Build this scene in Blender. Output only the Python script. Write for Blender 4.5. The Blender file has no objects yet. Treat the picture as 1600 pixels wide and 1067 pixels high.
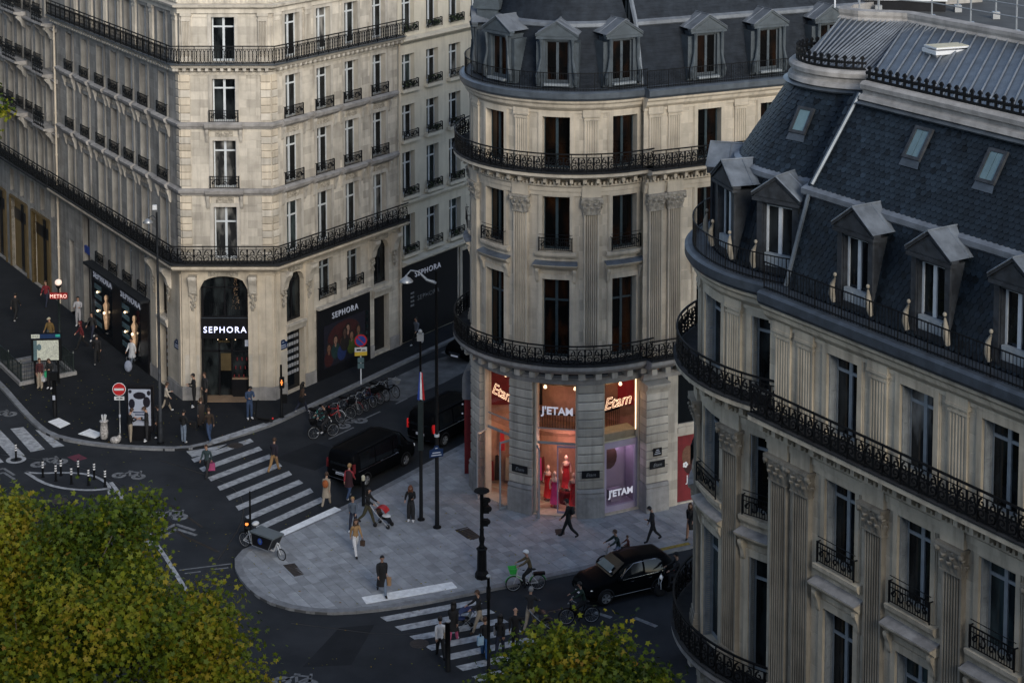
import bpy, bmesh, math, random
import numpy as np
from mathutils import Vector, Matrix
rnd = random.Random(7)
S = bpy.context.scene
COL = S.collection
R = math.radians

# ------------------------------------------------------------------ camera, sky, sun, exposure
cam_d = bpy.data.cameras.new('camera'); cam = bpy.data.objects.new('camera', cam_d); COL.objects.link(cam)
cam.location = (0, 0, 38.6); cam.rotation_euler = (R(90 - 5.24), 0, 0)
cam_d.sensor_width = 36; cam_d.lens = 66.375; cam_d.shift_y = -0.4362; cam_d.clip_end = 3000
S.camera = cam
SUN_EL, SUN_AZ = R(20.5), R(158)          # azimuth clockwise from +Y: behind the camera, to its right
world = bpy.data.worlds.new('World'); S.world = world; world.use_nodes = True
wn = world.node_tree; wn.nodes.clear()
sky_n = wn.nodes.new('ShaderNodeTexSky'); sky_n.sky_type = 'NISHITA'; sky_n.sun_disc = False
sky_n.sun_elevation = SUN_EL; sky_n.sun_rotation = SUN_AZ; sky_n.air_density = 1.0; sky_n.dust_density = 0.6; sky_n.ozone_density = 3.0
bg = wn.nodes.new('ShaderNodeBackground'); bg.inputs['Strength'].default_value = 0.09
wo = wn.nodes.new('ShaderNodeOutputWorld')
hs_n = wn.nodes.new('ShaderNodeHueSaturation'); hs_n.inputs['Saturation'].default_value = 0.72
wn.links.new(sky_n.outputs[0], hs_n.inputs['Color']); wn.links.new(hs_n.outputs[0], bg.inputs[0]); wn.links.new(bg.outputs[0], wo.inputs[0])
sun_d = bpy.data.lights.new('sun', 'SUN'); sun = bpy.data.objects.new('sun', sun_d); COL.objects.link(sun)
sun_d.energy = 1.5; sun_d.angle = R(28); sun_d.color = (1.0, 0.93, 0.82)
_sd = Vector((math.sin(SUN_AZ) * math.cos(SUN_EL), math.cos(SUN_AZ) * math.cos(SUN_EL), math.sin(SUN_EL)))
sun.rotation_euler = _sd.to_track_quat('Z', 'Y').to_euler(); sun.location = (60, -60, 80)
S.view_settings.view_transform = 'Standard'; S.view_settings.look = 'None'
S.view_settings.gamma = 1.0; S.view_settings.use_curve_mapping = False
S.view_settings.exposure = 1.3
S.render.engine = 'CYCLES'
S.cycles.max_bounces = 6; S.cycles.diffuse_bounces = 3; S.cycles.glossy_bounces = 3; S.cycles.transparent_max_bounces = 8
S.cycles.use_denoising = True

# ------------------------------------------------------------------ materials
MAT = {}
def _nd(nt, t, **kw):
    n = nt.nodes.new(t)
    for k, v in kw.items():
        if k in n.inputs: n.inputs[k].default_value = v
        else: setattr(n, k, v)
    return n
def mat(name, col, rough=0.8, var=0.15, scale=3.0, bump=0.0, metal=0.0, streak=0.0, emit=None, emit_s=0.0, spec=0.4, tint=0.0, coat=0.0, col2=None, bscale=None):
    """Principled surface with noise-mottled colour; streak adds vertical weathering; the face attribute 'tint' shifts single pieces."""
    m = bpy.data.materials.new(name); m.use_nodes = True; nt = m.node_tree
    b = nt.nodes['Principled BSDF']; L = nt.links.new
    b.inputs['Roughness'].default_value = rough; b.inputs['Metallic'].default_value = metal
    b.inputs['Specular IOR Level'].default_value = spec
    if coat: b.inputs['Coat Weight'].default_value = coat; b.inputs['Coat Roughness'].default_value = 0.08
    geo = _nd(nt, 'ShaderNodeNewGeometry')
    n1 = _nd(nt, 'ShaderNodeTexNoise', Scale=scale, Detail=6.0, Roughness=0.62); L(geo.outputs['Position'], n1.inputs['Vector'])
    c = Vector(col); lo = c * (1 - var * 1.6); hi = c * (1 + var)
    if col2 is not None: lo = Vector(col2); hi = c
    mx = _nd(nt, 'ShaderNodeMix', data_type='RGBA'); mx.inputs[6].default_value = (*lo, 1); mx.inputs[7].default_value = (*hi, 1)
    mr = _nd(nt, 'ShaderNodeMapRange'); mr.inputs[1].default_value = 0.3; mr.inputs[2].default_value = 0.7
    L(n1.outputs[0], mr.inputs[0]); L(mr.outputs[0], mx.inputs[0]); out = mx.outputs[2]
    if streak:
        mp = _nd(nt, 'ShaderNodeMapping'); mp.inputs['Scale'].default_value = (2.6, 2.6, 0.22); L(geo.outputs['Position'], mp.inputs[0])
        n2 = _nd(nt, 'ShaderNodeTexNoise', Scale=1.0, Detail=5.0, Roughness=0.6); L(mp.outputs[0], n2.inputs['Vector'])
        m2 = _nd(nt, 'ShaderNodeMapRange'); m2.inputs[1].default_value = 0.48; m2.inputs[2].default_value = 0.75
        m2.inputs[3].default_value = 0.0; m2.inputs[4].default_value = streak; L(n2.outputs[0], m2.inputs[0])
        x2 = _nd(nt, 'ShaderNodeMix', data_type='RGBA'); L(m2.outputs[0], x2.inputs[0]); L(out, x2.inputs[6])
        x2.inputs[7].default_value = (c[0] * 0.34, c[1] * 0.33, c[2] * 0.33, 1); out = x2.outputs[2]
    if tint:
        at = _nd(nt, 'ShaderNodeAttribute', attribute_name='tint')
        ma = _nd(nt, 'ShaderNodeMath', operation='MULTIPLY_ADD'); L(at.outputs['Fac'], ma.inputs[0]); ma.inputs[1].default_value = tint; ma.inputs[2].default_value = 1.0
        oi = _nd(nt, 'ShaderNodeObjectInfo')
        mb_ = _nd(nt, 'ShaderNodeMath', operation='MULTIPLY_ADD'); L(oi.outputs['Random'], mb_.inputs[0]); mb_.inputs[1].default_value = tint * 0.9; L(ma.outputs[0], mb_.inputs[2])
        sb = _nd(nt, 'ShaderNodeMath', operation='SUBTRACT'); L(mb_.outputs[0], sb.inputs[0]); sb.inputs[1].default_value = tint * 0.45
        vm = _nd(nt, 'ShaderNodeVectorMath', operation='SCALE'); L(out, vm.inputs[0]); L(sb.outputs[0], vm.inputs['Scale']); out = vm.outputs[0]
    L(out, b.inputs['Base Color'])
    if bump:
        n3 = _nd(nt, 'ShaderNodeTexNoise', Scale=bscale or scale * 9, Detail=4.0); L(geo.outputs['Position'], n3.inputs['Vector'])
        bp = _nd(nt, 'ShaderNodeBump', Strength=bump, Distance=0.02); L(n3.outputs[0], bp.inputs['Height']); L(bp.outputs[0], b.inputs['Normal'])
    if emit is not None:
        b.inputs['Emission Color'].default_value = (*emit, 1); b.inputs['Emission Strength'].default_value = emit_s
    MAT[name] = m; return m
mat('stone', (0.50, 0.455, 0.385), 0.85, 0.15, 0.9, 0.25, streak=0.6, tint=0.2)
mat('stone_old', (0.46, 0.425, 0.37), 0.88, 0.16, 1.1, 0.3, streak=0.75, tint=0.12)
mat('stone_warm', (0.54, 0.47, 0.37), 0.85, 0.14, 0.9, 0.25, streak=0.5, tint=0.16)
mat('stone_dull', (0.50, 0.435, 0.33), 0.88, 0.16, 1.0, 0.3, streak=0.7, tint=0.16)
mat('stone_street', (0.285, 0.27, 0.245), 0.88, 0.18, 1.0, 0.3, streak=0.85, tint=0.16)  # street-side shade painted into the stone colour, plus weathering streaks
mat('stone_soot', (0.27, 0.24, 0.19), 0.88, 0.18, 1.1, 0.3, streak=0.8, tint=0.14)
mat('zinc_dark', (0.055, 0.068, 0.085), 0.5, 0.25, 2.0, 0.1, metal=0.2, streak=0.4)
mat('stone_carved', (0.36, 0.325, 0.27), 0.9, 0.3, 5.0, 0.4, streak=0.5)
mat('stone_grey', (0.30, 0.285, 0.27), 0.88, 0.2, 1.6, 0.3, streak=0.5)
mat('stucco', (0.60, 0.545, 0.44), 0.9, 0.07, 0.8, 0.12, streak=0.3)
mat('granite', (0.24, 0.235, 0.23), 0.8, 0.2, 6.0, 0.2, tint=0.15)
mat('zinc', (0.10, 0.118, 0.138), 0.42, 0.2, 1.6, 0.08, metal=0.35, streak=0.35)
mat('zinc_light', (0.165, 0.182, 0.205), 0.45, 0.18, 2.0, 0.08, metal=0.25, streak=0.3)
mat('slate', (0.0085, 0.0135, 0.0195), 0.55, 0.2, 2.0, 0.2, streak=0.15, tint=0.7, spec=0.2)
mat('slate_far', (0.021, 0.026, 0.034), 0.7, 0.25, 2.4, 0.2, streak=0.25, spec=0.08)
mat('dormer_paint', (0.056, 0.070, 0.082), 0.55, 0.2, 2.5, 0.1, streak=0.3)
mat('dormer_dark', (0.026, 0.030, 0.036), 0.65, 0.4, 3.5, 0.2, streak=0.4)
mat('iron', (0.0055, 0.006, 0.007), 0.6, 0.2, 8.0, spec=0.15)
mat('balcony_floor', (0.03, 0.031, 0.033), 0.8, 0.3, 2.0, spec=0.2)
mat('iron_green', (0.016, 0.024, 0.024), 0.45, 0.2, 6.0)
mat('frame_white', (0.52, 0.55, 0.57), 0.5, 0.08, 4.0)
mat('frame_teal', (0.035, 0.055, 0.065), 0.45, 0.15, 5.0)
mat('frame_grey', (0.27, 0.30, 0.32), 0.5, 0.1, 4.0)
mat('shutter', (0.27, 0.285, 0.285), 0.6, 0.15, 4.0, streak=0.3)
mat('black_paint', (0.008, 0.008, 0.010), 0.35, 0.2, 3.0)
mat('asphalt', (0.038, 0.041, 0.046), 0.85, 0.22, 0.45, 0.35, col2=(0.020, 0.0225, 0.0255), bscale=30, spec=0.12)
mat('asphalt_walk', (0.023, 0.025, 0.028), 0.88, 0.2, 0.7, 0.3, col2=(0.015, 0.0165, 0.019), bscale=30, spec=0.12)
mat('cement', (0.16, 0.165, 0.17), 0.9, 0.4, 0.9, 0.3, col2=(0.055, 0.058, 0.062))
mat('slab', (0.29, 0.30, 0.312), 0.75, 0.16, 1.8, 0.2, tint=0.17)
mat('slab_joint', (0.075, 0.078, 0.082), 0.9)
mat('kerb', (0.20, 0.206, 0.215), 0.75, 0.2, 3.0, 0.2, tint=0.25)
mat('paint', (0.52, 0.53, 0.54), 0.75, 0.2, 3.5, 0.15, col2=(0.17, 0.175, 0.18))
mat('paint_worn', (0.23, 0.235, 0.24), 0.8, 0.3, 5.0, col2=(0.08, 0.083, 0.087))
mat('tactile', (0.80, 0.81, 0.81), 0.7, 0.12, 5.0)
mat('red_paint', (0.16, 0.022, 0.045), 0.8, 0.3, 5.0, col2=(0.07, 0.03, 0.04))
mat('yellow_paint', (0.26, 0.19, 0.04), 0.8, 0.3, 6.0)
mat('rust_grate', (0.042, 0.034, 0.03), 0.7, 0.3, 9.0)
mat('bark', (0.10, 0.085, 0.065), 0.9, 0.3, 3.0, 0.5)
mat('white', (0.72, 0.73, 0.74), 0.5, 0.05)
mat('red', (0.42, 0.02, 0.022), 0.4, 0.1)
mat('blue', (0.025, 0.06, 0.28), 0.4, 0.1)
mat('plate_blue', (0.012, 0.03, 0.085), 0.35, 0.1)
mat('green', (0.04, 0.42, 0.075), 0.4, 0.08)
mat('teal', (0.03, 0.30, 0.24), 0.4, 0.1)
mat('yellow', (0.6, 0.42, 0.05), 0.5, 0.1)
mat('chrome', (0.55, 0.56, 0.58), 0.22, 0.05, metal=1.0)
mat('rubber', (0.012, 0.012, 0.013), 0.8, 0.1)
mat('car_black', (0.0045, 0.005, 0.006), 0.35, 0.1, spec=0.018)
mat('car_glass', (0.006, 0.008, 0.010), 0.08, 0.1, spec=0.4)
mat('light_red', (0.5, 0.02, 0.02), 0.3, emit=(1, 0.03, 0.03), emit_s=0.10)
mat('lamp_globe', (0.6, 0.55, 0.5), 0.3, emit=(1, 0.70, 0.55), emit_s=0.28)
mat('metro_red', (0.20, 0.012, 0.012), 0.4, emit=(1, 0.05, 0.04), emit_s=0.03)
mat('metro_letters', (0.8, 0.7, 0.65), 0.4, emit=(1, 0.55, 0.42), emit_s=0.35)
mat('sign_white', (0.7, 0.72, 0.8), 0.4, emit=(0.60, 0.64, 1.0), emit_s=0.75)
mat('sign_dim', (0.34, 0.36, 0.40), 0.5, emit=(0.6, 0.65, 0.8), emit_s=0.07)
mat('zinc_mid', (0.145, 0.165, 0.19), 0.5, 0.25, 2.0, 0.1, metal=0.2, streak=0.4)
mat('letter_white', (0.7, 0.7, 0.72), 0.5, emit=(0.85, 0.85, 1.0), emit_s=0.13)  # faint glow added to plain white letters to brighten them
mat('shelf_pale', (0.30, 0.31, 0.33), 0.6, 0.2, 4.0)
mat('sign_blue', (0.1, 0.15, 0.7), 0.4, emit=(0.15, 0.25, 1.0), emit_s=1.2)
mat('neon', (1, 0.85, 0.7), 0.3, emit=(1.0, 0.64, 0.40), emit_s=1.5)
mat('warm_bulb', (1, 0.8, 0.6), 0.3, emit=(1.0, 0.74, 0.45), emit_s=1.2)
mat('warm_display', (0.5, 0.34, 0.22), 0.5, 0.4, 5.0, emit=(1.0, 0.58, 0.30), emit_s=0.07)
mat('amber_light', (1, 0.4, 0.1), 0.3, emit=(1.0, 0.24, 0.05), emit_s=0.6)
mat('headlight', (0.7, 0.72, 0.75), 0.1, emit=(0.9, 0.95, 1.0), emit_s=0.06)
mat('salmon', (0.44, 0.26, 0.18), 0.8, 0.25, 1.2)
mat('shop_floor', (0.45, 0.33, 0.25), 0.5, 0.12, 2.0)
mat('lilac', (0.40, 0.34, 0.44), 0.55, 0.06)
mat('dark_red', (0.16, 0.012, 0.016), 0.6, 0.15)
mat('pink', (0.62, 0.05, 0.22), 0.6, 0.15)
mat('gown_red', (0.50, 0.02, 0.03), 0.6, 0.15)
mat('mannequin', (0.62, 0.47, 0.40), 0.5, 0.05)
mat('wood_table', (0.28, 0.19, 0.12), 0.6, 0.15)
mat('dark_int', (0.018, 0.016, 0.015), 0.9, 0.2)
mat('amber_int', (0.10, 0.055, 0.025), 0.9, 0.35, 1.2, emit=(1.0, 0.45, 0.12), emit_s=0.045)
mat('gold_lit', (0.035, 0.025, 0.011), 0.6, 0.5, 1.5, emit=(1.0, 0.66, 0.22), emit_s=0.012)
mat('map_paper', (0.50, 0.52, 0.44), 0.6, 0.2, 9.0)
mat('poster_pale', (0.36, 0.39, 0.47), 0.5, 0.06)
mat('poster_dark', (0.015, 0.014, 0.022), 0.4, 0.1)
mat('cardboard', (0.36, 0.22, 0.12), 0.85, 0.1)
mat('clear_bag', (0.42, 0.40, 0.38), 0.25, 0.5, 14.0)
mat('flower_pink', (0.55, 0.30, 0.30), 0.8, 0.3, 16.0)
mat('box_lid', (0.11, 0.13, 0.14), 0.5, 0.08)
mat('grey_metal', (0.30, 0.31, 0.32), 0.4, 0.08, metal=0.5)
mat('plant', (0.035, 0.05, 0.022), 0.85, 0.3, 9.0)
mat('louvre_glass', (0.10, 0.16, 0.175), 0.12, 0.2, 1.0, spec=0.7)
mat('terrace', (0.06, 0.062, 0.062), 0.9, 0.2, 1.0)
mat('skylight_cream', (0.50, 0.46, 0.33), 0.7, 0.1)
mat('sky_pale', (0.55, 0.56, 0.57), 0.5, 0.05)
mat('rail_pale', (0.22, 0.235, 0.25), 0.5, 0.08)

def leaf_mat(name, ramp):
    m = bpy.data.materials.new(name); m.use_nodes = True; nt = m.node_tree; b = nt.nodes['Principled BSDF']
    at = _nd(nt, 'ShaderNodeAttribute', attribute_name='tint'); cr = _nd(nt, 'ShaderNodeValToRGB')
    el = cr.color_ramp.elements
    while len(el) < len(ramp): el.new(0.5)
    for e, (p, c) in zip(el, ramp): e.position = p; e.color = (*c, 1)
    nt.links.new(at.outputs['Fac'], cr.inputs[0]); nt.links.new(cr.outputs[0], b.inputs['Base Color'])
    b.inputs['Roughness'].default_value = 0.6; b.inputs['Specular IOR Level'].default_value = 0.25
    tr = _nd(nt, 'ShaderNodeBsdfTranslucent'); nt.links.new(cr.outputs[0], tr.inputs[0])
    ms = _nd(nt, 'ShaderNodeMixShader'); ms.inputs[0].default_value = 0.3
    nt.links.new(b.outputs[0], ms.inputs[1]); nt.links.new(tr.outputs[0], ms.inputs[2]); nt.links.new(ms.outputs[0], nt.nodes['Material Output'].inputs[0])
    MAT[name] = m
leaf_mat('leaf', [(0.0, (0.022, 0.045, 0.004)), (0.35, (0.080, 0.118, 0.008)), (0.66, (0.175, 0.19, 0.010)), (0.92, (0.27, 0.215, 0.016)), (0.995, (0.20, 0.09, 0.02))])
def glass_mat(name, tint=(1, 1, 1), refl=0.12):
    m = bpy.data.materials.new(name); m.use_nodes = True; nt = m.node_tree; nt.nodes.remove(nt.nodes['Principled BSDF'])
    t = _nd(nt, 'ShaderNodeBsdfTransparent'); t.inputs[0].default_value = (*tint, 1)
    g = _nd(nt, 'ShaderNodeBsdfGlossy'); g.inputs['Roughness'].default_value = 0.03
    lw = _nd(nt, 'ShaderNodeLayerWeight'); lw.inputs[0].default_value = .5; pw = _nd(nt, 'ShaderNodeMath', operation='POWER'); pw.inputs[1].default_value = 4.0
    fr = _nd(nt, 'ShaderNodeMath', operation='MULTIPLY_ADD'); fr.inputs[1].default_value = .7; fr.inputs[2].default_value = .03
    ms = _nd(nt, 'ShaderNodeMixShader'); L = nt.links.new
    L(lw.outputs['Facing'], pw.inputs[0]); L(pw.outputs[0], fr.inputs[0]); L(fr.outputs[0], ms.inputs[0]); L(t.outputs[0], ms.inputs[1]); L(g.outputs[0], ms.inputs[2]); L(ms.outputs[0], nt.nodes['Material Output'].inputs[0])
    MAT[name] = m
glass_mat('shop_glass', (0.88, 0.86, 0.86))
def pane_mat(name, a, b_, emit, es):
    """window glass over a dim room: noise in object space gives curtains and dark room, no two panes alike"""
    m = bpy.data.materials.new(name); m.use_nodes = True; nt = m.node_tree; b = nt.nodes['Principled BSDF']; L = nt.links.new
    geo = _nd(nt, 'ShaderNodeNewGeometry'); mp = _nd(nt, 'ShaderNodeMapping'); mp.inputs['Scale'].default_value = (1.3, 1.3, 0.5); L(geo.outputs['Position'], mp.inputs[0])
    n = _nd(nt, 'ShaderNodeTexNoise', Scale=1.2, Detail=3.0); L(mp.outputs[0], n.inputs['Vector'])
    mr = _nd(nt, 'ShaderNodeMapRange'); mr.inputs[1].default_value = 0.45; mr.inputs[2].default_value = 0.68; L(n.outputs[0], mr.inputs[0])
    mx = _nd(nt, 'ShaderNodeMix', data_type='RGBA'); mx.inputs[6].default_value = (*a, 1); mx.inputs[7].default_value = (*b_, 1); L(mr.outputs[0], mx.inputs[0]); L(mx.outputs[2], b.inputs['Base Color'])
    b.inputs['Roughness'].default_value = 0.07; b.inputs['Specular IOR Level'].default_value = 0.28
    if es:
        em = _nd(nt, 'ShaderNodeMath', operation='MULTIPLY'); L(mr.outputs[0], em.inputs[0]); em.inputs[1].default_value = es
        b.inputs['Emission Color'].default_value = (*emit, 1); L(em.outputs[0], b.inputs['Emission Strength'])
    MAT[name] = m
pane_mat('pane', (0.004, 0.005, 0.006), (0.030, 0.036, 0.038), (0, 0, 0), 0)
pane_mat('pane_teal', (0.010, 0.016, 0.018), (0.05, 0.075, 0.078), (0, 0, 0), 0)
pane_mat('pane_curtain', (0.02, 0.021, 0.022), (0.24, 0.235, 0.22), (0, 0, 0), 0)
pane_mat('pane_warm', (0.003, 0.003, 0.003), (0.010, 0.0055, 0.0035), (1.0, 0.36, 0.12), 0.0028)
def poster_mat(name, cols):
    m = mat(name, (0.02, 0.01, 0.01), 0.5); return m

# ------------------------------------------------------------------ object helpers
WM = {}
def tag(o, label=None, cat=None, group=None, kind=None):
    if label: o['label'] = label
    if cat: o['category'] = cat
    if group: o['group'] = group
    if kind: o['kind'] = kind
    return o
def put(o, parent=None, world=None):
    world = world if world is not None else Matrix.Identity(4)
    COL.objects.link(o)
    if parent is not None:
        o.parent = parent; o.matrix_parent_inverse = WM[parent].inverted()
    o.matrix_basis = world; WM[o] = world.copy(); return o
def empty(name, loc, rz=0.0, label=None, cat=None, group=None):
    o = bpy.data.objects.new(name, None); o.empty_display_size = 0.3
    put(o, None, Matrix.Translation(Vector(loc)) @ Matrix.Rotation(rz, 4, 'Z')); tag(o, label, cat, group); return o
def obj(name, me, parent=None, world=None, mats=None):
    o = bpy.data.objects.new(name, me); put(o, parent, world)
    if mats:
        for i, mn in enumerate(mats):
            o.material_slots[i].link = 'OBJECT'; o.material_slots[i].material = MAT[mn]
    return o
def copy_tree(o, root=True, parent=None, world=None):
    """copy of a thing with its parts and sub-parts (shared mesh data)"""
    c = o.copy(); COL.objects.link(c)
    if root: c.parent = None; c.matrix_basis = world; WM[c] = world.copy()
    else: c.parent = parent; WM[c] = WM.get(o, Matrix.Identity(4))
    for ch in KIDS.get(o, []): 
        k = copy_tree(ch, False, c); KIDS.setdefault(c, []).append(k)
    return c
KIDS = {}
def child(name, me, parent, world=None, mats=None):
    """part authored in its parent's local space"""
    o = bpy.data.objects.new(name, me); COL.objects.link(o); o.parent = parent
    if world is not None: o.matrix_basis = world
    WM[o] = WM[parent] @ (world if world is not None else Matrix.Identity(4))
    KIDS.setdefault(parent, []).append(o)
    if mats:
        for i, mn in enumerate(mats):
            o.material_slots[i].link = 'OBJECT'; o.material_slots[i].material = MAT[mn]
    return o

class MB:
    """collects shapes into one mesh"""
    def __init__(s): s.v = []; s.f = []; s.m = []; s.t = []; s.cur = 0; s.tint = 0.0
    def add(s, vs, fs):
        k = len(s.v); s.v.extend([tuple(p) for p in vs])
        for f in fs: s.f.append(tuple(i + k for i in f)); s.m.append(s.cur); s.t.append(s.tint)
    def box(s, x0, x1, y0, y1, z0, z1):
        s.add([(x0, y0, z0), (x1, y0, z0), (x1, y1, z0), (x0, y1, z0), (x0, y0, z1), (x1, y0, z1), (x1, y1, z1), (x0, y1, z1)],
              [(0, 3, 2, 1), (4, 5, 6, 7), (0, 1, 5, 4), (1, 2, 6, 5), (2, 3, 7, 6), (3, 0, 4, 7)])
    def boxm(s, M, sx, sy, sz):
        vs = [M @ Vector((a * sx / 2, b * sy / 2, c * sz / 2)) for c in (-1, 1) for a, b in ((-1, -1), (1, -1), (1, 1), (-1, 1))]
        s.add(vs, [(0, 3, 2, 1), (4, 5, 6, 7), (0, 1, 5, 4), (1, 2, 6, 5), (2, 3, 7, 6), (3, 0, 4, 7)])
    def prism(s, poly, y0, y1):
        """polygon in (x,z) extruded along y"""
        n = len(poly)
        vs = [(x, y0, z) for x, z in poly] + [(x, y1, z) for x, z in poly]
        s.add(vs, [tuple(range(n)), tuple(range(2 * n - 1, n - 1, -1))] + [(i + n, (i + 1) % n + n, (i + 1) % n, i) for i in range(n)])
    def prismz(s, poly, z0, z1):
        n = len(poly)
        vs = [(x, y, z0) for x, y in poly] + [(x, y, z1) for x, y in poly]
        s.add(vs, [tuple(range(n - 1, -1, -1)), tuple(range(n, 2 * n))] + [(i, (i + 1) % n, (i + 1) % n + n, i + n) for i in range(n)])
    def tube(s, pts, r, n=6, closed=False, caps=True):
        pts = [Vector(p) for p in pts]; N = len(pts); rr = r if isinstance(r, (list, tuple)) else [r] * N
        rings = []; up = None
        for i, p in enumerate(pts):
            a = pts[i - 1] if (i or closed) else p; b = pts[(i + 1) % N] if (i < N - 1 or closed) else p
            d = (b - a).normalized() if (b - a).length > 1e-9 else Vector((0, 0, 1))
            if up is None: up = Vector((0, 0, 1)) if abs(d.z) < 0.9 else Vector((1, 0, 0))
            x = d.cross(up)
            if x.length < 1e-6: x = d.orthogonal()
            x.normalize(); y = x.cross(d).normalized(); up = y
            rings.append([p + (x * math.cos(t) + y * math.sin(t)) * rr[i] for t in [2 * math.pi * k / n for k in range(n)]])
        vs = [q for rg in rings for q in rg]; fs = []
        for i in range(N if closed else N - 1):
            j = (i + 1) % N
            for k in range(n): fs.append((i * n + k, j * n + k, j * n + (k + 1) % n, i * n + (k + 1) % n)[::-1])
        if caps and not closed: fs += [tuple(range(n)), tuple(range((N - 1) * n, N * n))[::-1]]
        s.add(vs, fs)
    def lathe(s, prof, n=12, c=(0, 0, 0), square=False):
        vs = []; fs = []; ph = math.pi / n if square else 0
        for r, z in prof:
            for k in range(n):
                t = 2 * math.pi * k / n + ph; vs.append((c[0] + r * math.cos(t), c[1] + r * math.sin(t), c[2] + z))
        for i in range(len(prof) - 1):
            for k in range(n): fs.append((i * n + k, i * n + (k + 1) % n, (i + 1) * n + (k + 1) % n, (i + 1) * n + k))
        fs.append(tuple(range(n))[::-1]); fs.append(tuple(range((len(prof) - 1) * n, len(prof) * n)))
        s.add(vs, fs)
    def ball(s, c, rx, ry=None, rz=None, n=8, m=6):
        ry = ry or rx; rz = rz or rx; vs = [(c[0], c[1], c[2] - rz)]; fs = []
        for i in range(1, m):
            a = math.pi * i / m - math.pi / 2
            for k in range(n):
                t = 2 * math.pi * k / n; vs.append((c[0] + rx * math.cos(a) * math.cos(t), c[1] + ry * math.cos(a) * math.sin(t), c[2] + rz * math.sin(a)))
        vs.append((c[0], c[1], c[2] + rz)); top = len(vs) - 1
        for k in range(n):
            fs.append((0, 1 + (k + 1) % n, 1 + k)); fs.append((top, 1 + (m - 2) * n + k, 1 + (m - 2) * n + (k + 1) % n))
            for i in range(m - 2): fs.append((1 + i * n + k, 1 + i * n + (k + 1) % n, 1 + (i + 1) * n + (k + 1) % n, 1 + (i + 1) * n + k))
        s.add(vs, fs)
    def mesh(s, name, mats, smooth=False):
        me = bpy.data.meshes.new(name); me.from_pydata(s.v, [], s.f)
        for mn in (mats if isinstance(mats, (list, tuple)) else [mats]): me.materials.append(MAT[mn])
        if len(me.polygons) == len(s.m):
            me.polygons.foreach_set('material_index', s.m)
            if any(s.t):
                a = me.attributes.new('tint', 'FLOAT', 'FACE'); a.data.foreach_set('value', s.t)
        if smooth: me.polygons.foreach_set('use_smooth', [True] * len(me.polygons))
        me.update(); return me
    def build(s, name, mats, parent=None, smooth=False, world=None):
        return obj(name, s.mesh(name, mats, smooth), parent, world)
    def part(s, name, mats, parent, smooth=False, world=None):
        return child(name, s.mesh(name, mats, smooth), parent, world)

class Path:
    """a plan line; the outside lies to the right of the way it runs"""
    def __init__(s, pts):
        s.p = [Vector(p) for p in pts]; s.s = [0.0]
        for a, b in zip(s.p, s.p[1:]): s.s.append(s.s[-1] + (b - a).length)
        s.L = s.s[-1]; s.tn = [(b - a).normalized() for a, b in zip(s.p, s.p[1:])]
        s.nm = [Vector((t.y, -t.x)) for t in s.tn]
    def seg(s, x):
        for i in range(len(s.tn)):
            if x <= s.s[i + 1] + 1e-9: return i
        return len(s.tn) - 1
    def at(s, x, o=0.0):
        i = s.seg(x); p = s.p[i] + s.tn[i] * (x - s.s[i])
        for k in (i, i + 1):                      # exactly on a vertex: mitre
            if 0 < k < len(s.p) - 1 and abs(x - s.s[k]) < 1e-6:
                a, b = s.nm[k - 1], s.nm[k]; m = (a + b).normalized(); return s.p[k] + m * (o / max(0.35, m.dot(a)))
        return p + s.nm[i] * o
    def ang(s, x): t = s.tn[s.seg(x)]; return math.atan2(t.y, t.x)
    def stations(s, a, b): return [a] + [q for q in s.s if a + 1e-4 < q < b - 1e-4] + [b]
    def M(s, x, o, z):
        """frame on the facade: x along it, y inward, z up"""
        p = s.at(x + 1e-5, o); return Matrix.Translation((p.x, p.y, z)) @ Matrix.Rotation(s.ang(x), 4, 'Z')
def sweep(mb, P, a, b, prof, closed=True, caps=True):
    """profile [(out, z)] run along the path from a to b"""
    st = P.stations(a, b); n = len(prof); vs = []; fs = []
    for q in st:
        for o, z in prof:
            p = P.at(q, o); vs.append((p.x, p.y, z))
    for i in range(len(st) - 1):
        for k in range(n if closed else n - 1):
            k2 = (k + 1) % n; fs.append((i * n + k, i * n + k2, (i + 1) * n + k2, (i + 1) * n + k))
    if caps and closed: fs += [tuple(range(n))[::-1], tuple(range((len(st) - 1) * n, len(st) * n))]
    mb.add(vs, fs)
def pbox(mb, P, a, b, z0, z1, o0, o1): sweep(mb, P, a, b, [(o0, z0), (o1, z0), (o1, z1), (o0, z1)])
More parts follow.
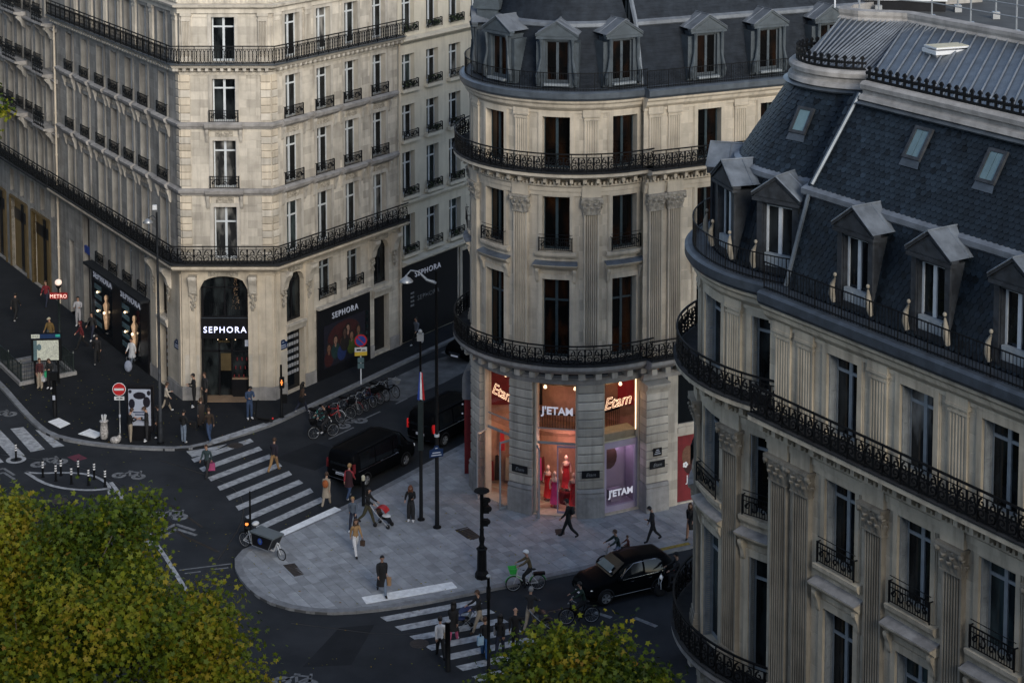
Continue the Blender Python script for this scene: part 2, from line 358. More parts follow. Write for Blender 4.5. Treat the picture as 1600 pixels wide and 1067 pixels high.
def wall(mb, P, a, b, z0, z1, ops, o=0.0, depth=0.4, course=0.45, blk=0.95, joint=0.012, tint=1.0):
    """ashlar wall: every block its own slightly proud face; openings (s0,s1,z0,z1) get reveals"""
    zs = {z0, z1}
    n = max(1, round((z1 - z0) / course)); zs |= {z0 + (z1 - z0) * i / n for i in range(n + 1)}
    for q in ops: zs |= {max(z0, q[2]), min(z1, q[3])}
    zs = sorted(zs); zz = [zs[0]]
    for z in zs[1:]:
        if z - zz[-1] > 0.02: zz.append(z)
    row = 0
    for za, zb in zip(zz, zz[1:]):
        row += 1; zm = (za + zb) / 2
        cuts = sorted((q[0], q[1]) for q in ops if q[2] - 1e-6 <= zm <= q[3] + 1e-6)
        iv = []; cur = a
        for c0, c1 in cuts:
            if c0 > cur + 1e-4: iv.append((cur, min(c0, b)))
            cur = max(cur, c1)
        if cur < b - 1e-4: iv.append((cur, b))
        for i0, i1 in iv:
            st = P.stations(i0, i1); br = [i0]
            k = math.floor(i0 / blk) + (0.5 if row % 2 else 0.0)
            while k * blk < i1 - 0.2:
                if k * blk > br[-1] + 0.2: br.append(k * blk)
                k += 1
            br.append(i1)
            br = sorted(set(br) | set(st))
            for p, q in zip(br, br[1:]):
                if q - p < 1e-4: continue
                mb.tint = rnd.uniform(-1, 1) * tint
                j = min(joint, (q - p) / 4, (zb - za) / 4); jo = 0.008
                ax, bx = P.at(p, o - jo), P.at(q, o - jo); 
                cx, dx = P.at(p + (j if p not in st[1:-1] else 0), o), P.at(q - (j if q not in st[1:-1] else 0), o)
                mb.add([(ax.x, ax.y, za), (bx.x, bx.y, za), (bx.x, bx.y, zb), (ax.x, ax.y, zb), (cx.x, cx.y, za + j), (dx.x, dx.y, za + j), (dx.x, dx.y, zb - j), (cx.x, cx.y, zb - j)],
                       [(4, 5, 6, 7), (0, 1, 5, 4), (1, 2, 6, 5), (2, 3, 7, 6), (3, 0, 4, 7)])
    mb.tint = 0.0
    for s0, s1, q0, q1 in ops:
        st = P.stations(s0, s1)
        for k, q in enumerate((s0, s1)):
            e, f = P.at(q, o), P.at(q, o - depth)
            fs = (0, 1, 2, 3) if k == 0 else (3, 2, 1, 0)
            mb.add([(e.x, e.y, q0), (f.x, f.y, q0), (f.x, f.y, q1), (e.x, e.y, q1)], [fs])
        for z, fl in ((q0, False), (q1, True)):
            for p, q in zip(st, st[1:]):
                A, B, C, D = P.at(p, o), P.at(q, o), P.at(q, o - depth), P.at(p, o - depth)
                fs = (0, 1, 2, 3) if not fl else (3, 2, 1, 0)
                mb.add([(A.x, A.y, z), (B.x, B.y, z), (C.x, C.y, z), (D.x, D.y, z)], [fs])
def text(name, s, size, mats, parent, world, extrude=0.02, outline=0.0, shear=0.0, sx=1.0, offset=0.0, space=1.0, align='CENTER'):
    cu = bpy.data.curves.new(name, 'FONT'); cu.body = s; cu.size = size; cu.align_x = align; cu.align_y = 'BOTTOM_BASELINE'
    cu.extrude = extrude; cu.shear = shear; cu.offset = offset; cu.space_character = space; cu.resolution_u = 3
    if outline: cu.fill_mode = 'NONE'; cu.extrude = 0; cu.bevel_depth = outline; cu.bevel_resolution = 1
    cu.materials.append(MAT[mats])
    o = bpy.data.objects.new(name, cu); COL.objects.link(o); me = bpy.data.meshes.new_from_object(o); bpy.data.objects.remove(o)
    o = bpy.data.objects.new(name, me)
    M = world @ Matrix.Rotation(math.pi / 2, 4, 'X') @ Matrix.Diagonal((sx, 1, 1, 1))
    put(o, parent, M); return o
# ------------------------------------------------------------------ building kit
CACHE = {}
def cached(key, fn):
    if key not in CACHE: CACHE[key] = fn()
    return CACHE[key]
def window_frame_mesh(w, h, fm, tr):
    def mk():
        b = MB(); t = 0.075; y0, y1 = 0.0, 0.07
        b.box(-w/2, -w/2 + t, y0, y1, 0, h); b.box(w/2 - t, w/2, y0, y1, 0, h)
        b.box(-w/2 + t, w/2 - t, y0, y1, h - t, h); b.box(-w/2 + t, w/2 - t, y0, y1, 0, 0.12)
        b.box(-0.065, 0.065, y0 - 0.02, y1, 0.12, h - t)
        if tr:
            for x0, x1 in ((-w/2 + t, -0.065), (0.065, w/2 - t)): b.box(x0, x1, y0 - 0.012, y1, h * tr - 0.045, h * tr + 0.045)
        return b.mesh('window', fm)
    return cached(('wf', round(w, 2), round(h, 2), fm, tr), mk)
def pane_mesh(w, h, pm):
    def mk():
        b = MB(); b.box(-w/2, w/2, 0, 0.012, 0, h); return b.mesh('pane', pm)
    return cached(('pn', round(w, 2), round(h, 2), pm), mk)
def shutter_mesh(w, h):
    def mk():
        b = MB(); b.box(-w/2, -w/2 + .06, 0, .04, 0, h); b.box(w/2 - .06, w/2, 0, .04, 0, h)
        for z in (0, h / 2, h - .08): b.box(-w/2 + .06, w/2 - .06, 0, .04, z, z + .08)
        n = int(h / .075)
        for i in range(n):
            z = .08 + (h - .16) * i / n
            b.add([(-w/2 + .06, .004, z), (w/2 - .06, .004, z), (w/2 - .06, .036, z + .07), (-w/2 + .06, .036, z + .07)], [(0, 1, 2, 3)])
        return b.mesh('shutter', 'shutter')
    return cached(('sh', round(w, 2), round(h, 2)), mk)
def add_window(bld, P, s, z0, w, h, o, fm='frame_white', pm='pane', tr=0.76, shutters=0, depth=0.4):
    M = P.M(s, o - depth + 0.08, z0)
    wd = obj('window', window_frame_mesh(w, h, fm, tr), bld, M)
    pw = (w - 0.15 - 0.13) / 2; u = rnd.random(); cur = 'pane_curtain' if u < .16 else 'pane_teal' if u < .38 else 'pane'
    for sx in (-1, 1):
        obj('pane', pane_mesh(pw, h - 0.195, pm if pm != 'pane' else cur), wd, M @ Matrix.Translation((sx * (0.065 + pw / 2), 0.035, 0.12)))
    if shutters:
        dw = depth - 0.12
        for sx in (-1, 1):
            if shutters == 2 or sx < 0 or shutters == 1:
                obj('shutter', shutter_mesh(dw, h), wd, P.M(s, o, z0) @ Matrix.Translation((sx * (w / 2 - 0.045), 0.03 + dw / 2, 0)) @ Matrix.Rotation(math.pi / 2 * (-sx), 4, 'Z'))
    return wd
def ribbon(b, pts, wd=0.028, th=0.03):
    """flat bar bent along (x,z) points"""
    wd = wd * 1.55
    n = len(pts); vs = []
    for i, (x, z) in enumerate(pts):
        a = pts[max(0, i - 1)]; c = pts[min(n - 1, i + 1)]; dx, dz = c[0] - a[0], c[1] - a[1]; l = math.hypot(dx, dz) or 1
        nx, nz = -dz / l * wd / 2, dx / l * wd / 2
        vs += [(x + nx, -th/2, z + nz), (x - nx, -th/2, z - nz), (x - nx, th/2, z - nz), (x + nx, th/2, z + nz)]
    fs = []
    for i in range(n - 1):
        for k in range(4): fs.append((i * 4 + k, i * 4 + (k + 1) % 4, i * 4 + 4 + (k + 1) % 4, i * 4 + 4 + k))
    b.add(vs, fs)
def spiral(cx, cz, r0, r1, a0, a1, n=9):
    return [(cx + (r0 + (r1 - r0) * i / n) * math.cos(a0 + (a1 - a0) * i / n), cz + (r0 + (r1 - r0) * i / n) * math.sin(a0 + (a1 - a0) * i / n)) for i in range(n + 1)]
def scroll_panel(w, h, kind):
    def mk():
        b = MB(); hw = w / 2
        b.box(-hw, -hw + .035, -.02, .02, 0, h)                                   # stile
        b.box(-hw + .035, hw, -.012, .012, .05, .08); b.box(-hw + .035, hw, -.012, .012, h - .16, h - .135)
        if kind == 'rich':
            for sx in (-1, 1):
                ribbon(b, [(sx * x, z) for x, z in spiral(hw * .5, h * .30, hw * .42, .03, -1.4, 5.6, 12)])
                ribbon(b, [(sx * x, z) for x, z in spiral(hw * .52, h * .63, hw * .36, .03, 1.6, -5.2, 12)])
                ribbon(b, [(sx * x, z) for x, z in spiral(hw * .18, h * .47, .09, .02, 0, 5, 7)], .03)
                ribbon(b, [(sx * .02, .08), (sx * hw * .35, h * .12), (sx * hw * .8, h * .2), (sx * hw * .92, h * .45), (sx * hw * .6, h * .8)], .022)
            ribbon(b, [(0, .08), (0, h * .3), (0, h - .14)], .05)
            for z in (h * .22, h * .5, h * .78): b.ball((0, 0, z), .06, .02, .07, 6, 4)
        elif kind == 'lace':
            n = 4
            for i in range(n):
                x = -hw + .035 + (w - .035) * (i + .5) / n
                ribbon(b, [(x - .08, .08), (x + .03, h * .3), (x - .03, h * .55), (x + .07, h * .84)], .018); ribbon(b, [(x + .08, .08), (x - .03, h * .3), (x + .03, h * .55), (x - .07, h * .84)], .018)
                b.ball((x, 0, h * .44), .04, .014, .05, 6, 4); b.ball((x, 0, h * .72), .025, .012, .025, 5, 4)
        else:                                                                      # fleur
            for sx in (-1, 1):
                ribbon(b, [(sx * x, z) for x, z in spiral(hw * .5, h * .42, hw * .40, .05, 0, 6.0, 11)])
                ribbon(b, [(sx * x, z) for x, z in spiral(hw * .48, h * .76, .10, .02, -1, 4.6, 8)])
                ribbon(b, [(sx * .01, h * .86), (sx * hw * .45, h * .66), (sx * hw * .9, h * .86)], .02)
                ribbon(b, [(sx * .02, .08), (sx * hw * .4, h * .16), (sx * hw * .93, .1)], .025)
            b.box(-.014, .014, -.012, .012, .08, h - .16)
            b.ball((0, 0, h * .42), .07, .02, .10, 6, 4)
        return b.mesh('railing_panel', 'iron')
    return cached(('sp', round(w, 2), round(h, 2), kind), mk)
def balcony(bld, P, a, b, z, proj, th, rail_h, kind, mslab='stone_grey', o=0.0, panel=0.95, edge=None, label=None):
    """slab with moulded edge, ornamental railing panels and hand rail, run along the path"""
    m = MB(); prof = edge or [(-.1, z - th), (proj * .55, z - th), (proj * .8, z - th * .6), (proj, z - th * .45), (proj, z), (-.1, z)]
    sweep(m, P, a, b, [(q + o, y) for q, y in prof]); bal = m.build('balcony', mslab, bld)
    ro = o + proj - 0.09
    pts = []; n = 400
    st = [a + .05 + (b - a - .1) * i / n for i in range(n + 1)]; ps = [P.at(q, ro) for q in st]
    acc = [0.0]
    for p, q in zip(ps, ps[1:]): acc.append(acc[-1] + (q - p).length)
    k = max(1, round(acc[-1] / panel)); w = acc[-1] / k
    def at(l):
        for i in range(n):
            if acc[i + 1] >= l: 
                f = (l - acc[i]) / max(1e-9, acc[i + 1] - acc[i]); return ps[i].lerp(ps[i + 1], f)
        return ps[-1]
    wm = round(w, 2)
    for i in range(k):
        p, q = at(i * w), at((i + 1) * w); d = q - p; c = (p + q) / 2
        if d.length < w * .75: continue
        obj('railing_panel', scroll_panel(wm, rail_h, kind), bal, Matrix.Translation((c.x, c.y, z)) @ Matrix.Rotation(math.atan2(d.y, d.x), 4, 'Z'))
    h = MB(); r2 = ro
    sweep(h, P, a + .03, b - .03, [(r2 - .035, z + rail_h - .01), (r2 + .035, z + rail_h - .01), (r2 + .03, z + rail_h + .045), (r2 - .03, z + rail_h + .045)])
    h.build('handrail', 'iron', bal)
    return bal
def bar_railing(bld, P, a, b, z, o, h, step=0.13, mt='iron', th=.018):
    m = MB(); L = b - a; n = max(2, int(L / step))
    for i in range(n + 1):
        q = a + L * i / n; p = P.at(q, o); r = th * (1.6 if i % 9 == 0 else .8)
        m.boxm(Matrix.Translation((p.x, p.y, z + h / 2)) @ Matrix.Rotation(P.ang(q), 4, 'Z'), r, r, h)
    k = tag(m.build('railing_bars', mt, bld), kind='stuff')
    g = MB()
    for zz in (z + .06, z + h): sweep(g, P, a, b, [(o - .02, zz - .016), (o + .02, zz - .016), (o + .02, zz + .016), (o - .02, zz + .016)])
    g.build('handrail', mt, bld); return k
def guard_mesh(w, h, proj=.16):
    def mk():
        b = MB()
        b.box(-w/2, w/2, -.018, .018, h - .035, h); b.box(-w/2, w/2, -.012, .012, .05, .075); b.box(-w/2, w/2, -.012, .012, h * .72, h * .72 + .02)
        for sx in (-1, 1):
            b.box(sx * w/2 - .02, sx * w/2 + .02, -.02, .02, 0, h); b.box(sx * w/2 - .014, sx * w/2 + .014, .02, proj, h - .03, h)
            ribbon(b, [(sx * x, z) for x, z in spiral(w * .24, h * .42, w * .17, .02, 0, 6.5, 12)], .026)
            ribbon(b, [(sx * x, z) for x, z in spiral(w * .40, h * .5, w * .08, .02, 2, 8, 8)], .022)
        ribbon(b, spiral(0, h * .4, w * .09, .02, 0, 6.3, 8), .026)
        n = int(w / .1)
        for i in range(n): 
            x = -w/2 + w * (i + .5) / n; b.box(x - .012, x + .012, -.008, .008, .075, h * .72)
            b.box(x - .009, x + .009, -.008, .008, h * .72 + .02, h - .035)
        return b.mesh('guard_rail', 'iron')
    return cached(('gr', round(w, 2), round(h, 2)), mk)
def guard(bld, P, s, z, w, o, h=.72): return obj('guard_rail', guard_mesh(w, h), bld, P.M(s, o + .1, z))
def pilaster_mesh(w, h, d, mt, nf=6, base=.42, cap=0.0):
    def mk():
        b = MB(); hw = w / 2; cut = d * .5
        pr = [(-hw, 0.06), (-hw, -d)]
        fw = w * .84 / nf
        for i in range(nf):
            x0 = -w * .42 + i * fw; g = fw * .16
            pr += [(x0 + g, -d), (x0 + g + fw * .12, -d + cut * .8), (x0 + fw / 2, -d + cut * 1.25), (x0 + fw - g - fw * .12, -d + cut * .8), (x0 + fw - g, -d)]
        pr += [(hw, -d), (hw, 0.06)]
        n = len(pr); vs = [(x, y, base) for x, y in pr] + [(x, y, h - cap) for x, y in pr]
        b.add(vs, [(i, (i + 1) % n, (i + 1) % n + n, i + n) for i in range(n)])
        e = .09
        if base:
            b.box(-hw - e, hw + e, -d - e, .06, 0, base * .45); b.box(-hw - e * .8, hw + e * .8, -d - e * .8, .06, base * .45, base * .7); b.box(-hw - e * .4, hw + e * .4, -d - e * .4, .06, base * .7, base)
        if cap:
            b.box(-hw - .03, hw + .03, -d - .03, .06, h - cap, h - cap * .75); b.box(-hw, hw, -d, .06, h - cap * .75, h - cap * .35); b.box(-hw - .07, hw + .07, -d - .07, .06, h - cap * .35, h)
        return b.mesh('pilaster', mt)
    return cached(('pi', round(w, 2), round(h, 2), round(d, 2), mt, nf, base, cap), mk)
def capital_mesh(w, h, d, mt):
    """Corinthian: necking, two rows of curling leaves, corner volutes, abacus"""
    def mk():
        b = MB(); hw = w / 2
        b.box(-hw - .03, hw + .03, -d - .03, .06, 0, .05)
        b.add([(-hw, .06, .05), (hw, .06, .05), (hw, -d, .05), (-hw, -d, .05), (-hw * 1.15, .06, h - .1), (hw * 1.15, .06, h - .1), (hw * 1.15, -d * 1.5, h - .1), (-hw * 1.15, -d * 1.5, h - .1)],
              [(3, 2, 6, 7), (0, 3, 7, 4), (2, 1, 5, 6)])
        def leaf(x, y, z, lw, lh, ang, out):
            M = Matrix.Translation((x, y, z)) @ Matrix.Rotation(ang, 4, 'Z'); prof = [(0, 0), (-.03, lh * .4), (-.05 - out * .3, lh * .75), (-out, lh * .98), (-out * 1.25, lh * .86), (-out * 1.05, lh * .7)]
            wd = [.8, 1.0, .95, .75, .5, .2]; vs = []; fs = []
            for (y_, z_), k in zip(prof, wd):
                for t, dy in ((-.5, .02), (-.25, -.015), (0, -.03), (.25, -.015), (.5, .02)): vs.append(M @ Vector((t * lw * k, y_ + dy, z_)))
            for i in range(5):
                for j in range(4): fs.append((i * 5 + j, i * 5 + j + 1, i * 5 + j + 6, i * 5 + j + 5))
            b.add(vs, fs)
        for i in range(3): leaf(-hw * .7 + hw * .7 * i, -d, .05, w * .34, h * .42, 0, .11)
        for i in range(2): leaf(-hw * .4 + hw * .8 * i, -d - .02, .22, w * .36, h * .45, 0, .14)
        for sx in (-1, 1):
            leaf(sx * hw, -d * .5, .05, w * .3, h * .42, sx * math.pi / 2, .1); leaf(sx * hw, -d * .8, .2, w * .3, h * .5, sx * math.pi / 4, .15)
            b.ball((sx * hw * 1.12, -d * 1.45, h - .19), .11, .08, .1, 8, 6); b.ball((sx * hw * .35, -d * 1.3, h - .2), .075, .06, .07, 6, 5)
        b.ball((0, -d * 1.45, h - .1), .1, .06, .1, 7, 5)
        b.box(-hw * 1.28, hw * 1.28, -d * 1.55 - .04, .06, h - .1, h)
        return b.mesh('capital', mt)
    return cached(('cp', round(w, 2), round(h, 2), round(d, 2), mt), mk)
def surround(b, P, s, z0, w, h, o, t=.18, d=.07, sill=True):
    """moulded architrave round an opening"""
    a, c = s - w / 2, s + w / 2
    pbox(b, P, a - t, a - .004, z0, z0 + h + t, o - .02, o + d); pbox(b, P, c + .004, c + t, z0, z0 + h + t, o - .02, o + d)
    pbox(b, P, a - .004, c + .004, z0 + h, z0 + h + t, o - .02, o + d)
    pbox(b, P, a - t - .05, a - t, z0, z0 + h + t + .05, o - .02, o + d * .5); pbox(b, P, c + t, c + t + .05, z0, z0 + h + t + .05, o - .02, o + d * .5)
    pbox(b, P, a - t, c + t, z0 + h + t, z0 + h + t + .05, o - .02, o + d * 1.15)
def bracket_mesh(w, h, d, mt):
    """scroll console, hung from its top"""
    def mk():
        b = MB(); n = 10; pr = [(0, 0)]
        for i in range(n + 1):
            t = i / n; pr.append((-d * (1 - t) ** .7 * (1 + .12 * math.sin(t * 9)) - .02, -h * t))
        pr.append((0.04, -h)); pr[0] = (0.04, 0)
        b2 = [(y, z) for y, z in pr]; m = len(b2)
        vs = [(-w/2, y, z) for y, z in b2] + [(w/2, y, z) for y, z in b2]
        b.add(vs, [tuple(range(m)), tuple(range(2 * m - 1, m - 1, -1))] + [(i, i + m, (i + 1) % m + m, (i + 1) % m) for i in range(m)])
        b.ball((0, -d * .9, -h * .12), w * .62, d * .22, h * .11, 8, 6); b.ball((0, -d * .25, -h * .8), w * .58, d * .2, h * .09, 8, 6)
        return b.mesh('console', mt)
    return cached(('br', round(w, 2), round(h, 2), round(d, 2), mt), mk)
def swag_mesh(w, h, mt, seed=1):
    """carved garland: lumps of leaf and fruit hanging"""
    def mk():
        r = random.Random(seed); b = MB(); n = int(26)
        for i in range(n):
            t = i / (n - 1); x = (r.random() - .5) * w * (1 - .7 * t); b.ball((x, -.05 - r.random() * .05, -h * t), .05 + .04 * r.random(), .05, .05 + .05 * r.random(), 6, 4)
        return b.mesh('garland', mt)
    return cached(('sw', w, h, mt, seed), mk)
def frieze_mesh(w, h, mt, seed=3):
    def mk():
        r = random.Random(seed); b = MB(); b.box(-w/2, w/2, -.02, .03, 0, h)
        for i in range(22):
            x = (r.random() - .5) * w * .9; z = h * (.2 + .6 * r.random()); b.ball((x, -.03, z), .04 + .05 * r.random(), .035, .03 + .04 * r.random(), 6, 4)
        return b.mesh('carved_panel', mt)
    return cached(('fz', w, h, mt, seed), mk)
def arch_fill(b, P, a, c, zs, zc, o, depth, n=10):
    """stone between an arched head and the square opening"""
    for i in range(n):
        t0, t1 = i / n, (i + 1) / n; q0, q1 = a + (c - a) * t0, a + (c - a) * t1
        f = lambda t: zs + (zc - zs) * math.sqrt(max(0, 1 - (2 * t - 1) ** 2)) ** .8
        A, B, A2, B2 = P.at(q0, o), P.at(q1, o), P.at(q0, o - depth), P.at(q1, o - depth)
        zt = zc + .02
        b.add([(A.x, A.y, f(t0)), (B.x, B.y, f(t1)), (B.x, B.y, zt), (A.x, A.y, zt), (A2.x, A2.y, f(t0)), (B2.x, B2.y, f(t1))], [(0, 1, 2, 3), (0, 4, 5, 1)])
def flat(b, P, s0, s1, z0, z1, o):
    for p, q in zip(P.stations(s0, s1), P.stations(s0, s1)[1:]):
        A, B = P.at(p, o), P.at(q, o); b.add([(A.x, A.y, z0), (B.x, B.y, z0), (B.x, B.y, z1), (A.x, A.y, z1)], [(0, 1, 2, 3)])
def fill_poly(name, pts, z, mt, parent):
    b = MB(); b.add([(x, y, z) for x, y in pts], [tuple(range(len(pts)))]); return b.build(name, mt, parent)

# ------------------------------------------------------------------ ground
def ground_sheet(name, pts, z, mt, thick=0.0):
    b = MB()
    if thick: b.prismz(pts, z - thick, z)
    else: b.add([(x, y, z) for x, y in pts], [tuple(range(len(pts)))])
    return tag(b.build(name, mt), kind='structure')
HOLE = [(-28.55, 107.15), (-26.15, 108.75), (-28.55, 112.6), (-30.95, 111.0)]      # metro stair well
def holed(pts, k):
    """outline with the stair well cut out through a hairline slit at vertex k"""
    h = [HOLE[0], HOLE[3], HOLE[2], HOLE[1], HOLE[0]]; return pts[:k + 1] + h + pts[k:]
ground_sheet('road', holed([(-600, -300), (600, -300), (600, 900), (-600, 900)], 0), 0.0, 'asphalt')
uR = Vector((.571, .821)); uL = Vector((-.533, .846)); uC = Vector((.9026, .4305))
cL = Vector((-18.65, 104.6)); cR = Vector((-13.55, 104.6))
KERB_A = [(-45.2, 131.0), (-36, 116.5), (-29.78, 106.75), (-28.38, 104.26), (-26.47, 101.01), (-25.13, 99.14), (-22.97, 98.04), (-20.45, 97.42), (-17.33, 97.15), (-16.11, 98.04), (-13.34, 100.44), (-11.84, 102.76), (-9.03, 106.9), (-7.31, 109.6), (-5.3, 112.6), (-3.2, 115.7), (14, 140.4)]
KERB_P = [(12.0, 119.0), (-2.57, 98.04), (-5.27, 94.06), (-8.48, 89.54), (-10.96, 86.68), (-12.03, 85.55), (-12.61, 85.0), (-12.82, 84.19), (-12.7, 83.19), (-12.23, 81.9), (-11.32, 80.33), (-10.06, 79.24), (-8.33, 78.71), (-6.67, 78.82), (-4.48, 79.42), (-2.83, 80.13), (-1.14, 80.9), (0.87, 81.75), (2.61, 82.6), (4.68, 83.55), (7.11, 84.7), (8.5, 85.4), (30, 95.6)]
def smooth(pts, it=2):
    for _ in range(it):
        q = [pts[0]]
        for a, b in zip(pts, pts[1:]): q += [(a[0] * .75 + b[0] * .25, a[1] * .75 + b[1] * .25), (a[0] * .25 + b[0] * .75, a[1] * .25 + b[1] * .75)]
        pts = q + [pts[-1]]
    return pts
def offset_line(pts, d):
    """shift a polyline to its left by d"""
    out = []
    for i, p in enumerate(pts):
        a = pts[max(0, i - 1)]; b = pts[min(len(pts) - 1, i + 1)]; v = Vector((b[0] - a[0], b[1] - a[1])).normalized()
        out.append((p[0] - v.y * d, p[1] + v.x * d))
    return out
kA, kP = smooth(KERB_A), smooth(KERB_P)
ZW = 0.12
walkA = ground_sheet('pavement', holed(kA + [(20, 150), (-20, 200), (-60, 150)], 9), ZW, 'asphalt_walk', 0.2)
plaza = ground_sheet('plaza', kP + [(40, 130), (18, 128)], ZW - 0.012, 'slab_joint', 0.2)
def kerbs(pts, parent, wd=.3, ln=1.0, side=1):
    P_ = [Vector(p) for p in pts]; acc = [0]
    for a, b in zip(P_, P_[1:]): acc.append(acc[-1] + (b - a).length)
    def at(l):
        for i in range(len(P_) - 1):
            if acc[i + 1] >= l: return P_[i].lerp(P_[i + 1], (l - acc[i]) / (acc[i + 1] - acc[i]))
        return P_[-1]
    n = int(acc[-1] / ln)
    for i in range(n):
        a, b = at(i * ln + .006), at((i + 1) * ln - .006); d = (b - a).normalized(); nn = Vector((-d.y, d.x)) * side
        if not (-34 < a.x < 14 and a.y < 122): continue
        q = MB(); q.prismz([tuple(p) for p in (a - nn * .02, b - nn * .02, b + nn * wd, a + nn * wd)][::side], 0.0, ZW + .012 + rnd.uniform(-.002, .002)); q.build('kerb_stone', 'kerb', parent)
kerbs(kA, walkA); kerbs(kP, plaza, .32)
# paving slabs: rows run at -59 degrees; the largest in view are single objects, the rest one mesh
def inside(p, poly):
    x, y = p; c = False; j = len(poly) - 1
    for i in range(len(poly)):
        a, b = poly[i], poly[j]
        if (a[1] > y) != (b[1] > y) and x < (b[0] - a[0]) * (y - a[1]) / (b[1] - a[1]) + a[0]: c = not c
        j = i
    return c
CC = Vector((3.1, 93.8)); CRAD = 5.2
plz_in = offset_line(kP, .33)
slab_poly = plz_in + [(40, 130), (18, 128)]
dv = Vector((math.cos(R(-59)), math.sin(R(-59)))); nv = Vector((-dv.y, dv.x))
cand = []
o0 = Vector((-14, 88)); rw = .47
for r_ in range(-36, 74):
    l = -26 + rnd.random()
    while l < 30:
        ln = rnd.choice((.5, .6, .7, .75, .85, 1.0)); w0 = .006
        q = [o0 + nv * (r_ * rw + w0) + dv * (l + w0), o0 + nv * (r_ * rw + w0) + dv * (l + ln - w0), o0 + nv * ((r_ + 1) * rw - w0) + dv * (l + ln - w0), o0 + nv * ((r_ + 1) * rw - w0) + dv * (l + w0)]
        c = (q[0] + q[2]) / 2; l += ln
        if not (-14 < c.x < 13 and 77 < c.y < 102): continue
        ins = [inside(p, slab_poly) for p in q]
        if (c - CC).length < CRAD - .35 or (c - CC).dot(Vector((.4305, -.9026))) < 4.0 and (c - CC).x > 2 or ((c - CC).dot(Vector((-.821, .571))) < 4.6 and c.y > 93.8): continue
        if all(ins): cand.append((c.y, q))
        elif any(ins):                                  # cut by the kerb line next to it
            best = min(range(len(plz_in) - 1), key=lambda i: (Vector(plz_in[i]) + Vector(plz_in[i + 1]) - 2 * c).length)
            e0_, e1_ = Vector(plz_in[best]), Vector(plz_in[best + 1]); en = (e1_ - e0_).normalized(); en = Vector((-en.y, en.x)); out_ = []
            for p, p2 in zip(q, q[1:] + q[:1]):
                a_, b_ = (p - e0_).dot(en), (p2 - e0_).dot(en)
                if a_ >= 0: out_.append(p)
                if a_ * b_ < 0: out_.append(p.lerp(p2, a_ / (a_ - b_)))
            if len(out_) > 2: cand.append((c.y + 100, out_))
cand.sort(key=lambda t: t[0])
rest = MB()
for i, (_, q) in enumerate(cand):
    h = ZW + .004 + rnd.uniform(-.003, .004); pl = [tuple(p) for p in q]
    ar = sum(pl[k][0] * pl[(k + 1) % len(pl)][1] - pl[(k + 1) % len(pl)][0] * pl[k][1] for k in range(len(pl)))
    if ar < 0: pl = pl[::-1]
    if abs(ar) < .02: continue
    if i < 300:
        m = MB(); m.tint = rnd.gauss(0, .5); m.prismz(pl, ZW - .03, h); m.build('paving_slab', 'slab', plaza)
    else: rest.tint = rnd.gauss(0, .55); rest.prismz(pl, ZW - .03, h)
tag(rest.build('paving', 'slab', plaza), kind='stuff')
def decal(name, pts, mt, z=.004, parent=None):
    b = MB(); b.add([(x, y, z) for x, y in pts], [tuple(range(len(pts)))])
    me = b.mesh(name, mt); 
    if me.polygons and me.polygons[0].normal.z < 0: me.flip_normals()
    return tag(obj(name, me), kind='structure') if parent is None else obj(name, me, parent)
def marking(name, polys, mt, z=.004):
    """one road marking of one or more painted patches"""
    b = MB()
    for pts in polys:
        ar = sum(pts[k][0] * pts[(k + 1) % len(pts)][1] - pts[(k + 1) % len(pts)][0] * pts[k][1] for k in range(len(pts)))
        b.add([(x, y, z) for x, y in (pts if ar > 0 else pts[::-1])], [tuple(range(len(pts)))])
    return tag(b.build(name, mt), kind='structure')
# main zebra crossing
A0, A1 = Vector((-16.75, 95.9)), Vector((-12.25, 87.5)); B0, B1 = Vector((-14.05, 98.75)), Vector((-9.45, 91.0))
for i in range(8):
    t = i / 7; a, b = A0.lerp(A1, t), B0.lerp(B1, t); dd = (A1 - A0).normalized() * .27
    rag = [rnd.uniform(-.04, .04) for _ in range(4)]
    marking('crossing_stripe', [[tuple(a - dd + (b - a).normalized() * rag[0]), tuple(a + dd + (b - a).normalized() * rag[1]), tuple(b + dd + (b - a).normalized() * rag[2]), tuple(b - dd + (b - a).normalized() * rag[3])]], 'paint')
marking('crossing_stripe', [[(-17.31, 97.19), (-16.36, 97.6), (-15.3, 98.2), (-16.01, 96.92), (-16.87, 96.4)]], 'paint')
decal('painted_band', [(-16.42, 98.22), (-13.68, 100.92), (-13.29, 100.63), (-15.92, 97.86)], 'paint', ZW + .018)
# lower zebra crossing
A0, A1 = Vector((-5.55, 78.35)), Vector((-0.8, 72.4)); B0, B1 = Vector((-1.45, 80.0)), Vector((2.6, 74.0))
for i in range(8):
    t = i / 7; a, b = A0.lerp(A1, t), B0.lerp(B1, t); dd = (A1 - A0).normalized() * .25
    marking('crossing_stripe', [[tuple(a - dd), tuple(a + dd), tuple(b + dd), tuple(b - dd)]], 'paint')
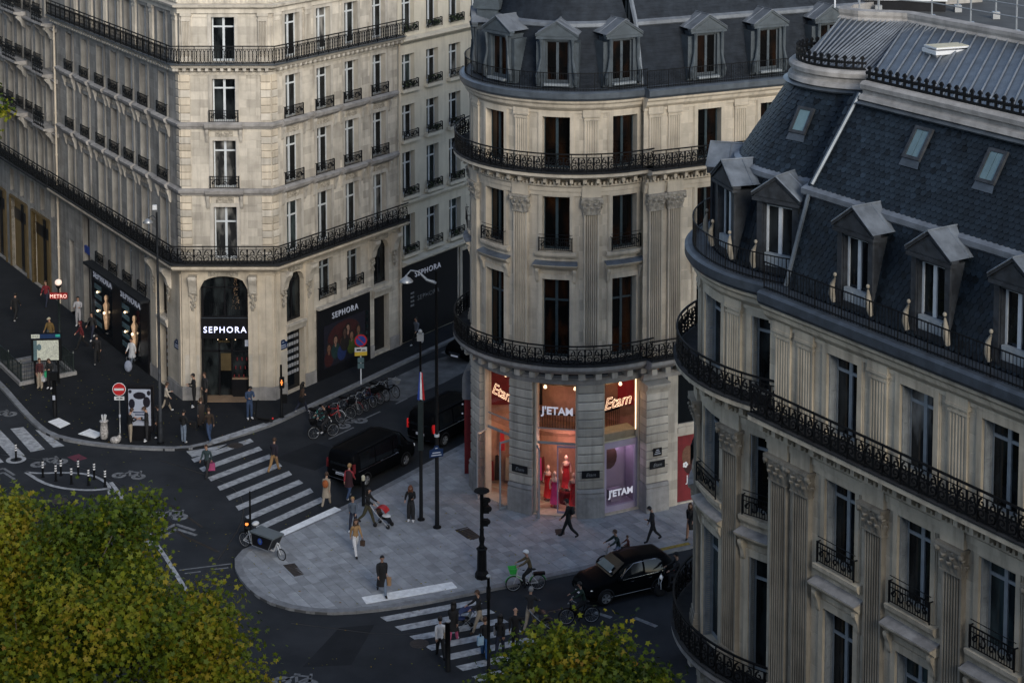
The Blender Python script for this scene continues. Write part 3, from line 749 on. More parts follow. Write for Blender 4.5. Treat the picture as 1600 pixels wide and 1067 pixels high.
# left zebra
for q in ([(-28.6, 99.9), (-28.0, 100.2), (-25.75, 96.65), (-26.3, 96.2)], [(-27.5, 100.4), (-26.85, 100.65), (-24.9, 97.5), (-25.55, 97.1)], [(-26.1, 100.25), (-25.7, 100.1), (-23.95, 97.95), (-24.5, 97.72)], [(-29.6, 99.0), (-29.0, 99.4), (-26.6, 95.7), (-27.3, 95.4)]):
    marking('crossing_stripe', [q], 'paint')
def tactile(q, nx, ny):
    """raised warning strip of blister tiles"""
    b = MB(); a, c, d, e = [Vector(p) for p in q]; b.prismz([tuple(p) for p in (a, e, d, c)], ZW - .02, ZW + .02)
    for i in range(nx):
        for j in range(ny):
            u, v = (i + .5) / nx, (j + .5) / ny; p = a.lerp(c, u).lerp(e.lerp(d, u), v)
            b.add([(p.x + x, p.y + y, ZW + z) for x, y, z in ((-.035, 0, .02), (0, -.035, .02), (.035, 0, .02), (0, .035, .02), (0, 0, .034))], [(0, 1, 4), (1, 2, 4), (2, 3, 4), (3, 0, 4)])
    o = b.build('tactile_strip', 'tactile'); 
    return tag(o, kind='structure')
tactile([(-11.13, 86.82), (-8.72, 89.76), (-8.36, 89.43), (-10.80, 86.50)], 30, 4)
tactile([(-6.64, 80.15), (-2.7, 81.64), (-2.44, 81.06), (-6.39, 79.52)], 34, 5)
tactile([(-25.61, 101.11), (-25.15, 101.68), (-24.31, 100.82), (-24.71, 100.16)], 8, 10)
tactile([(-23.54, 99.32), (-23.08, 100.06), (-22.15, 99.32), (-22.49, 98.68)], 8, 10)
def ring_pts(c, r, n=18, a0=0, a1=2 * math.pi): return [(c[0] + r * math.cos(a0 + (a1 - a0) * i / n), c[1] + r * math.sin(a0 + (a1 - a0) * i / n)) for i in range(n)]
def strip(pts, w, closed=False):
    out = []
    for a, b in zip(pts, pts[1:] + (pts[:1] if closed else [])):
        v = Vector((b[0] - a[0], b[1] - a[1])); 
        if v.length < 1e-6: continue
        v.normalize(); n = Vector((-v.y, v.x)) * w / 2
        out.append([(a[0] - n.x, a[1] - n.y), (b[0] - n.x, b[1] - n.y), (b[0] + n.x, b[1] + n.y), (a[0] + n.x, a[1] + n.y)])
    return out
def bike_symbol(c, ang, sc=1.0):
    ca, sa = math.cos(ang), math.sin(ang); T = lambda p: (c[0] + (p[0] * ca - p[1] * sa) * sc, c[1] + (p[0] * sa + p[1] * ca) * sc)
    polys = []
    for cx in (-.42, .42):
        o = ring_pts((cx, 0), .30, 16); i_ = ring_pts((cx, 0), .13, 16)
        for k in range(16): polys.append([T(o[k]), T(o[(k + 1) % 16]), T(i_[(k + 1) % 16]), T(i_[k])])
    for seg in ([(-.42, 0), (-.1, .42)], [(-.1, .42), (.35, .45)], [(-.1, .42), (.05, 0)], [(.05, 0), (.35, .45)], [(.35, .45), (.42, 0)], [(.35, .45), (.3, .62)], [(-.2, .5), (0.0, .5)]):
        polys += [[T(p) for p in q] for q in strip(seg, .09)]
    polys = [[p for p in q] for q in polys]
    return marking('bicycle_marking', polys, 'paint_worn', .005)
bike_symbol((-19.7, 93.9), R(-10), 1.25); bike_symbol((-16.75, 89.0), R(-12), 1.35); bike_symbol((-24.2, 95.6), R(20), 1.35); bike_symbol((-28.6, 102.4), R(20), 1.3); bike_symbol((-8.85, 101.2), R(42), 1.4); bike_symbol((-8.75, 72.95), R(-12), 1.35)
marking('chevron_marking', [q for dx in (0, .55) for q in strip([(-16.95 + dx * .3, 87.0 - dx), (-16.25 + dx * .3, 88.05 - dx), (-15.2 + dx * .3, 87.35 - dx)], .2)], 'paint_worn', .005)
marking('chevron_marking', [q for dx in (0, .55) for q in strip([(-27.2 + dx * .3, 94.2 - dx), (-26.4 + dx * .3, 94.9 - dx), (-25.6 + dx * .3, 94.0 - dx)], .15)], 'paint_worn', .005)
isl = smooth([(-25.11, 94.4), (-24.3, 94.22), (-23.3, 94.35), (-22.1, 94.25), (-21.2, 93.7), (-20.5, 92.8), (-20.34, 92.3)], 2); isl2 = smooth([(-20.34, 92.3), (-21.3, 92.05), (-22.7, 92.3), (-23.9, 93.0), (-25.11, 94.4)], 2)
marking('island_outline', strip(isl, .17) + strip(isl2, .2), 'paint', .006)
marking('lane_line', strip([(-20.45, 93.1), (-18.6, 89.5), (-16.1, 84.5), (-14.5, 81.0)], .2), 'paint', .007)
for p in ((-20.06, 91.9), (-19.55, 90.95), (-19.1, 90.05), (-18.6, 89.0), (-18.1, 88.0), (-17.6, 87.0), (-17.1, 86.0)):
    marking('lane_dash', [[(p[0] - .22, p[1] - .3), (p[0] + .12, p[1] - .3), (p[0] + .0, p[1] + .22), (p[0] - .34, p[1] + .22)]], 'paint', .006)
marking('stop_line', strip([(-15.2, 83.1), (-12.95, 83.75)], .1) + strip([(-14.9, 82.75), (-14.2, 82.95)], .1) + strip([(-13.7, 83.15), (-13.0, 83.35)], .1), 'paint_worn', .006)
marking('painted_square', [[(-23.45, 96.4), (-22.94, 96.83), (-22.33, 96.22), (-22.87, 95.79)]], 'red_paint')
for c in ((-26.05, 96.05), (-28.9, 99.75)):
    o = ring_pts(c, .52, 20); i_ = ring_pts(c, .3, 20); marking('ring_marking', [[o[k], o[(k + 1) % 20], i_[(k + 1) % 20], i_[k]] for k in range(20)], 'paint', .008)
decal('cement_patch', [(-8.3, 106.5), (-5.0, 111.4), (-3.6, 112.6), (-2.2, 110.5), (-4.0, 107.6), (-6.4, 104.6), (-7.6, 104.9)], 'cement', .003)
decal('cement_patch', [(-4.4, 112.9), (-2.6, 115.9), (4, 126), (6.6, 124.6), (1.0, 116.0), (-2.0, 111.4)], 'cement', .003)
for a, b in (((-9.9, 98.9), (-8.7, 100.6)), ((-8.2, 101.9), (-7.4, 103.0)), ((-6.6, 104.2), (-6.0, 105.1))): marking('lane_dash', strip([a, b], .12), 'paint_worn', .005)
for a, b in (((5.3, 78.5), (6.2, 77.7)), ((3.6, 79.0), (4.3, 78.5)), ((8.2, 76.2), (9.1, 75.5)), ((-3.2, 83.2), (-3.2, 83.2))):
    if a != b: marking('lane_dash', strip([a, b], .22), 'paint_worn', .005)
decal('kerb_marking', [(5.6, 84.15), (8.4, 85.5), (8.3, 85.75), (5.5, 84.4)], 'yellow_paint', ZW + .02)
marking('road_repair', strip([(-19.6, 90.4), (-17.2, 89.2), (-15.6, 86.7), (-13.7, 85.0)], .16) + strip([(-19.2, 91.1), (-16.8, 90.2), (-14.9, 87.7)], .12), 'black_paint', .002)
def grate(q, mt='rust_grate', n=9):
    b = MB(); a, c, d, e = [Vector(p) for p in q]
    b.prismz([tuple(p) for p in (a, e, d, c)], ZW - .02, ZW + .006)
    for i in range(n):
        u0, u1 = (i + .2) / n, (i + .8) / n
        pl = [a.lerp(e, u0).lerp(c.lerp(d, u0), .06), a.lerp(e, u0).lerp(c.lerp(d, u0), .94), a.lerp(e, u1).lerp(c.lerp(d, u1), .94), a.lerp(e, u1).lerp(c.lerp(d, u1), .06)]
        b.prismz([tuple(p) for p in pl[::-1]], ZW + .002, ZW + .018)
    return b.build('floor_grate', mt, plaza)
grate([(-2.75, 87.14), (-2.12, 87.5), (-1.42, 86.34), (-1.98, 85.94)]); grate([(-10.5, 83.36), (-9.99, 83.56), (-9.4, 82.41), (-9.84, 82.18)]); grate([(2.05, 87.2), (2.53, 87.28), (2.5, 86.6), (2.05, 86.52)])

for x, y, r in ((-22.5, 90.8, .36), (-14.8, 98.0, .36), (-8.2, 97.5, .34), (-3.9, 76.2, .36), (4.2, 77.0, .34), (-16.4, 81.2, .36)):
    b = MB(); b.lathe([(r + .05, .002), (r + .05, .006), (r, .006), (r, .004)], 20); b.lathe([(r - .02, .003), (r - .02, .009), (r - .06, .011)], 20)
    for k in range(6): b.box(-.22, .22, -.19 + k * .065, -.165 + k * .065, .0112, .014)
    tag(b.build('manhole_cover', 'rust_grate', None, False, Matrix.Translation((x, y, 0))), kind='structure')
for pts in ([(-24.5, 90.5), (-21.8, 91.0), (-21.2, 87.2), (-23.6, 86.0)], [(-12.5, 96.2), (-10.6, 98.4), (-8.6, 97.0), (-10.2, 94.6)], [(-7.4, 77.6), (-5.9, 77.9), (-6.6, 74.4), (-8.6, 74.2)], [(3.2, 80.3), (5.9, 81.6), (6.4, 80.7), (3.6, 79.3)]): decal('road_patch', pts, 'asphalt_walk', .002)
for pts in ([(-18.5, 96.0), (-14.0, 92.8), (-12.9, 89.0), (-13.6, 84.2)], [(-9.5, 78.0), (-4.0, 76.6), (2.0, 79.2), (9.0, 82.4)], [(-27.8, 97.0), (-22.0, 95.2), (-18.2, 90.6)]): marking('road_joint', strip(smooth(pts, 2), .05), 'black_paint', .0025)
# ------------------------------------------------------------------ corner building with the perfume shop
bA = empty('corner_building', (-16.1, 110, 0), 0, 'cream stone corner building over the SEPHORA shop with narrow front facing the crossing', 'building')
LEN_L, LEN_R, CH = 20.95, 11.45, 5.1
PA = Path([cL + uL * LEN_L, cL, cR, cR + uR * LEN_R])
sl = lambda d: LEN_L - d
sc_ = lambda x: LEN_L + (x + 18.65)
sr = lambda d: LEN_L + CH + d
LA = PA.L
WINR = [1.80, 4.49, 7.02, 9.62]; WINL = [2.55, 5.5, 7.9, 10.4, 12.8, 15.6, 18.5]; XC = -16.2
bays = [(sl(d), 1.15) for d in WINL] + [(sc_(XC), 1.3)] + [(sr(d), 1.25) for d in WINR]
FL = [(8.25, 11.3), (12.35, 15.1), (16.12, 18.62), (19.58, 22.12)]
ops = [(s - w / 2, s + w / 2, z0, z1) for z0, z1 in FL for s, w in bays]
m = MB(); wall(m, PA, sl(0), LA, 7.75, 22.5, [q for q in ops if q[0] > sl(0)], 0.0, .42, .46, 1.05); tag(m.build('wall', 'stone', bA), kind='stuff')
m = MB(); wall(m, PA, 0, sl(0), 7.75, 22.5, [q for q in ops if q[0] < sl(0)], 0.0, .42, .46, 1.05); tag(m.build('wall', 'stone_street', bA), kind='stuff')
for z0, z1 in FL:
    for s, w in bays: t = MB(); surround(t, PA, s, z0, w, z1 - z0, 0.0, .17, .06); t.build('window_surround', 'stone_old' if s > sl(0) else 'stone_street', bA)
for k, (z0, z1) in enumerate(FL):
    for i, (s, w) in enumerate(bays):
        add_window(bA, PA, s, z0, w, z1 - z0, 0.0, 'frame_white', 'pane', .77 if k else .70, 0)
        if k in (1, 2): guard(bA, PA, s, z0 + .02, w + .34, .04, .72)
# string courses with small hoods over the windows
for z, hood in ((11.98, True), (15.78, True)):
    c = MB(); sweep(c, PA, 0, LA, [(-.05, z), (.10, z), (.14, z + .1), (.24, z + .16), (.27, z + .3), (.12, z + .36), (-.05, z + .38)])
    for s, w in bays: sweep(c, PA, s - w / 2 - .42, s + w / 2 + .42, [(.1, z - .05), (.22, z - .02), (.38, z + .13), (.43, z + .31), (.2, z + .40), (.1, z + .40)])
    c.build('string_course', 'stone_grey', bA)
    for s, w in bays:
        for sx in (-1, 1): obj('console', bracket_mesh(.16, .75, .2, 'stone_old'), bA, PA.M(s + sx * (w / 2 + .30), .04, z - .03))
        obj('carved_panel', frieze_mesh(1.0, .38, 'stone_carved', 3 if z > 13 else 5), bA, PA.M(s, .03, z - .52))
# quoins at both corners of the narrow front
for z0, z1 in ((8.3, 11.9), (12.45, 15.7), (16.2, 18.85)):
    n = round((z1 - z0) / .42); h = (z1 - z0) / n
    for sx, c in ((-1, sc_(-18.65)), (1, sc_(-13.55))):
        for i in range(n):
            for a, b in (((c + .02, c + .56) if sx < 0 else (c - .56, c - .02)), ((c - .48, c - .02) if sx < 0 else (c + .02, c + .48))):
                q = MB(); q.tint = rnd.uniform(-1, 1); a2, b2 = a + .004, b - .004; sweep(q, PA, a2, b2, [(-.02, z0 + i * h + .03), (.05, z0 + i * h + .03), (.08, z0 + i * h + .07), (.08, z0 + (i + 1) * h - .04), (.05, z0 + (i + 1) * h - .005), (-.02, z0 + (i + 1) * h - .005)])
                q.build('quoin', 'stone_warm' if i % 3 else 'stone', bA)
# cornice with modillions under the upper balcony
c = MB(); sweep(c, PA, 0, LA, [(-.05, 18.85), (.06, 18.85), (.06, 19.0), (.2, 19.08), (.22, 19.14), (-.05, 19.14)])
sweep(c, PA, 0, LA, [(-.05, 19.32), (.60, 19.32), (.66, 19.40), (.72, 19.47), (-.05, 19.47)])
c.build('cornice', 'stone', bA)
d_ = MB(); q = .2
while q < LA - .2:
    pbox(d_, PA, q, q + .18, 19.141, 19.319, .05, .55); q += .42
tag(d_.build('modillion_row', 'stone_old', bA), kind='stuff')
balcony(bA, PA, 0.02, LA - .02, 19.56, .78, .085, 1.0, 'lace', 'zinc', panel=.9)
# lower balcony
c = MB(); sweep(c, PA, 0, LA, [(-.05, 7.45), (.14, 7.45), (.14, 7.6), (.3, 7.7), (.5, 7.78), (.82, 7.86), (.9, 7.98), (.9, 8.06), (-.05, 8.06)]); c.build('cornice', 'stone_warm', bA)
balcony(bA, PA, 0.02, LA - .02, 8.2, .92, .135, 1.02, 'rich', 'balcony_floor', panel=1.0)
# pilasters, entablature and balustrade of the top storey
for s in [sc_(-18.25), sc_(-13.95), sr(.45), sr(3.1), sr(5.75), sr(8.3), sl(.5), sl(4.0), sl(6.7), sl(9.15), sl(11.6), sl(14.2), sl(17.0)]:
    if s in (sr(5.75), sr(8.3)): continue
    obj('pilaster', pilaster_mesh(.5, 2.75, .12, 'stone', 5, .3, .45), bA, PA.M(s, 0, 19.6))
c = MB(); sweep(c, PA, 0, LA, [(-.05, 22.35), (.16, 22.35), (.16, 22.6), (.3, 22.68), (.45, 22.72), (.5, 22.86), (-.05, 22.9)]); pbox(c, PA, 0.0, LA, 22.9, 23.75, -.1, .12)
q = .15
while q < LA - .2: pbox(c, PA, q, q + .13, 22.98, 23.6, .118, .2); q += .3
sweep(c, PA, 0, LA, [(-.12, 23.75), (.24, 23.75), (.24, 23.9), (-.12, 23.9)]); c.build('entablature', 'stone', bA)
r_ = MB(); sweep(r_, PA, 0, LA, [(-.4, 23.7), (-1.3, 26.6)], closed=False); r_.build('roof', 'zinc', bA)
fa = [PA.at(q, -1.3) for q in (0, sl(0), sr(0), LA)]
b = MB(); b.add([(p.x, p.y, 26.6) for p in fa], [(0, 1, 2, 3)]); b.build('roof_deck', 'zinc', bA)
# ---- ground and mezzanine storey
og = .12
GO = [(sr(1.0), sr(2.5), .14, 3.72), (sr(1.0), sr(2.5), 4.25, 7.15), (sr(3.6), sr(8.35), .12, 4.35), (sr(3.85), sr(5.1), 4.95, 7.25), (sr(6.4), sr(7.65), 4.95, 7.25), (sr(8.9), sr(10.35), .25, 4.0), (sr(8.9), sr(10.35), 4.45, 7.2),
      (sc_(-17.72), sc_(-14.98), .14, 7.32), (sl(3.45), sl(2.2), .14, 3.72), (sl(3.45), sl(2.2), 4.25, 7.15), (sl(14.55), sl(5.0), .12, 4.5), (sl(16.4), sl(15.1), .12, 7.2), (sl(19.0), sl(18.1), .12, 5.0)] + [(sl(d + .55), sl(d - .55), 4.75, 7.2) for d in (5.9, 8.3, 10.75, 13.1)]
m = MB(); wall(m, PA, sl(4.7), sr(3.4), .0, 7.5, [g for g in GO if g[1] > sl(4.7) and g[0] < sr(3.4)], og, .45, .95, 2.6, .006, .35); tag(m.build('wall', 'stone_warm', bA), kind='stuff')
m = MB(); wall(m, PA, sr(3.4), LA, .0, 7.5, [g for g in GO if g[0] > sr(3.4)], og, .45, .46, 1.3, .02, .8); tag(m.build('wall', 'stone', bA), kind='stuff'); m = MB(); wall(m, PA, 0, sl(4.7), .0, 7.5, [g for g in GO if g[1] < sl(4.7)], og, .45, .42, 1.2, .03, .9); tag(m.build('wall', 'stone_street', bA), kind='stuff')
a_ = MB()
for s0, s1, zs, zc in ((sr(1.0), sr(2.5), 6.55, 7.15), (sr(8.9), sr(10.35), 6.6, 7.2), (sc_(-17.72), sc_(-14.98), 6.55, 7.32), (sl(3.45), sl(2.2), 6.55, 7.15)): arch_fill(a_, PA, s0, s1, zs, zc, og + .003, .45)
a_.build('arch_head', 'stone_warm', bA)
pl = MB()
for s0, s1 in ((sl(4.9), sl(3.5)), (sl(2.15), sc_(-17.76)), (sc_(-14.94), sr(.96)), (sr(2.54), sr(3.5)), (sr(8.42), sr(8.86)), (sr(10.4), LA - .01)):
    pl = MB(); pbox(pl, PA, s0, s1, 0.0, .82, .05, og + .06); pbox(pl, PA, s0, s1, .82, .9, .05, og + .03); pl.build('plinth', 'stone_grey', bA)
pp = MB()
for s0, s1 in ((sc_(-18.3), sc_(-17.95)), (sc_(-14.75), sc_(-14.4)), (sc_(-13.95), sc_(-13.58)), (sr(.05), sr(.4)), (sr(2.75), sr(3.3)), (sl(4.6), sl(3.75)), (sl(.4), sl(.05))):
    pp = MB(); pbox(pp, PA, s0, s1, .9, 7.42, og - .05, og + .07); pp.build('pier', 'stone_warm', bA)
pc_ = MB()
for s0, s1 in ((sc_(-18.0) , sc_(-17.76)), (sc_(-14.94), sc_(-14.3)), (sr(.45), sr(.95)), (sc_(-18.6), sc_(-18.32))): pc_ = MB(); pbox(pc_, PA, s0 , s1, .9, 2.75, og - .05, og + .012); pc_.build('cleaned_stone_band', 'stone', bA)
for s in (sc_(-18.05), sc_(-14.65), sr(2.85), sr(.68), sl(3.95), sr(8.65), sr(10.8), sl(1.7)):
    cn = obj('console', bracket_mesh(.44, 1.25, .55, 'stone'), bA, PA.M(s, og, 7.44))
    obj('garland', swag_mesh(.42, .9, 'stone_carved', 4), bA, PA.M(s, og + .05, 6.3))
for s, w in ((sc_(-16.35), 1.7), (sr(1.75), 1.2), (sr(9.62), 1.2)): obj('carved_panel', frieze_mesh(w, .3, 'stone_carved', 11), bA, PA.M(s, og + .03, 7.33 if s < sr(0) else 7.22))
# mezzanine windows
for s in [sr(4.475), sr(7.025)] + [sl(d) for d in (5.9, 8.3, 10.75, 13.1)]:
    z0, z1 = (4.95, 7.25) if s > sr(0) else (4.75, 7.2); w = 1.25 if s > sr(0) else 1.1
    add_window(bA, PA, s, z0, w, z1 - z0, og, 'frame_grey', 'pane', .78); guard(bA, PA, s, z0 + .02, w + .25, og + .02, .7)
for s0, s1, z0, z1 in GO:                                     # arched bays: dark metal glazing
    w = s1 - s0
    if w < 1.6 and z0 > 4 and s0 not in (sr(3.85), sr(6.4)) and not (s0 < sl(4.9)): add_window(bA, PA, (s0 + s1) / 2, z0, w, z1 - z0, og, 'black_paint', 'pane', .8)
sb = MB()
for s0, s1 in ((sr(.9), sr(2.6)), (sl(3.55), sl(2.1)), (sr(8.8), sr(10.45))): sb = MB(); sweep(sb, PA, s0, s1, [(og - .3, 3.76), (og + .06, 3.76), (og + .1, 3.95), (og + .16, 4.1), (og + .16, 4.2), (og - .3, 4.24)]); sb.build('window_sill', 'stone', bA)
for s0, s1 in ((sr(1.0), sr(2.5)), (sl(3.45), sl(2.2))):      # striped lower shop windows
    w = s1 - s0; M = PA.M((s0 + s1) / 2, og - .4, .14)
    g = MB(); g.box(-w/2, w/2, 0, .02, 0, 3.58); sw = g.build('shop_window', 'car_glass', bA, world=M)
    for k in range(6):
        z = .9 + k * .42; h = MB()
        for j in range(6):
            x = -w/2 + .14 + j * (w - .2) / 6; h.box(x, x + (w - .2) / 6 - .05, -.02, -.002, z, z + .2)
        h.build('display_shelf', 'shelf_pale', sw, world=M)
# chamfer entrance
M = PA.M(sc_(-16.35), og - .42, .14)
g = MB(); w = 2.72; g.box(-w/2, w/2, .02, .04, 4.75, 7.2); tr_ = g.build('transom_window', 'pane', bA, world=M)
g = MB()
for x in (-w/2 + .05, -.05, w/2 - .15): g.box(x, x + .1, -.02, .02, 4.75, 7.0)
g.box(-w/2, w/2, -.02, .02, 4.65, 4.75); g.box(-w/2, w/2, -.02, .02, 6.4, 6.46)
for i in range(16): g.box(-w/2 + .5 + i * .11, -w/2 + .515 + i * .11, -.03, -.015, 4.75, 5.5)
g.build('glazing_bars', 'black_paint', tr_, world=M)
lt = MB(); rs = random.Random(5)
for i in range(95):
    u = rs.random(); wd = .12 + .28 * u; lt.ball((.62 + (rs.random() - .5) * 2 * wd * .6, .0, 6.9 - u * 1.75), .011, n=4, m=3)
tag(lt.build('fairy_lights', 'warm_display', tr_, world=M), kind='stuff')  # glowing balls standing in for a lit tree mirrored in the glass
g = MB(); g.box(-w/2 + .001, w/2 - .001, -.12, .08, 3.45, 4.64); g.build('fascia', 'black_paint', bA, world=M)
text('sign_letters', 'SEPHORA', .50, 'sign_white', bA, M @ Matrix.Translation((0, -.14, 3.82)), .02, sx=.98, space=1.24)
g = MB(); g.box(-w/2, w/2, .25, .27, 0, 3.45); dk = g.build('entrance_glass', 'pane', bA, world=M)
g = MB()
for x in (-w/2, -.42, .3, w/2 - .08): g.box(x, x + .08, .18, .25, 0, 3.45)
g.box(-w/2, w/2, .18, .25, 2.6, 2.68); g.build('door_frame', 'black_paint', bA, world=M)
g = MB(); g.box(.4, 1.25, .0, .17, .0, 1.05); g.build('display_counter', 'black_paint', bA, world=M)
g = MB(); g.box(.36, 1.27, -.04, .19, 1.05, 1.1); g.build('counter_top', 'wood_table', bA, world=M)
g = MB()
for i in range(9): g.box(.45 + i * .09, .5 + i * .09, .05, .12, 1.12 + .5 * (i % 3), 1.3 + .5 * (i % 3))
g.build('perfume_bottle', 'dark_red', bA, world=M)
g = MB(); g.box(-.3, .28, .16, .24, 1.5, 2.5); g.build('lit_poster', 'gold_lit', bA, world=M)
g = MB(); g.box(1.1, 1.32, .08, .17, 2.95, 3.3); g.build('lit_screen', 'sign_dim', bA, world=M)
text('lit_lettering', 'SEPHORA', .15, 'gold_lit', bA, M @ Matrix.Translation((-.1, .15, 3.15)), .02)
for i in range(3):
    g = MB(); g.ball((-.45 + i * .5, .14, 3.32 + .03 * (i % 2)), .022); g.build('ceiling_spot', 'warm_bulb', bA, world=M)
g = MB(); g.box(-1.5, 1.5, -.75, .3, -.02, .02); g.build('door_step', 'wood_table', bA, world=M)
# right-hand shop front with the big poster
s0, s1 = sr(3.55), sr(8.4); Mr = PA.M((s0 + s1) / 2, og, 0); w = s1 - s0
g = MB(); g.box(-w/2, w/2, -.10, .3, .12, 4.42); sf = g.build('shopfront', 'black_paint', bA, world=Mr)
g = MB(); g.prism([(-w/2 - .05, 4.42), (w/2 + .05, 4.42), (w/2 + .05, 4.56), (-w/2 - .05, 4.56)], -.3, .0); g.build('shopfront_ledge', 'stone_old', bA, world=Mr)
text('sign_letters', 'SEPHORA', .5, 'sign_dim', bA, Mr @ Matrix.Translation((.05, -.13, 3.58)), .02, sx=.95, space=1.25)
g = MB(); g.box(-w/2 + .55, w/2 - .5, -.113, -.101, .75, 3.3); ps = g.build('poster', 'poster_dark', sf, world=Mr)
SK = [(0.16, 0.075, 0.045), (0.24, 0.13, 0.09), (0.11, 0.05, 0.035), (0.30, 0.17, 0.12), (0.07, 0.035, 0.025), (0.22, 0.11, 0.07)]
for i, c in enumerate(SK): mat('portrait_skin_%d' % i, c, .6, .25, 9)
for n_, c in (('portrait_blue', (.012, .025, .10)), ('portrait_lime', (.06, .085, .01)), ('portrait_hair', (.012, .008, .007)), ('portrait_red', (.04, .007, .007)), ('portrait_teal', (.01, .03, .03))): mat(n_, c, .6, .2, 8)
def ell(b, cx, cz, rx, rz, y, n=14): b.add([(cx + rx * math.cos(2 * math.pi * k / n), y, cz + rz * math.sin(2 * math.pi * k / n)) for k in range(n)], [tuple(range(n))])
g = MB(); ell(g, -.05, 2.35, 1.5, .85, -.1145, 20); g.build('poster_glow', 'portrait_red', sf, world=Mr)
faces = [(-1.45, 1.85, 0, 'portrait_red'), (-.85, 2.2, 1, 'portrait_teal'), (-.28, 1.95, 2, 'portrait_blue'), (.28, 2.62, 3, 'portrait_red'), (.62, 2.1, 5, 'portrait_lime'), (1.25, 2.3, 0, 'portrait_teal'), (-.02, 2.45, 4, 'portrait_hair')]
for i, (x, z, k, gm) in enumerate(faces):
    y = -.118 - i * .004
    g = MB(); ell(g, x, z - .62, .42, .48, y); g.build('printed_dress', gm, ps, world=Mr)
    g = MB(); ell(g, x, z + .04, .24, .31, y - .001); g.build('printed_hair', 'portrait_hair', ps, world=Mr)
    g = MB(); ell(g, x, z, .155, .23, y - .002); ell(g, x, z - .27, .08, .12, y - .0025); g.build('printed_face', 'portrait_skin_%d' % k, ps, world=Mr)
    g = MB()
    for sx in (-1, 1): ell(g, x + sx * .06, z + .05, .028, .012, y - .003, 8)
    ell(g, x, z - .11, .05, .02, y - .003, 8); g.build('printed_features', 'portrait_hair', ps, world=Mr)
for k in range(6):
    g = MB(); g.box(w/2 - .42, w/2 - .2, -.106, -.1005, .9 + k * .42, 1.12 + k * .42); g.build('display_shelf', 'pane_teal', sf, world=Mr)
# far-right doorway
Mq = PA.M(sr(9.625), og - .4, .2); g = MB(); g.box(-.72, .72, 0, .03, 0, 3.8); g.build('doorway', 'black_paint', bA, world=Mq)
# left-hand shop front with two lit windows
s0, s1 = sl(14.6), sl(4.95); Ml = PA.M((s0 + s1) / 2, og, 0); w = s1 - s0
g = MB(); g.box(-w/2, w/2, -.12, .3, .12, 4.5); lf = g.build('shopfront', 'black_paint', bA, world=Ml)
g = MB(); g.box(-w/2 - .1, w/2 + .1, -.62, .0, 4.5, 4.66); g.build('shopfront_ledge', 'asphalt_walk', bA, world=Ml)
for dx in (-2.75, 2.05):
    text('sign_letters', 'SEPHORA', .58, 'sign_dim', bA, Ml @ Matrix.Translation((dx, -.15, 3.75)), .02, sx=1.15, space=1.2)
    g = MB(); g.box(dx - 1.55, dx + 1.55, -.135, -.119, .5, 3.6); dw = g.build('display_window', 'car_glass', lf, world=Ml)
    for k in range(5):
        g = MB(); g.box(dx - 1.45, dx - .25, -.15, -.136, .75 + k * .58, 1.05 + k * .58); g.build('display_shelf', 'louvre_glass', dw, world=Ml)
    g = MB(); g.lathe([(.10, .95), (.14, 1.35), (.2, 1.75), (.13, 2.1), (.2, 2.5), (.06, 2.72), (.11, 2.86), (.1, 3.05), (.02, 3.12)], 10, (dx + .6, -.15, 0)); g.v = [(dx + .6 + (x - dx - .6) * .72, y, z) for x, y, z in g.v]; g.build('display_figure', 'warm_display', dw, True, Ml)
    for kz in (1.75, 2.95):
        g = MB(); g.ball((dx - .8, -.2, kz), .07); g.build('display_lamp', 'warm_bulb', dw, True, Ml)
    g = MB(); g.ball((dx + .62, -.28, 2.0), .085); g.build('display_lamp', 'warm_bulb', dw, True, Ml)
for s_, w_, z_, zz in ((sl(15.75), 1.28, .12, 7.08), (sl(18.55), .9, .12, 4.9)):
    g = MB(); g.box(-w_/2, w_/2, 0, .03, z_, zz); g.build('doorway', 'black_paint', bA, world=PA.M(s_, og - .35, 0))
g = MB(); g.box(-.62, .62, -.02, .08, 4.75, 5.2); bs = g.build('lit_sign', 'blue', bA, world=PA.M(sl(15.75), og - .1, 0))
text('sign_letters', 'SEPHORA', .3, 'sign_blue', bA, PA.M(sl(15.75), og - .13, 4.83), .01)
# street-name plates
def name_plate(P, s, o, z, parent=None):
    M = P.M(s, o, z); g = MB(); g.prism([(-.34, 0), (.34, 0), (.34, .38), (.2, .44), (.12, .56), (-.12, .56), (-.2, .44), (-.34, .38)], -.025, .0)
    p = g.build('street_name_plate', 'plate_blue', parent, world=M)
    g = MB(); 
    for z_, hw in ((.1, .26), (.22, .22), (.40, .07)): g.box(-hw, hw, -.03, -.0255, z_, z_ + .035)
    g.build('plate_lettering', 'sign_dim', p, world=M); return p
name_plate(PA, sr(.6), og + .03, 2.9, bA); name_plate(PA, sl(.7), og + .03, 2.9, bA)
# rainwater pipes
for s, z1 in ((LA - .06, 19.2), (.05, 18.8)):
    p = PA.at(s, .22); g = MB(); g.tube([(p.x, p.y, .2), (p.x, p.y, z1)], .07, 8)
    for z in (4, 7, 10.2, 13, 16): g.lathe([(.1, -.05), (.1, .05)], 8, (p.x, p.y, z))
    g.build('drain_pipe', 'stone_warm', bA)

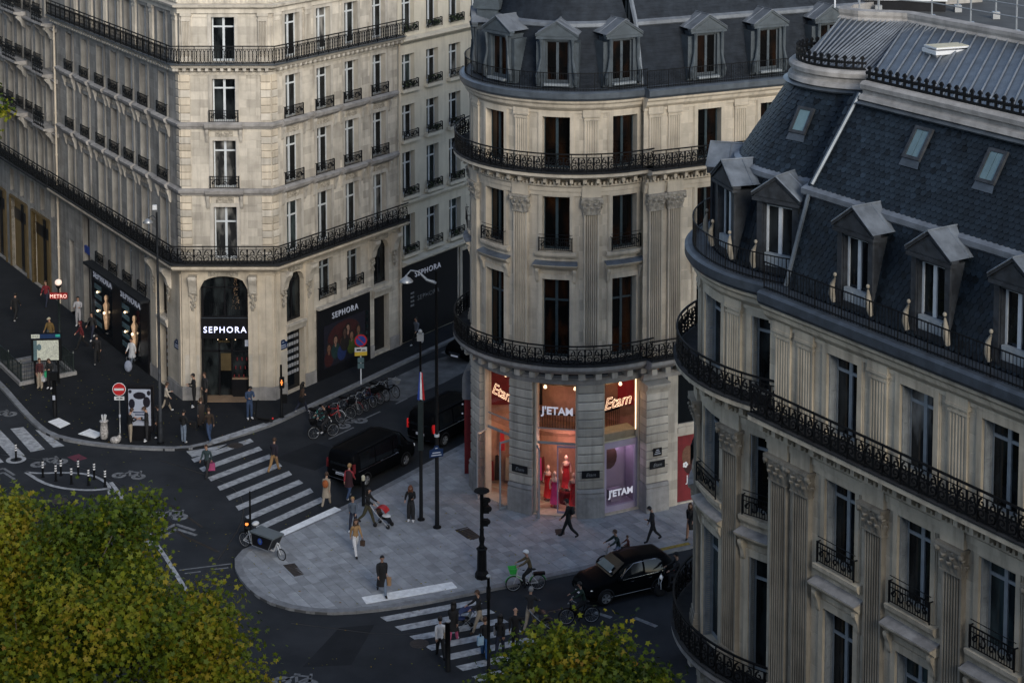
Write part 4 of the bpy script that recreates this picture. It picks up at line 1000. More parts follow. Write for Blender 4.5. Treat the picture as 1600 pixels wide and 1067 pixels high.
# ------------------------------------------------------------------ plain cream building to its right
bB = empty('rendered_building', (-2, 116, 0), 0, 'plain cream rendered building with flower rails behind the domed corner block', 'building')
B0p = cR + uR * (LEN_R + .03); PB = Path([B0p, B0p + uR * 24]); pb = lambda d: d - LEN_R
WB = [12.5, 14.95, 17.3, 19.7, 22.1, 24.5, 26.9]; FB = [(5.75, 8.15), (9.4, 12.1), (12.95, 15.05), (16.1, 18.2), (19.6, 22.0)]
m = MB(); wall(m, PB, 0, 24, 5.3, 22.8, [(pb(d) - .62, pb(d) + .62, a, b) for a, b in FB for d in WB], 0, .42, 2.5, 6, .004, .25); tag(m.build('wall', 'stucco', bB), kind='stuff')
for k, (a, b) in enumerate(FB):
    for d in WB[:5]:
        add_window(bB, PB, pb(d), a, 1.24, b - a, 0, 'frame_white', 'pane', .72)
        if k < 4:
            g = MB(); g.box(-.85, .85, -.3, 0, -.2, -.02); g.build('window_sill', 'stucco', bB, world=PB.M(pb(d), .0, a))
        guard(bB, PB, pb(d), a + (.0), 1.45, .14, .55)
        g = MB(); rs = random.Random(int(d * 10 + k)); 
        for i in range(int(rs.random() * 26)): g.ball((rs.uniform(-.65, .65), -.17 + rs.uniform(-.06, .06), .1 + rs.random() * .35), .05 + .05 * rs.random(), n=5, m=4)
        if g.v: tag(g.build('window_plants', 'plant', bB, world=PB.M(pb(d), .0, a)), kind='stuff')
for z, pr in ((18.95, .5), (5.05, .62), (8.75, .25), (22.8, .5)):
    c = MB(); sweep(c, PB, 0, 24, [(-.05, z), (pr * .5, z), (pr * .8, z + .12), (pr, z + .2), (pr, z + .32), (-.05, z + .38)]); c.build('cornice', 'stucco', bB)
m = MB(); wall(m, PB, 0, 24, 0, 5.06, [(pb(11.75), pb(17.3), .25, 5.0), (pb(17.9), pb(20.2), .3, 4.6), (pb(21), pb(24), .3, 4.6)], .05, .4, .5, 1.4, .01, .5); tag(m.build('wall', 'stone_old', bB), kind='stuff')
s0, s1 = pb(11.7), pb(17.35); Mb = PB.M((s0 + s1) / 2, .05, 0); w = s1 - s0
g = MB(); g.box(-w/2, w/2, -.1, .3, .2, 5.0); bf = g.build('shopfront', 'black_paint', bB, world=Mb)
text('sign_letters', 'SEPHORA', .5, 'sign_dim', bB, Mb @ Matrix.Translation((-.35, -.13, 4.1)), .02, sx=1.1, space=1.2)
text('sign_letters', 'SEPHORA', .42, 'paint_worn', bB, Mb @ Matrix.Translation((-.3, -.12, 2.55)), .01, sx=1.1, space=1.2)
for k in range(4):
    g = MB(); g.box(-2.1, -1.75, -.115, -.101, 2.3 + k * .26, 2.42 + k * .26); g.build('stripe_emblem', 'paint_worn', bf, world=Mb)
for a, c in ((17.9, 20.2), (21, 24)):
    g = MB(); g.box(-(c - a) / 2, (c - a) / 2, 0, .03, .3, 4.6); g.build('doorway', 'black_paint', bB, world=PB.M(pb((a + c) / 2), -.2, 0))
    g = MB(); M = PB.M(pb((a + c) / 2), .06, 0); hw = (c - a) / 2
    g.box(-hw - .25, -hw, -.08, .1, .2, 4.9); g.box(hw, hw + .25, -.08, .1, .2, 4.9); g.box(-hw, hw, -.08, .1, 4.6, 4.9); g.build('door_surround', 'stone', bB, world=M)
c = MB(); sweep(c, PB, 0, 24, [(-.3, 22.8), (-1.2, 25.4), (-6, 26), (-6, 22.8)]); c.build('roof', 'zinc', bB)

# ------------------------------------------------------------------ darker building further left in the street
bE = empty('balconied_building', (-36, 135, 0), 0, 'shadowed grey stone building with projecting balconies at the left edge of the photo', 'building')
E0 = cL + uL * (LEN_L + .03); PE = Path([E0 + uL * 30, E0]); pe = lambda d: 30 - (d - LEN_L - .03)
WE = [22.7, 24.7, 26.7, 28.7, 30.9, 33.1, 35.3, 37.5, 39.7]; FE = [(8.2, 11.0), (12.0, 14.6), (15.6, 18.0), (19.0, 21.4), (22.4, 24.6)]
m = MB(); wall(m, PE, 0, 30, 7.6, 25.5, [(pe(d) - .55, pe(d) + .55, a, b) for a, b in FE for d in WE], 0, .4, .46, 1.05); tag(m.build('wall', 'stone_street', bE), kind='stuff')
for k, (a, b) in enumerate(FE):
    for d in WE[:7]:
        add_window(bE, PE, pe(d), a, 1.1, b - a, 0, 'frame_white', 'pane', .76)
        if k in (1, 2, 3) and d > 24: guard(bE, PE, pe(d), a, 1.35, .06, .8)
    for d in WE: c = MB(); surround(c, PE, pe(d), a, 1.1, b - a, 0, .15, .06); c.build('window_surround', 'stone_street', bE)
    c = MB(); sweep(c, PE, 0, 30, [(-.05, b + .3), (.1, b + .3), (.28, b + .42), (.3, b + .52), (-.05, b + .56)]); c.build('string_course', 'stone_grey', bE)
for z in (11.85, 15.45, 18.85):
    balcony(bE, PE, pe(23.9), pe(21.6), z, .85, .28, .95, 'fleur', 'stone_grey', panel=.8); balcony(bE, PE, pe(30.5), pe(27.4), z, .85, .28, .95, 'fleur', 'stone_grey', panel=.8)
    for d in (21.8, 23.7, 27.6, 30.3): obj('console', bracket_mesh(.25, .9, .6, 'stone_street'), bE, PE.M(pe(d), 0, z - .28))
balcony(bE, PE, 1, 29.8, 8.15, .9, .3, 1.0, 'rich', 'balcony_floor', panel=1.0)
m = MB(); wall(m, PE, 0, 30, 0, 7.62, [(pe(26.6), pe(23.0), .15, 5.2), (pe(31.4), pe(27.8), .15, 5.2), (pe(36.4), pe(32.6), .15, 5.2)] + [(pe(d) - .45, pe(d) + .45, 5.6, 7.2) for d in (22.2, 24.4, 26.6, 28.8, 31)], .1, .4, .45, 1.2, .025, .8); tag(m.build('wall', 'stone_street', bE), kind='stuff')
for a, c in ((23.0, 26.6), (27.8, 31.4), (32.6, 36.4)):
    hw = (c - a) / 2; M = PE.M(pe((a + c) / 2), -.15, 0); g = MB(); g.box(-hw, hw, 0, .03, .15, 5.2); sw = g.build('shop_window', 'gold_lit', bE, world=M)
    g = MB(); g.box(-.3, .3, -.03, -.001, .15, 5.2); g.box(-hw, hw, -.03, -.001, 3.6, 4.4); g.build('shop_window_frame', 'black_paint', sw, world=M)
    g = MB(); M2 = PE.M(pe((a + c) / 2), .1, 0); g.box(-hw - .15, -hw, -.1, .2, .15, 5.3); g.box(hw, hw + .15, -.1, .2, .15, 5.3); g.box(-hw, hw, -.1, .2, 5.2, 5.35); g.build('shop_surround', 'gold_lit', bE, world=M2)
for d in (22.2, 24.4, 26.6, 28.8, 31): add_window(bE, PE, pe(d), 5.6, .9, 1.6, .1, 'frame_grey', 'pane', 0)
c = MB(); sweep(c, PE, 0, 30, [(-.3, 25.5), (.5, 25.5), (.5, 25.9), (-.4, 26), (-1.3, 28.5), (-8, 29), (-8, 25)]); c.build('roof', 'zinc', bE)
# ------------------------------------------------------------------ the two matching domed corner blocks
def zsec(b, P, s0, s1, prof, o=0.0): sweep(b, P, s0, s1, [(q + o, z) for q, z in prof])
LOWRING = [(-.2, 7.42), (.55, 7.42), (.74, 7.52), (.84, 7.62), (.9, 7.70), (.9, 7.86), (-.2, 7.9)]
UPRING = [(-.2, 16.95), (.62, 16.95), (.72, 17.02), (.86, 17.08), (.86, 17.22), (-.2, 17.25)]
def storeys(bld, P, a, b, wins, pils, o, fm, pm, shut, wst, pst=None):
    """two giant-order floors, attic floor, cornices and balconies along one stretch of facade"""
    ww = 1.32
    ops = [(s - ww/2, s + ww/2, z0, z1) for s in wins for z0, z1 in ((8.0, 11.9), (13.3, 15.95), (17.28, 19.82))]
    m = MB(); wall(m, P, a, b, 7.8, 20.25, ops, o, .38, .52, 1.25, .008, .9); tag(m.build('wall', wst, bld), kind='stuff')
    for s in wins:
        for z_, h_, t_ in ((8.0, 3.9, .2), (13.3, 2.65, .18), (17.28, 2.54, .2)): t = MB(); surround(t, P, s, z_, ww, h_, o, t_, .065); t.build('window_surround', wst, bld)
        t = MB(); sweep(t, P, s - .98, s + .98, [(o - .02, 12.99), (o + .14, 12.99), (o + .22, 13.1), (o + .24, 13.24), (o - .02, 13.26)]); t.build('window_sill', wst, bld)
    for s in wins:
        h = MB(); sweep(h, P, s - 1.02, s + 1.02, [(o - .02, 12.42), (o + .16, 12.42), (o + .26, 12.52), (o + .36, 12.6), (o + .38, 12.66), (o - .02, 12.70)]); hd = h.build('window_hood', wst, bld)
        h = MB(); sweep(h, P, s - 1.04, s + 1.04, [(o - .02, 12.705), (o + .375, 12.665), (o + .375, 12.685), (o - .02, 12.80)]); h.build('hood_cover', 'zinc_mid' if fm == 'frame_teal' else 'stone_grey', hd)
        for sx in (-1, 1): obj('console', bracket_mesh(.16, .72, .24, wst), bld, P.M(s + sx * .88, o + .01, 12.42))
        for z0, z1, tr in ((8.0, 11.9, .72), (13.3, 15.95, 0), (17.28, 19.82, 0)):
            add_window(bld, P, s, z0, ww, z1 - z0, o, fm, pm, tr if fm == 'frame_teal' else .8, shut)
        guard(bld, P, s, 13.32, 1.62, o + .1, .66)
        g = MB(); g.tube([P.M(s, o + .16, 14.12) @ Vector((-.82, 0, 0)), P.M(s, o + .16, 14.12) @ Vector((.82, 0, 0))], .014, 5); g.build('guard_bar', 'iron', bld)
    for s in pils:
        obj('pilaster', pilaster_mesh(.74, 7.25, .17, pst or wst, 6, .62), bld, P.M(s, o, 7.9))
        obj('capital', capital_mesh(.80, .84, .21, 'stone_carved' if not pst else pst), bld, P.M(s, o, 15.12))
        obj('pilaster', pilaster_mesh(.70, 2.62, .07, wst, 5, 0.0, .26), bld, P.M(s, o, 17.3))
        t = MB(); pbox(t, P, s - .45, s + .45, 15.96, 16.5, o - .02, o + .2); t.build('entablature_block', wst, bld); t = MB(); pbox(t, P, s - .42, s + .42, 19.9, 20.28, o - .02, o + .12); t.build('entablature_block', wst, bld)
    c = MB(); zsec(c, P, a, b, [(-.1, 16.0), (.08, 16.0), (.08, 16.2), (.13, 16.22), (.13, 16.42), (.22, 16.5), (.22, 16.56), (-.1, 16.56)], o); zsec(c, P, a, b, UPRING, o); en = c.build('upper_cornice', wst, bld)
    d = MB(); q = a + .05
    while q < b - .15: pbox(d, P, q, q + .09, 16.565, 16.72, o, o + .27); q += .19
    tag(d.build('dentil_row', wst, bld), kind='stuff')
    n = max(1, int((b - a) / .58)); st = (b - a) / n
    for i in range(n):
        q = a + st * (i + .5); g = MB(); pbox(g, P, q - .08, q + .08, 16.73, 16.945, o, o + .56); g.build('modillion', wst, en)
    balcony(bld, P, a + .01, b - .01, 17.3, .88, .05, .88, 'rich', 'balcony_floor', o, .72, edge=[(-.1, 17.26), (.9, 17.26), (.9, 17.3), (-.1, 17.3)])
    c = MB(); zsec(c, P, a, b, LOWRING, o); zsec(c, P, a, b, [(-.1, 6.75), (.12, 6.75), (.12, 6.95), (.2, 7.0), (.2, 7.1), (-.1, 7.12)], o); en2 = c.build('lower_cornice', 'stone_grey', bld)
    n = max(1, int((b - a) / .72)); st = (b - a) / n
    for i in range(n):
        q = a + st * (i + .5); g = MB(); pbox(g, P, q - .14, q + .14, 7.13, 7.415, o, o + .58); g.build('modillion', 'stone_old', en2)
    balcony(bld, P, a + .01, b - .01, 7.95, .92, .05, .92, 'rich', 'balcony_floor', o, .8, edge=[(-.1, 7.91), (.93, 7.91), (.93, 7.95), (-.1, 7.95)])
    c = MB(); zsec(c, P, a, b, [(-.1, 20.0), (.06, 20.0), (.06, 20.12), (.2, 20.25), (.26, 20.32), (.3, 20.46), (.4, 20.56), (.42, 20.66), (-.1, 20.68)], o); c.build('attic_cornice', wst, bld)
    c = MB(); zsec(c, P, a, b, [(-.3, 20.7), (.48, 20.69), (.55, 20.8), (.55, 21.05), (.45, 21.12), (-.3, 21.14)], o); c.build('gutter', 'zinc' if fm == 'frame_teal' else 'zinc_dark', bld)
    bar_railing(bld, P, a + .02, b - .02, 21.13, o + .28, .85)
def mansard(bld, P, a, b, o, far):
    """steep slated lower slope with a zinc strip at the break and a slated upper slope"""
    sm = 'slate_far'
    prof = [(-.15, 21.0)]; n = 17
    for i in range(n):
        t0, t1 = i / n, (i + 1) / n; prof += [(-.50 - .75 * t0 + .02, 21.05 + 2.95 * t0), (-.50 - .75 * t1 + .045, 21.05 + 2.95 * t1 - .002)]
    c = MB(); sweep(c, P, a, b, [(q + o, z) for q, z in prof], closed=False); c.build('roof_lower_slope', sm, bld)
    c = MB(); sweep(c, P, a, b, [(o - 1.14, 23.92), (o - 1.08, 23.98), (o - 1.08, 24.14), (o - 1.36, 24.26), (o - 1.5, 24.2)], closed=False); c.build('roof_flashing', 'zinc_light', bld)
    if far:
        prof = []; n = 26
        for i in range(n):
            t0, t1 = i / n, (i + 1) / n; prof += [(-1.3 - 1.9 * t0 + .02, 24.2 + 4.2 * t0), (-1.3 - 1.9 * t1 + .05, 24.2 + 4.2 * t1 - .002)]
        c = MB(); sweep(c, P, a, b, [(q + o, z) for q, z in prof], closed=False); c.build('roof_upper_slope', sm, bld)
def dormer(bld, P, s, o, wt, wfr, stat=False):
    """pedimented dormer: jambs with scrolls, window, gable roof running back into the slope"""
    M = P.M(s, o - (.42 if stat else .22), 21.2); b = MB(); W, H, op = (.66, 2.3, .52) if stat else (.78, 2.35, .56); zl = 'zinc_mid' if stat else 'zinc_light'
    b.box(-W, -op, 0, .95, 0, H); b.box(op, W, 0, .95, 0, H); b.box(-op, op, .0, .95, H - .12, H); b.box(-op, op, 0, .95, 0, .22)
    for sx in (() if stat else (-1, 1)): b.box(sx * (W + .12) - .12, sx * (W + .12) + .12, .12, 1.0, 0, H * .92)
    dm = b.build('dormer', wt, bld, world=M)
    g = MB(); g.prism([(-W - .2, H), (W + .2, H), (W + .2, H + .12), (0, H + .78), (-W - .2, H + .12)], -.1, .1)
    g.prism([(-W - .1, H + .13), (W + .1, H + .13), (0, H + .62)], -.13, -.1); 
    for pl in ([(-W - .26, H + .10), (0, H + .76), (0, H + .86), (-W - .26, H + .20)], [(W + .26, H + .10), (W + .26, H + .20), (0, H + .86), (0, H + .76)]): g.prism(pl, -.16, .12)
    g.box(-W - .22, W + .22, -.16, .1, H - .02, H + .08); g.build('pediment', wt, dm, world=M)
    g = MB(); L = 1.75
    g.add([(-W - .26, -.2, H + .205), (0, -.2, H + .865), (0, L, H + .865), (-W - .26, L * .8, H + .205), (W + .26, -.2, H + .205), (W + .26, L * .8, H + .205)], [(0, 1, 2, 3), (1, 4, 5, 2)])
    for t in (0, .5, 1):
        for sx in (-1, 1): 
            y = -.18 + t * 1.45; g.tube([(0, y, H + .875), (sx * (W + .24), y, H + .225)], .022, 4)
    g.tube([(0, -.2, H + .87), (0, L, H + .87)], .035, 5); g.build('dormer_roof', zl, dm, world=M)
    for sx in (-1, 1):
        if stat: g = MB(); g.box(sx * W - .10, sx * W + .10, -.05, .02, .1, H); g.build('dormer_pier', wt, dm, world=M)
        g = MB(); pts = [(sx * (W + .13), -.02, .15), (sx * (W + .15), -.08, .5), (sx * (W + .06), -.1, .9), (sx * (W - .02), -.06, 1.4), (sx * (W - .02), -.1, 2.0), (sx * (W - .02), -.15, H)]
        g.tube(pts, [.11, .13, .08, .05, .06, .10], 7); g.ball((sx * (W + .12), -.06, .35), .13, .1, .22, 8, 6)
        if not stat: g.build('dormer_scroll', wt, dm, world=M)
        if stat: g = MB(); g.tube([(sx * (W + .14), -.12, .1), (sx * (W + .15), -.2, .35), (sx * (W + .12), -.2, .65), (sx * (W + .05), -.16, .85)], [.07, .10, .075, .03], 8); g.ball((sx * (W + .05), -.17, .95), .06, .06, .07, 7, 5); g.build('carved_figure', 'stone_soot', dm, True, M)
    h = H - .34
    fr = obj('window', window_frame_mesh(2 * op, h, wfr, 0), dm, M @ Matrix.Translation((0, .16, .22)))
    pw = (2 * op - .28) / 2
    for sx in (-1, 1): obj('pane', pane_mesh(pw, h - .195, 'pane' if stat else 'pane_warm'), fr, M @ Matrix.Translation((sx * (.065 + pw / 2), .195, .34)))
    if stat:
        g = MB(); g.box(-op + .05, op - .05, -.03, .14, .22, .62)
        for sx in (-1, 1): g.box(sx * .26 - .18, sx * .26 + .18, -.045, -.03, .28, .56)
        g.build('window_apron', 'frame_grey', dm, world=M)
    else:
        g = MB(); g.box(-.6, .6, -.22, 0, .1, .2); g.build('window_sill', 'frame_grey', dm, world=M)
    return dm
def block_stack(bld, P, a, b, z0, z1, o0, o1, n, mt, name='stone'):
    """rusticated pier: each course its own block with a deep joint"""
    h = (z1 - z0) / n
    for i in range(n):
        q = MB(); q.tint = rnd.uniform(-1, 1); zb, zt = z0 + i * h + .025, z0 + (i + 1) * h - .025
        sweep(q, P, a, b, [(o0, zb), (o1 - .03, zb), (o1, zb + .035), (o1, zt - .035), (o1 - .03, zt), (o0, zt)]); q.build(name, mt, bld)
    q = MB(); pbox(q, P, a + .03, b - .03, z0, z1, o0 + .01, o1 - .06); q.build('pier_core', 'stone_grey', bld)
def pier(bld, P, a, b, o=0.0, cap=True, z1=6.62):
    block_stack(bld, P, a, b, 1.55, 6.1 if cap else z1, o - .5, o + .16, 11 if cap else 12, 'stone')
    q = MB(); pbox(q, P, a - .04, b + .04, .0, 1.2, o - .5, o + .26); sweep(q, P, a - .03, b + .03, [(o - .5, 1.2), (o + .25, 1.2), (o + .22, 1.32), (o + .26, 1.4), (o + .18, 1.55), (o - .5, 1.55)]); q.build('pier_plinth', 'stone_grey', bld)
    if cap:
        q = MB(); sweep(q, P, a - .06, b + .06, [(o - .5, 6.1), (o + .18, 6.1), (o + .2, 6.25), (o + .3, 6.3), (o + .36, 6.45), (o + .36, 6.55), (o - .5, 6.62)]); q.build('pier_cap', 'stone', bld)

# ---- the lit lingerie shop's block
bC = empty('domed_corner_building', (3.1, 93.8, 0), 0, 'round fronted cream stone corner building over the brightly lit red lingerie shop', 'building')
def circ(c, r, a0, a1, st=2.5):
    n = max(2, int(abs(a1 - a0) / st)); return [(c.x + r * math.cos(R(a0 + (a1 - a0) * i / n)), c.y + r * math.sin(R(a0 + (a1 - a0) * i / n))) for i in range(n + 1)]
arc = circ(CC, CRAD, -215, -51)
PC1 = Path([tuple(Vector(arc[0]) + uR * 16)] + arc); th = lambda a: 16 + (a + 215) * math.pi / 180 * CRAD * (PC1.L - 16) / (164 * math.pi / 180 * CRAD)
PC2 = Path([(6.32, 89.16), tuple(Vector((6.32, 89.16)) + uC * 26)])
w1 = [th(-63.5), th(-101), th(-139), th(-177), 12.4, 8.7, 5.0]; p1 = [th(-82.4), th(-120.4), th(-158.5), th(-196), 14.2, 10.5, 6.8]
storeys(bC, PC1, 0, PC1.L, w1, p1, 0, 'frame_teal', 'pane_warm', 0, 'stone_warm')
w2 = [3.65, 7.25, 10.85, 14.45]; p2 = [.62, 1.68, 5.45, 9.05, 12.65]
storeys(bC, PC2, 0, 20, w2, p2, .003, 'frame_teal', 'pane_warm', 0, 'stone_warm')
mansard(bC, PC1, 0, PC1.L, 0, True); mansard(bC, PC2, 0.25, 26, .0, True)
for s in w1: dormer(bC, PC1, s, 0, 'dormer_paint', 'dormer_paint')
for s in w2 + [18.05, 21.65]: dormer(bC, PC2, s, 0, 'dormer_paint', 'dormer_paint')
g = MB(); e0, e1 = PC2.at(.2, -.6), PC2.at(.2, -3.2); g.tube([(e0.x, e0.y, 21.2), (PC2.at(.2, -1.2).x, PC2.at(.2, -1.2).y, 24.1), (e1.x, e1.y, 28.4)], .12, 6); g.build('hip_roll', 'zinc_light', bC)
pt = [PC1.at(s, -3.2) for s in PC1.stations(0, PC1.L)]; b = MB(); b.add([(p.x, p.y, 28.4) for p in pt] , [tuple(range(len(pt)))]); b.build('roof_deck', 'zinc', bC)
pt = [PC2.at(0, -3.2), PC2.at(26, -3.2), PC2.at(26, -9), PC2.at(0, -9)]; b = MB(); b.add([(p.x, p.y, 28.395) for p in pt], [(0, 1, 2, 3)]); b.build('roof_deck', 'zinc', bC)
PCH = Path([(-6.0, 101.5), (-5.95, 101.5)])
# corner chimney block at the left of the roof
g = MB(); pcx = PC1.at(th(-172), -1.0); Mx = Matrix.Translation((pcx.x, pcx.y, 21.2)) @ Matrix.Rotation(R(-20), 4, 'Z'); g.box(-.55, .55, -.5, .5, 0, 3.2); g.box(-.7, .7, -.65, .65, 3.2, 3.45); g.prism([(-.7, 3.45), (.7, 3.45), (.5, 4.0), (-.5, 4.0)], -.6, .6); g.build('roof_pier', 'dormer_paint', bC, world=Mx)
# ground floor: rusticated piers on the round, shop windows between
for a in (-82.4, -120.4, -158.5, -196): pier(bC, PC1, th(a) - .62, th(a) + .62, 0.0, False, 6.74)
pier(bC, PC2, .15, 1.35, .05); 
m = MB(); wall(m, PC2, 1.42, 2.0, 0, 6.75, [], .05, .3, .5, 1.2, .01, .6); wall(m, PC2, 5.35, 5.9, 0, 6.75, [], .05, .3, .5, 1.2, .01, .6); wall(m, PC2, 9.2, 9.8, 0, 6.75, [], .05, .3); wall(m, PC1, 0, 13.5, 0, 6.75, [(2, 5.2, .2, 5.8), (7, 10.2, .2, 5.8)], 0, .4); tag(m.build('wall', 'stone', bC), kind='stuff')
for a in (-63.5, -101, -139, -177):
    for q in (th(a) - 1.085, th(a) + .98): jm = MB(); pbox(jm, PC1, q, q + .105, .1, 6.74, -.42, -.05); jm.build('shop_jamb', 'stone_warm', bC)
jm = MB(); pbox(jm, PC1, th(-51.8), PC1.L, .1, 6.74, -.42, .1); jm.build('shop_jamb', 'stone_warm', bC)
GLZ = -.36
def shop_bay(a, door):
    s = th(a); M = PC1.M(s, GLZ, .14); hw = .98
    g = MB(); g.box(-hw, hw, 0, .012, 3.85 if door else 3.55, 6.6); gl = g.build('shop_pane', 'shop_glass', bC, world=M)
    g = MB(); g.box(-hw, -hw + .05, -.03, .04, 0, 6.6); g.box(hw - .05, hw, -.03, .04, 0, 6.6); g.box(-hw, hw, -.03, .04, 6.55, 6.62); g.box(-hw, hw, -.03, .04, 4.2, 4.25) if door else None
    g.box(-hw, hw, -.05, .05, 3.45, 3.55) if door else None
    g.build('shop_frame', 'frame_grey', bC, world=M)
    g = MB(); g.box(-1.15, 1.15, -.35, .4, -.04, .02); g.build('door_step', 'stone_warm', bC, world=M)
    return M
M1 = shop_bay(-63.5, False); M2 = shop_bay(-101, True); M3 = shop_bay(-139, True); M4 = shop_bay(-177, False)
# display window with lilac surround
g = MB(); g.box(-.98, -.8, -.12, .1, 0, 3.5); g.box(.8, .98, -.12, .1, 0, 3.5); g.box(-.8, .8, -.12, .1, 3.2, 3.5); g.box(-.8, .8, -.12, .1, 0, .3); df = g.build('display_surround', 'lilac', bC, world=M1)
g = MB(); g.box(-.8, .8, .02, .03, .3, 3.2); g.build('shop_pane', 'shop_glass', df, world=M1)
g = MB(); g.box(-.8, .8, .75, .8, .3, 3.2); g.box(-.85, -.8, .1, .8, .3, 3.2); g.box(.8, .85, .1, .8, .3, 3.2); g.box(-.8, .8, .1, .8, .28, .3); g.build('display_back', 'lilac', df, world=M1)
g = MB(); g.box(-.98, .98, -.05, .9, 3.5, 3.56); g.box(-.98, .98, .05, .9, 3.56, 3.9); g.build('canopy_light_box', 'skylight_cream', bC, world=M1)
text('window_letters', "J'ETAM", .46, 'letter_white', bC, M1 @ Matrix.Translation((.02, -.14, .78)), .01, sx=1.0, offset=.012)
g = MB(); g.box(-.3, .3, .3, .6, .3, .85); g.box(-.36, .36, .26, .64, .85, .9); g.build('display_table', 'lilac', df, world=M1)
g = MB(); ell(g, -.15, 2.4, .45, .6, .73); g.build('display_portrait', 'portrait_skin_4', df, world=M1)
def neon_word(M, size=.78):
    return text('neon_lettering', 'Etam', size, 'neon', bC, M, outline=.0075, shear=.35, sx=.95)
neon_word(M1 @ Matrix.Translation((-.05, .12, 5.15)) @ Matrix.Rotation(R(-4), 4, 'Y'), .80); neon_word(M3 @ Matrix.Translation((-.05, .12, 5.15)) @ Matrix.Rotation(R(6), 4, 'Y'), .80)
text('sign_letters', "J'ETAM", .52, 'letter_white', bC, M2 @ Matrix.Translation((.05, -.05, 4.95)), .02, sx=1.0, offset=.012)
g = MB(); g.box(.9, .95, -.02, .02, 3.9, 6.5); g.build('neon_tube', 'warm_bulb', bC, world=M1)
# room behind: floor, walls, ceiling, gallery, lamps
def fan(name, r, z, mt, a0=-200, a1=-45):
    pts = circ(CC, r, a0, a1, 5); b = MB(); b.add([(x, y, z) for x, y in pts] + [(CC.x, CC.y, z)], [(i, i + 1, len(pts)) for i in range(len(pts) - 1)]); return b.build(name, mt, bC)
fan('shop_floor', CRAD - .1, .145, 'shop_floor'); fan('shop_ceiling', CRAD - .1, 6.72, 'dark_int')
g = MB()
for k in range(-4, 5):
    for aa in (35, -35):
        d = Vector((math.cos(R(aa)), math.sin(R(aa)))); o = CC + Vector((k * 1.3, -2.6)); n = Vector((-d.y, d.x)) * .07
        pts = [o - d * 2.1 - n, o + d * 2.1 - n, o + d * 2.1 + n, o - d * 2.1 + n]
        if all((p - CC).length < CRAD - .3 for p in pts): g.add([(p.x, p.y, .15 + .002 * (aa > 0)) for p in pts], [(0, 1, 2, 3)])
g.build('floor_inlay', 'skylight_cream', bC)
pb_ = circ(CC, 1.9, -205, -40, 8); Pb = Path(pb_)
b = MB(); flat(b, Pb, 0, Pb.L, .14, 6.72, 0); b.build('shop_back_wall', 'salmon', bC)
b = MB(); b.box(-1.6, 7.6, 92.9, 93.0, .14, 6.72); b.build('shop_partition', 'salmon', bC)
pg = circ(CC, 3.0, -205, -40, 6); Pg = Path(pg); g = MB(); sweep(g, Pg, 0, Pg.L, [(-1.1, 3.42), (0, 3.42), (0, 3.6), (-1.1, 3.6)]); g.build('gallery', 'salmon', bC)
g = MB(); n = 60
for i in range(n + 1):
    p = Pg.at(Pg.L * i / n, -.04); g.tube([(p.x, p.y, 3.6), (p.x, p.y, 4.35)], .012, 4)
sweep(g, Pg, 0, Pg.L, [(-.07, 4.35), (0, 4.35), (0, 4.4), (-.07, 4.4)]); tag(g.build('gallery_rail', 'iron', bC), kind='stuff')
g = MB()
for r_, z in ((4.1, 6.45), (3.75, 6.45), (3.92, 6.2)):
    pts = [(x, y, z) for x, y in circ(CC, r_, -190, -50, 6)]; g.tube(pts, .03, 5)
pa, pb2, pc = circ(CC, 4.1, -190, -50, 6), circ(CC, 3.92, -190, -50, 6), circ(CC, 3.75, -190, -50, 6)
for i in range(len(pa) - 1): g.tube([(*pa[i], 6.45), (*pb2[i + 1], 6.2)], .018, 4); g.tube([(*pc[i], 6.45), (*pb2[i + 1], 6.2)], .018, 4); g.tube([(*pb2[i + 1], 6.2), (*pa[i + 1], 6.45)], .018, 4)
g.build('lighting_truss', 'gold_lit', bC)
for i, a in enumerate((-172, -150, -130, -112, -90, -70, -55)):
    c = CC + Vector((math.cos(R(a)), math.sin(R(a)))) * 3.92; g = MB(); g.lathe([(.05, 0), (.09, -.1), (.07, -.16), (.02, -.17)], 8, (c.x, c.y, 6.15)); g.build('spot_lamp', 'warm_bulb', bC)
def lamp(name, loc, e, col, r=.25):
    d = bpy.data.lights.new(name, 'POINT'); d.energy = e; d.color = col; d.shadow_soft_size = r; o = bpy.data.objects.new(name, d); put(o, bC, Matrix.Translation(loc)); return o
for a, z, e, col in ((-63, 6.0, 17, (1, .60, .24)), (-101, 6.0, 9, (1, .52, .25)), (-139, 6.0, 9, (1, .62, .32)), (-101, 3.0, 34, (1, .58, .46)), (-139, 3.0, 12, (1, .6, .34)), (-84, 3.0, 17, (1, .40, .55))):
    c = CC + Vector((math.cos(R(a)), math.sin(R(a)))) * 3.9; lamp('shop_lamp', (c.x, c.y, z), e, col)
c = M1 @ Vector((0, .4, 3.05)); lamp('display_lamp', c, 7, (.9, .7, 1.0), .1)
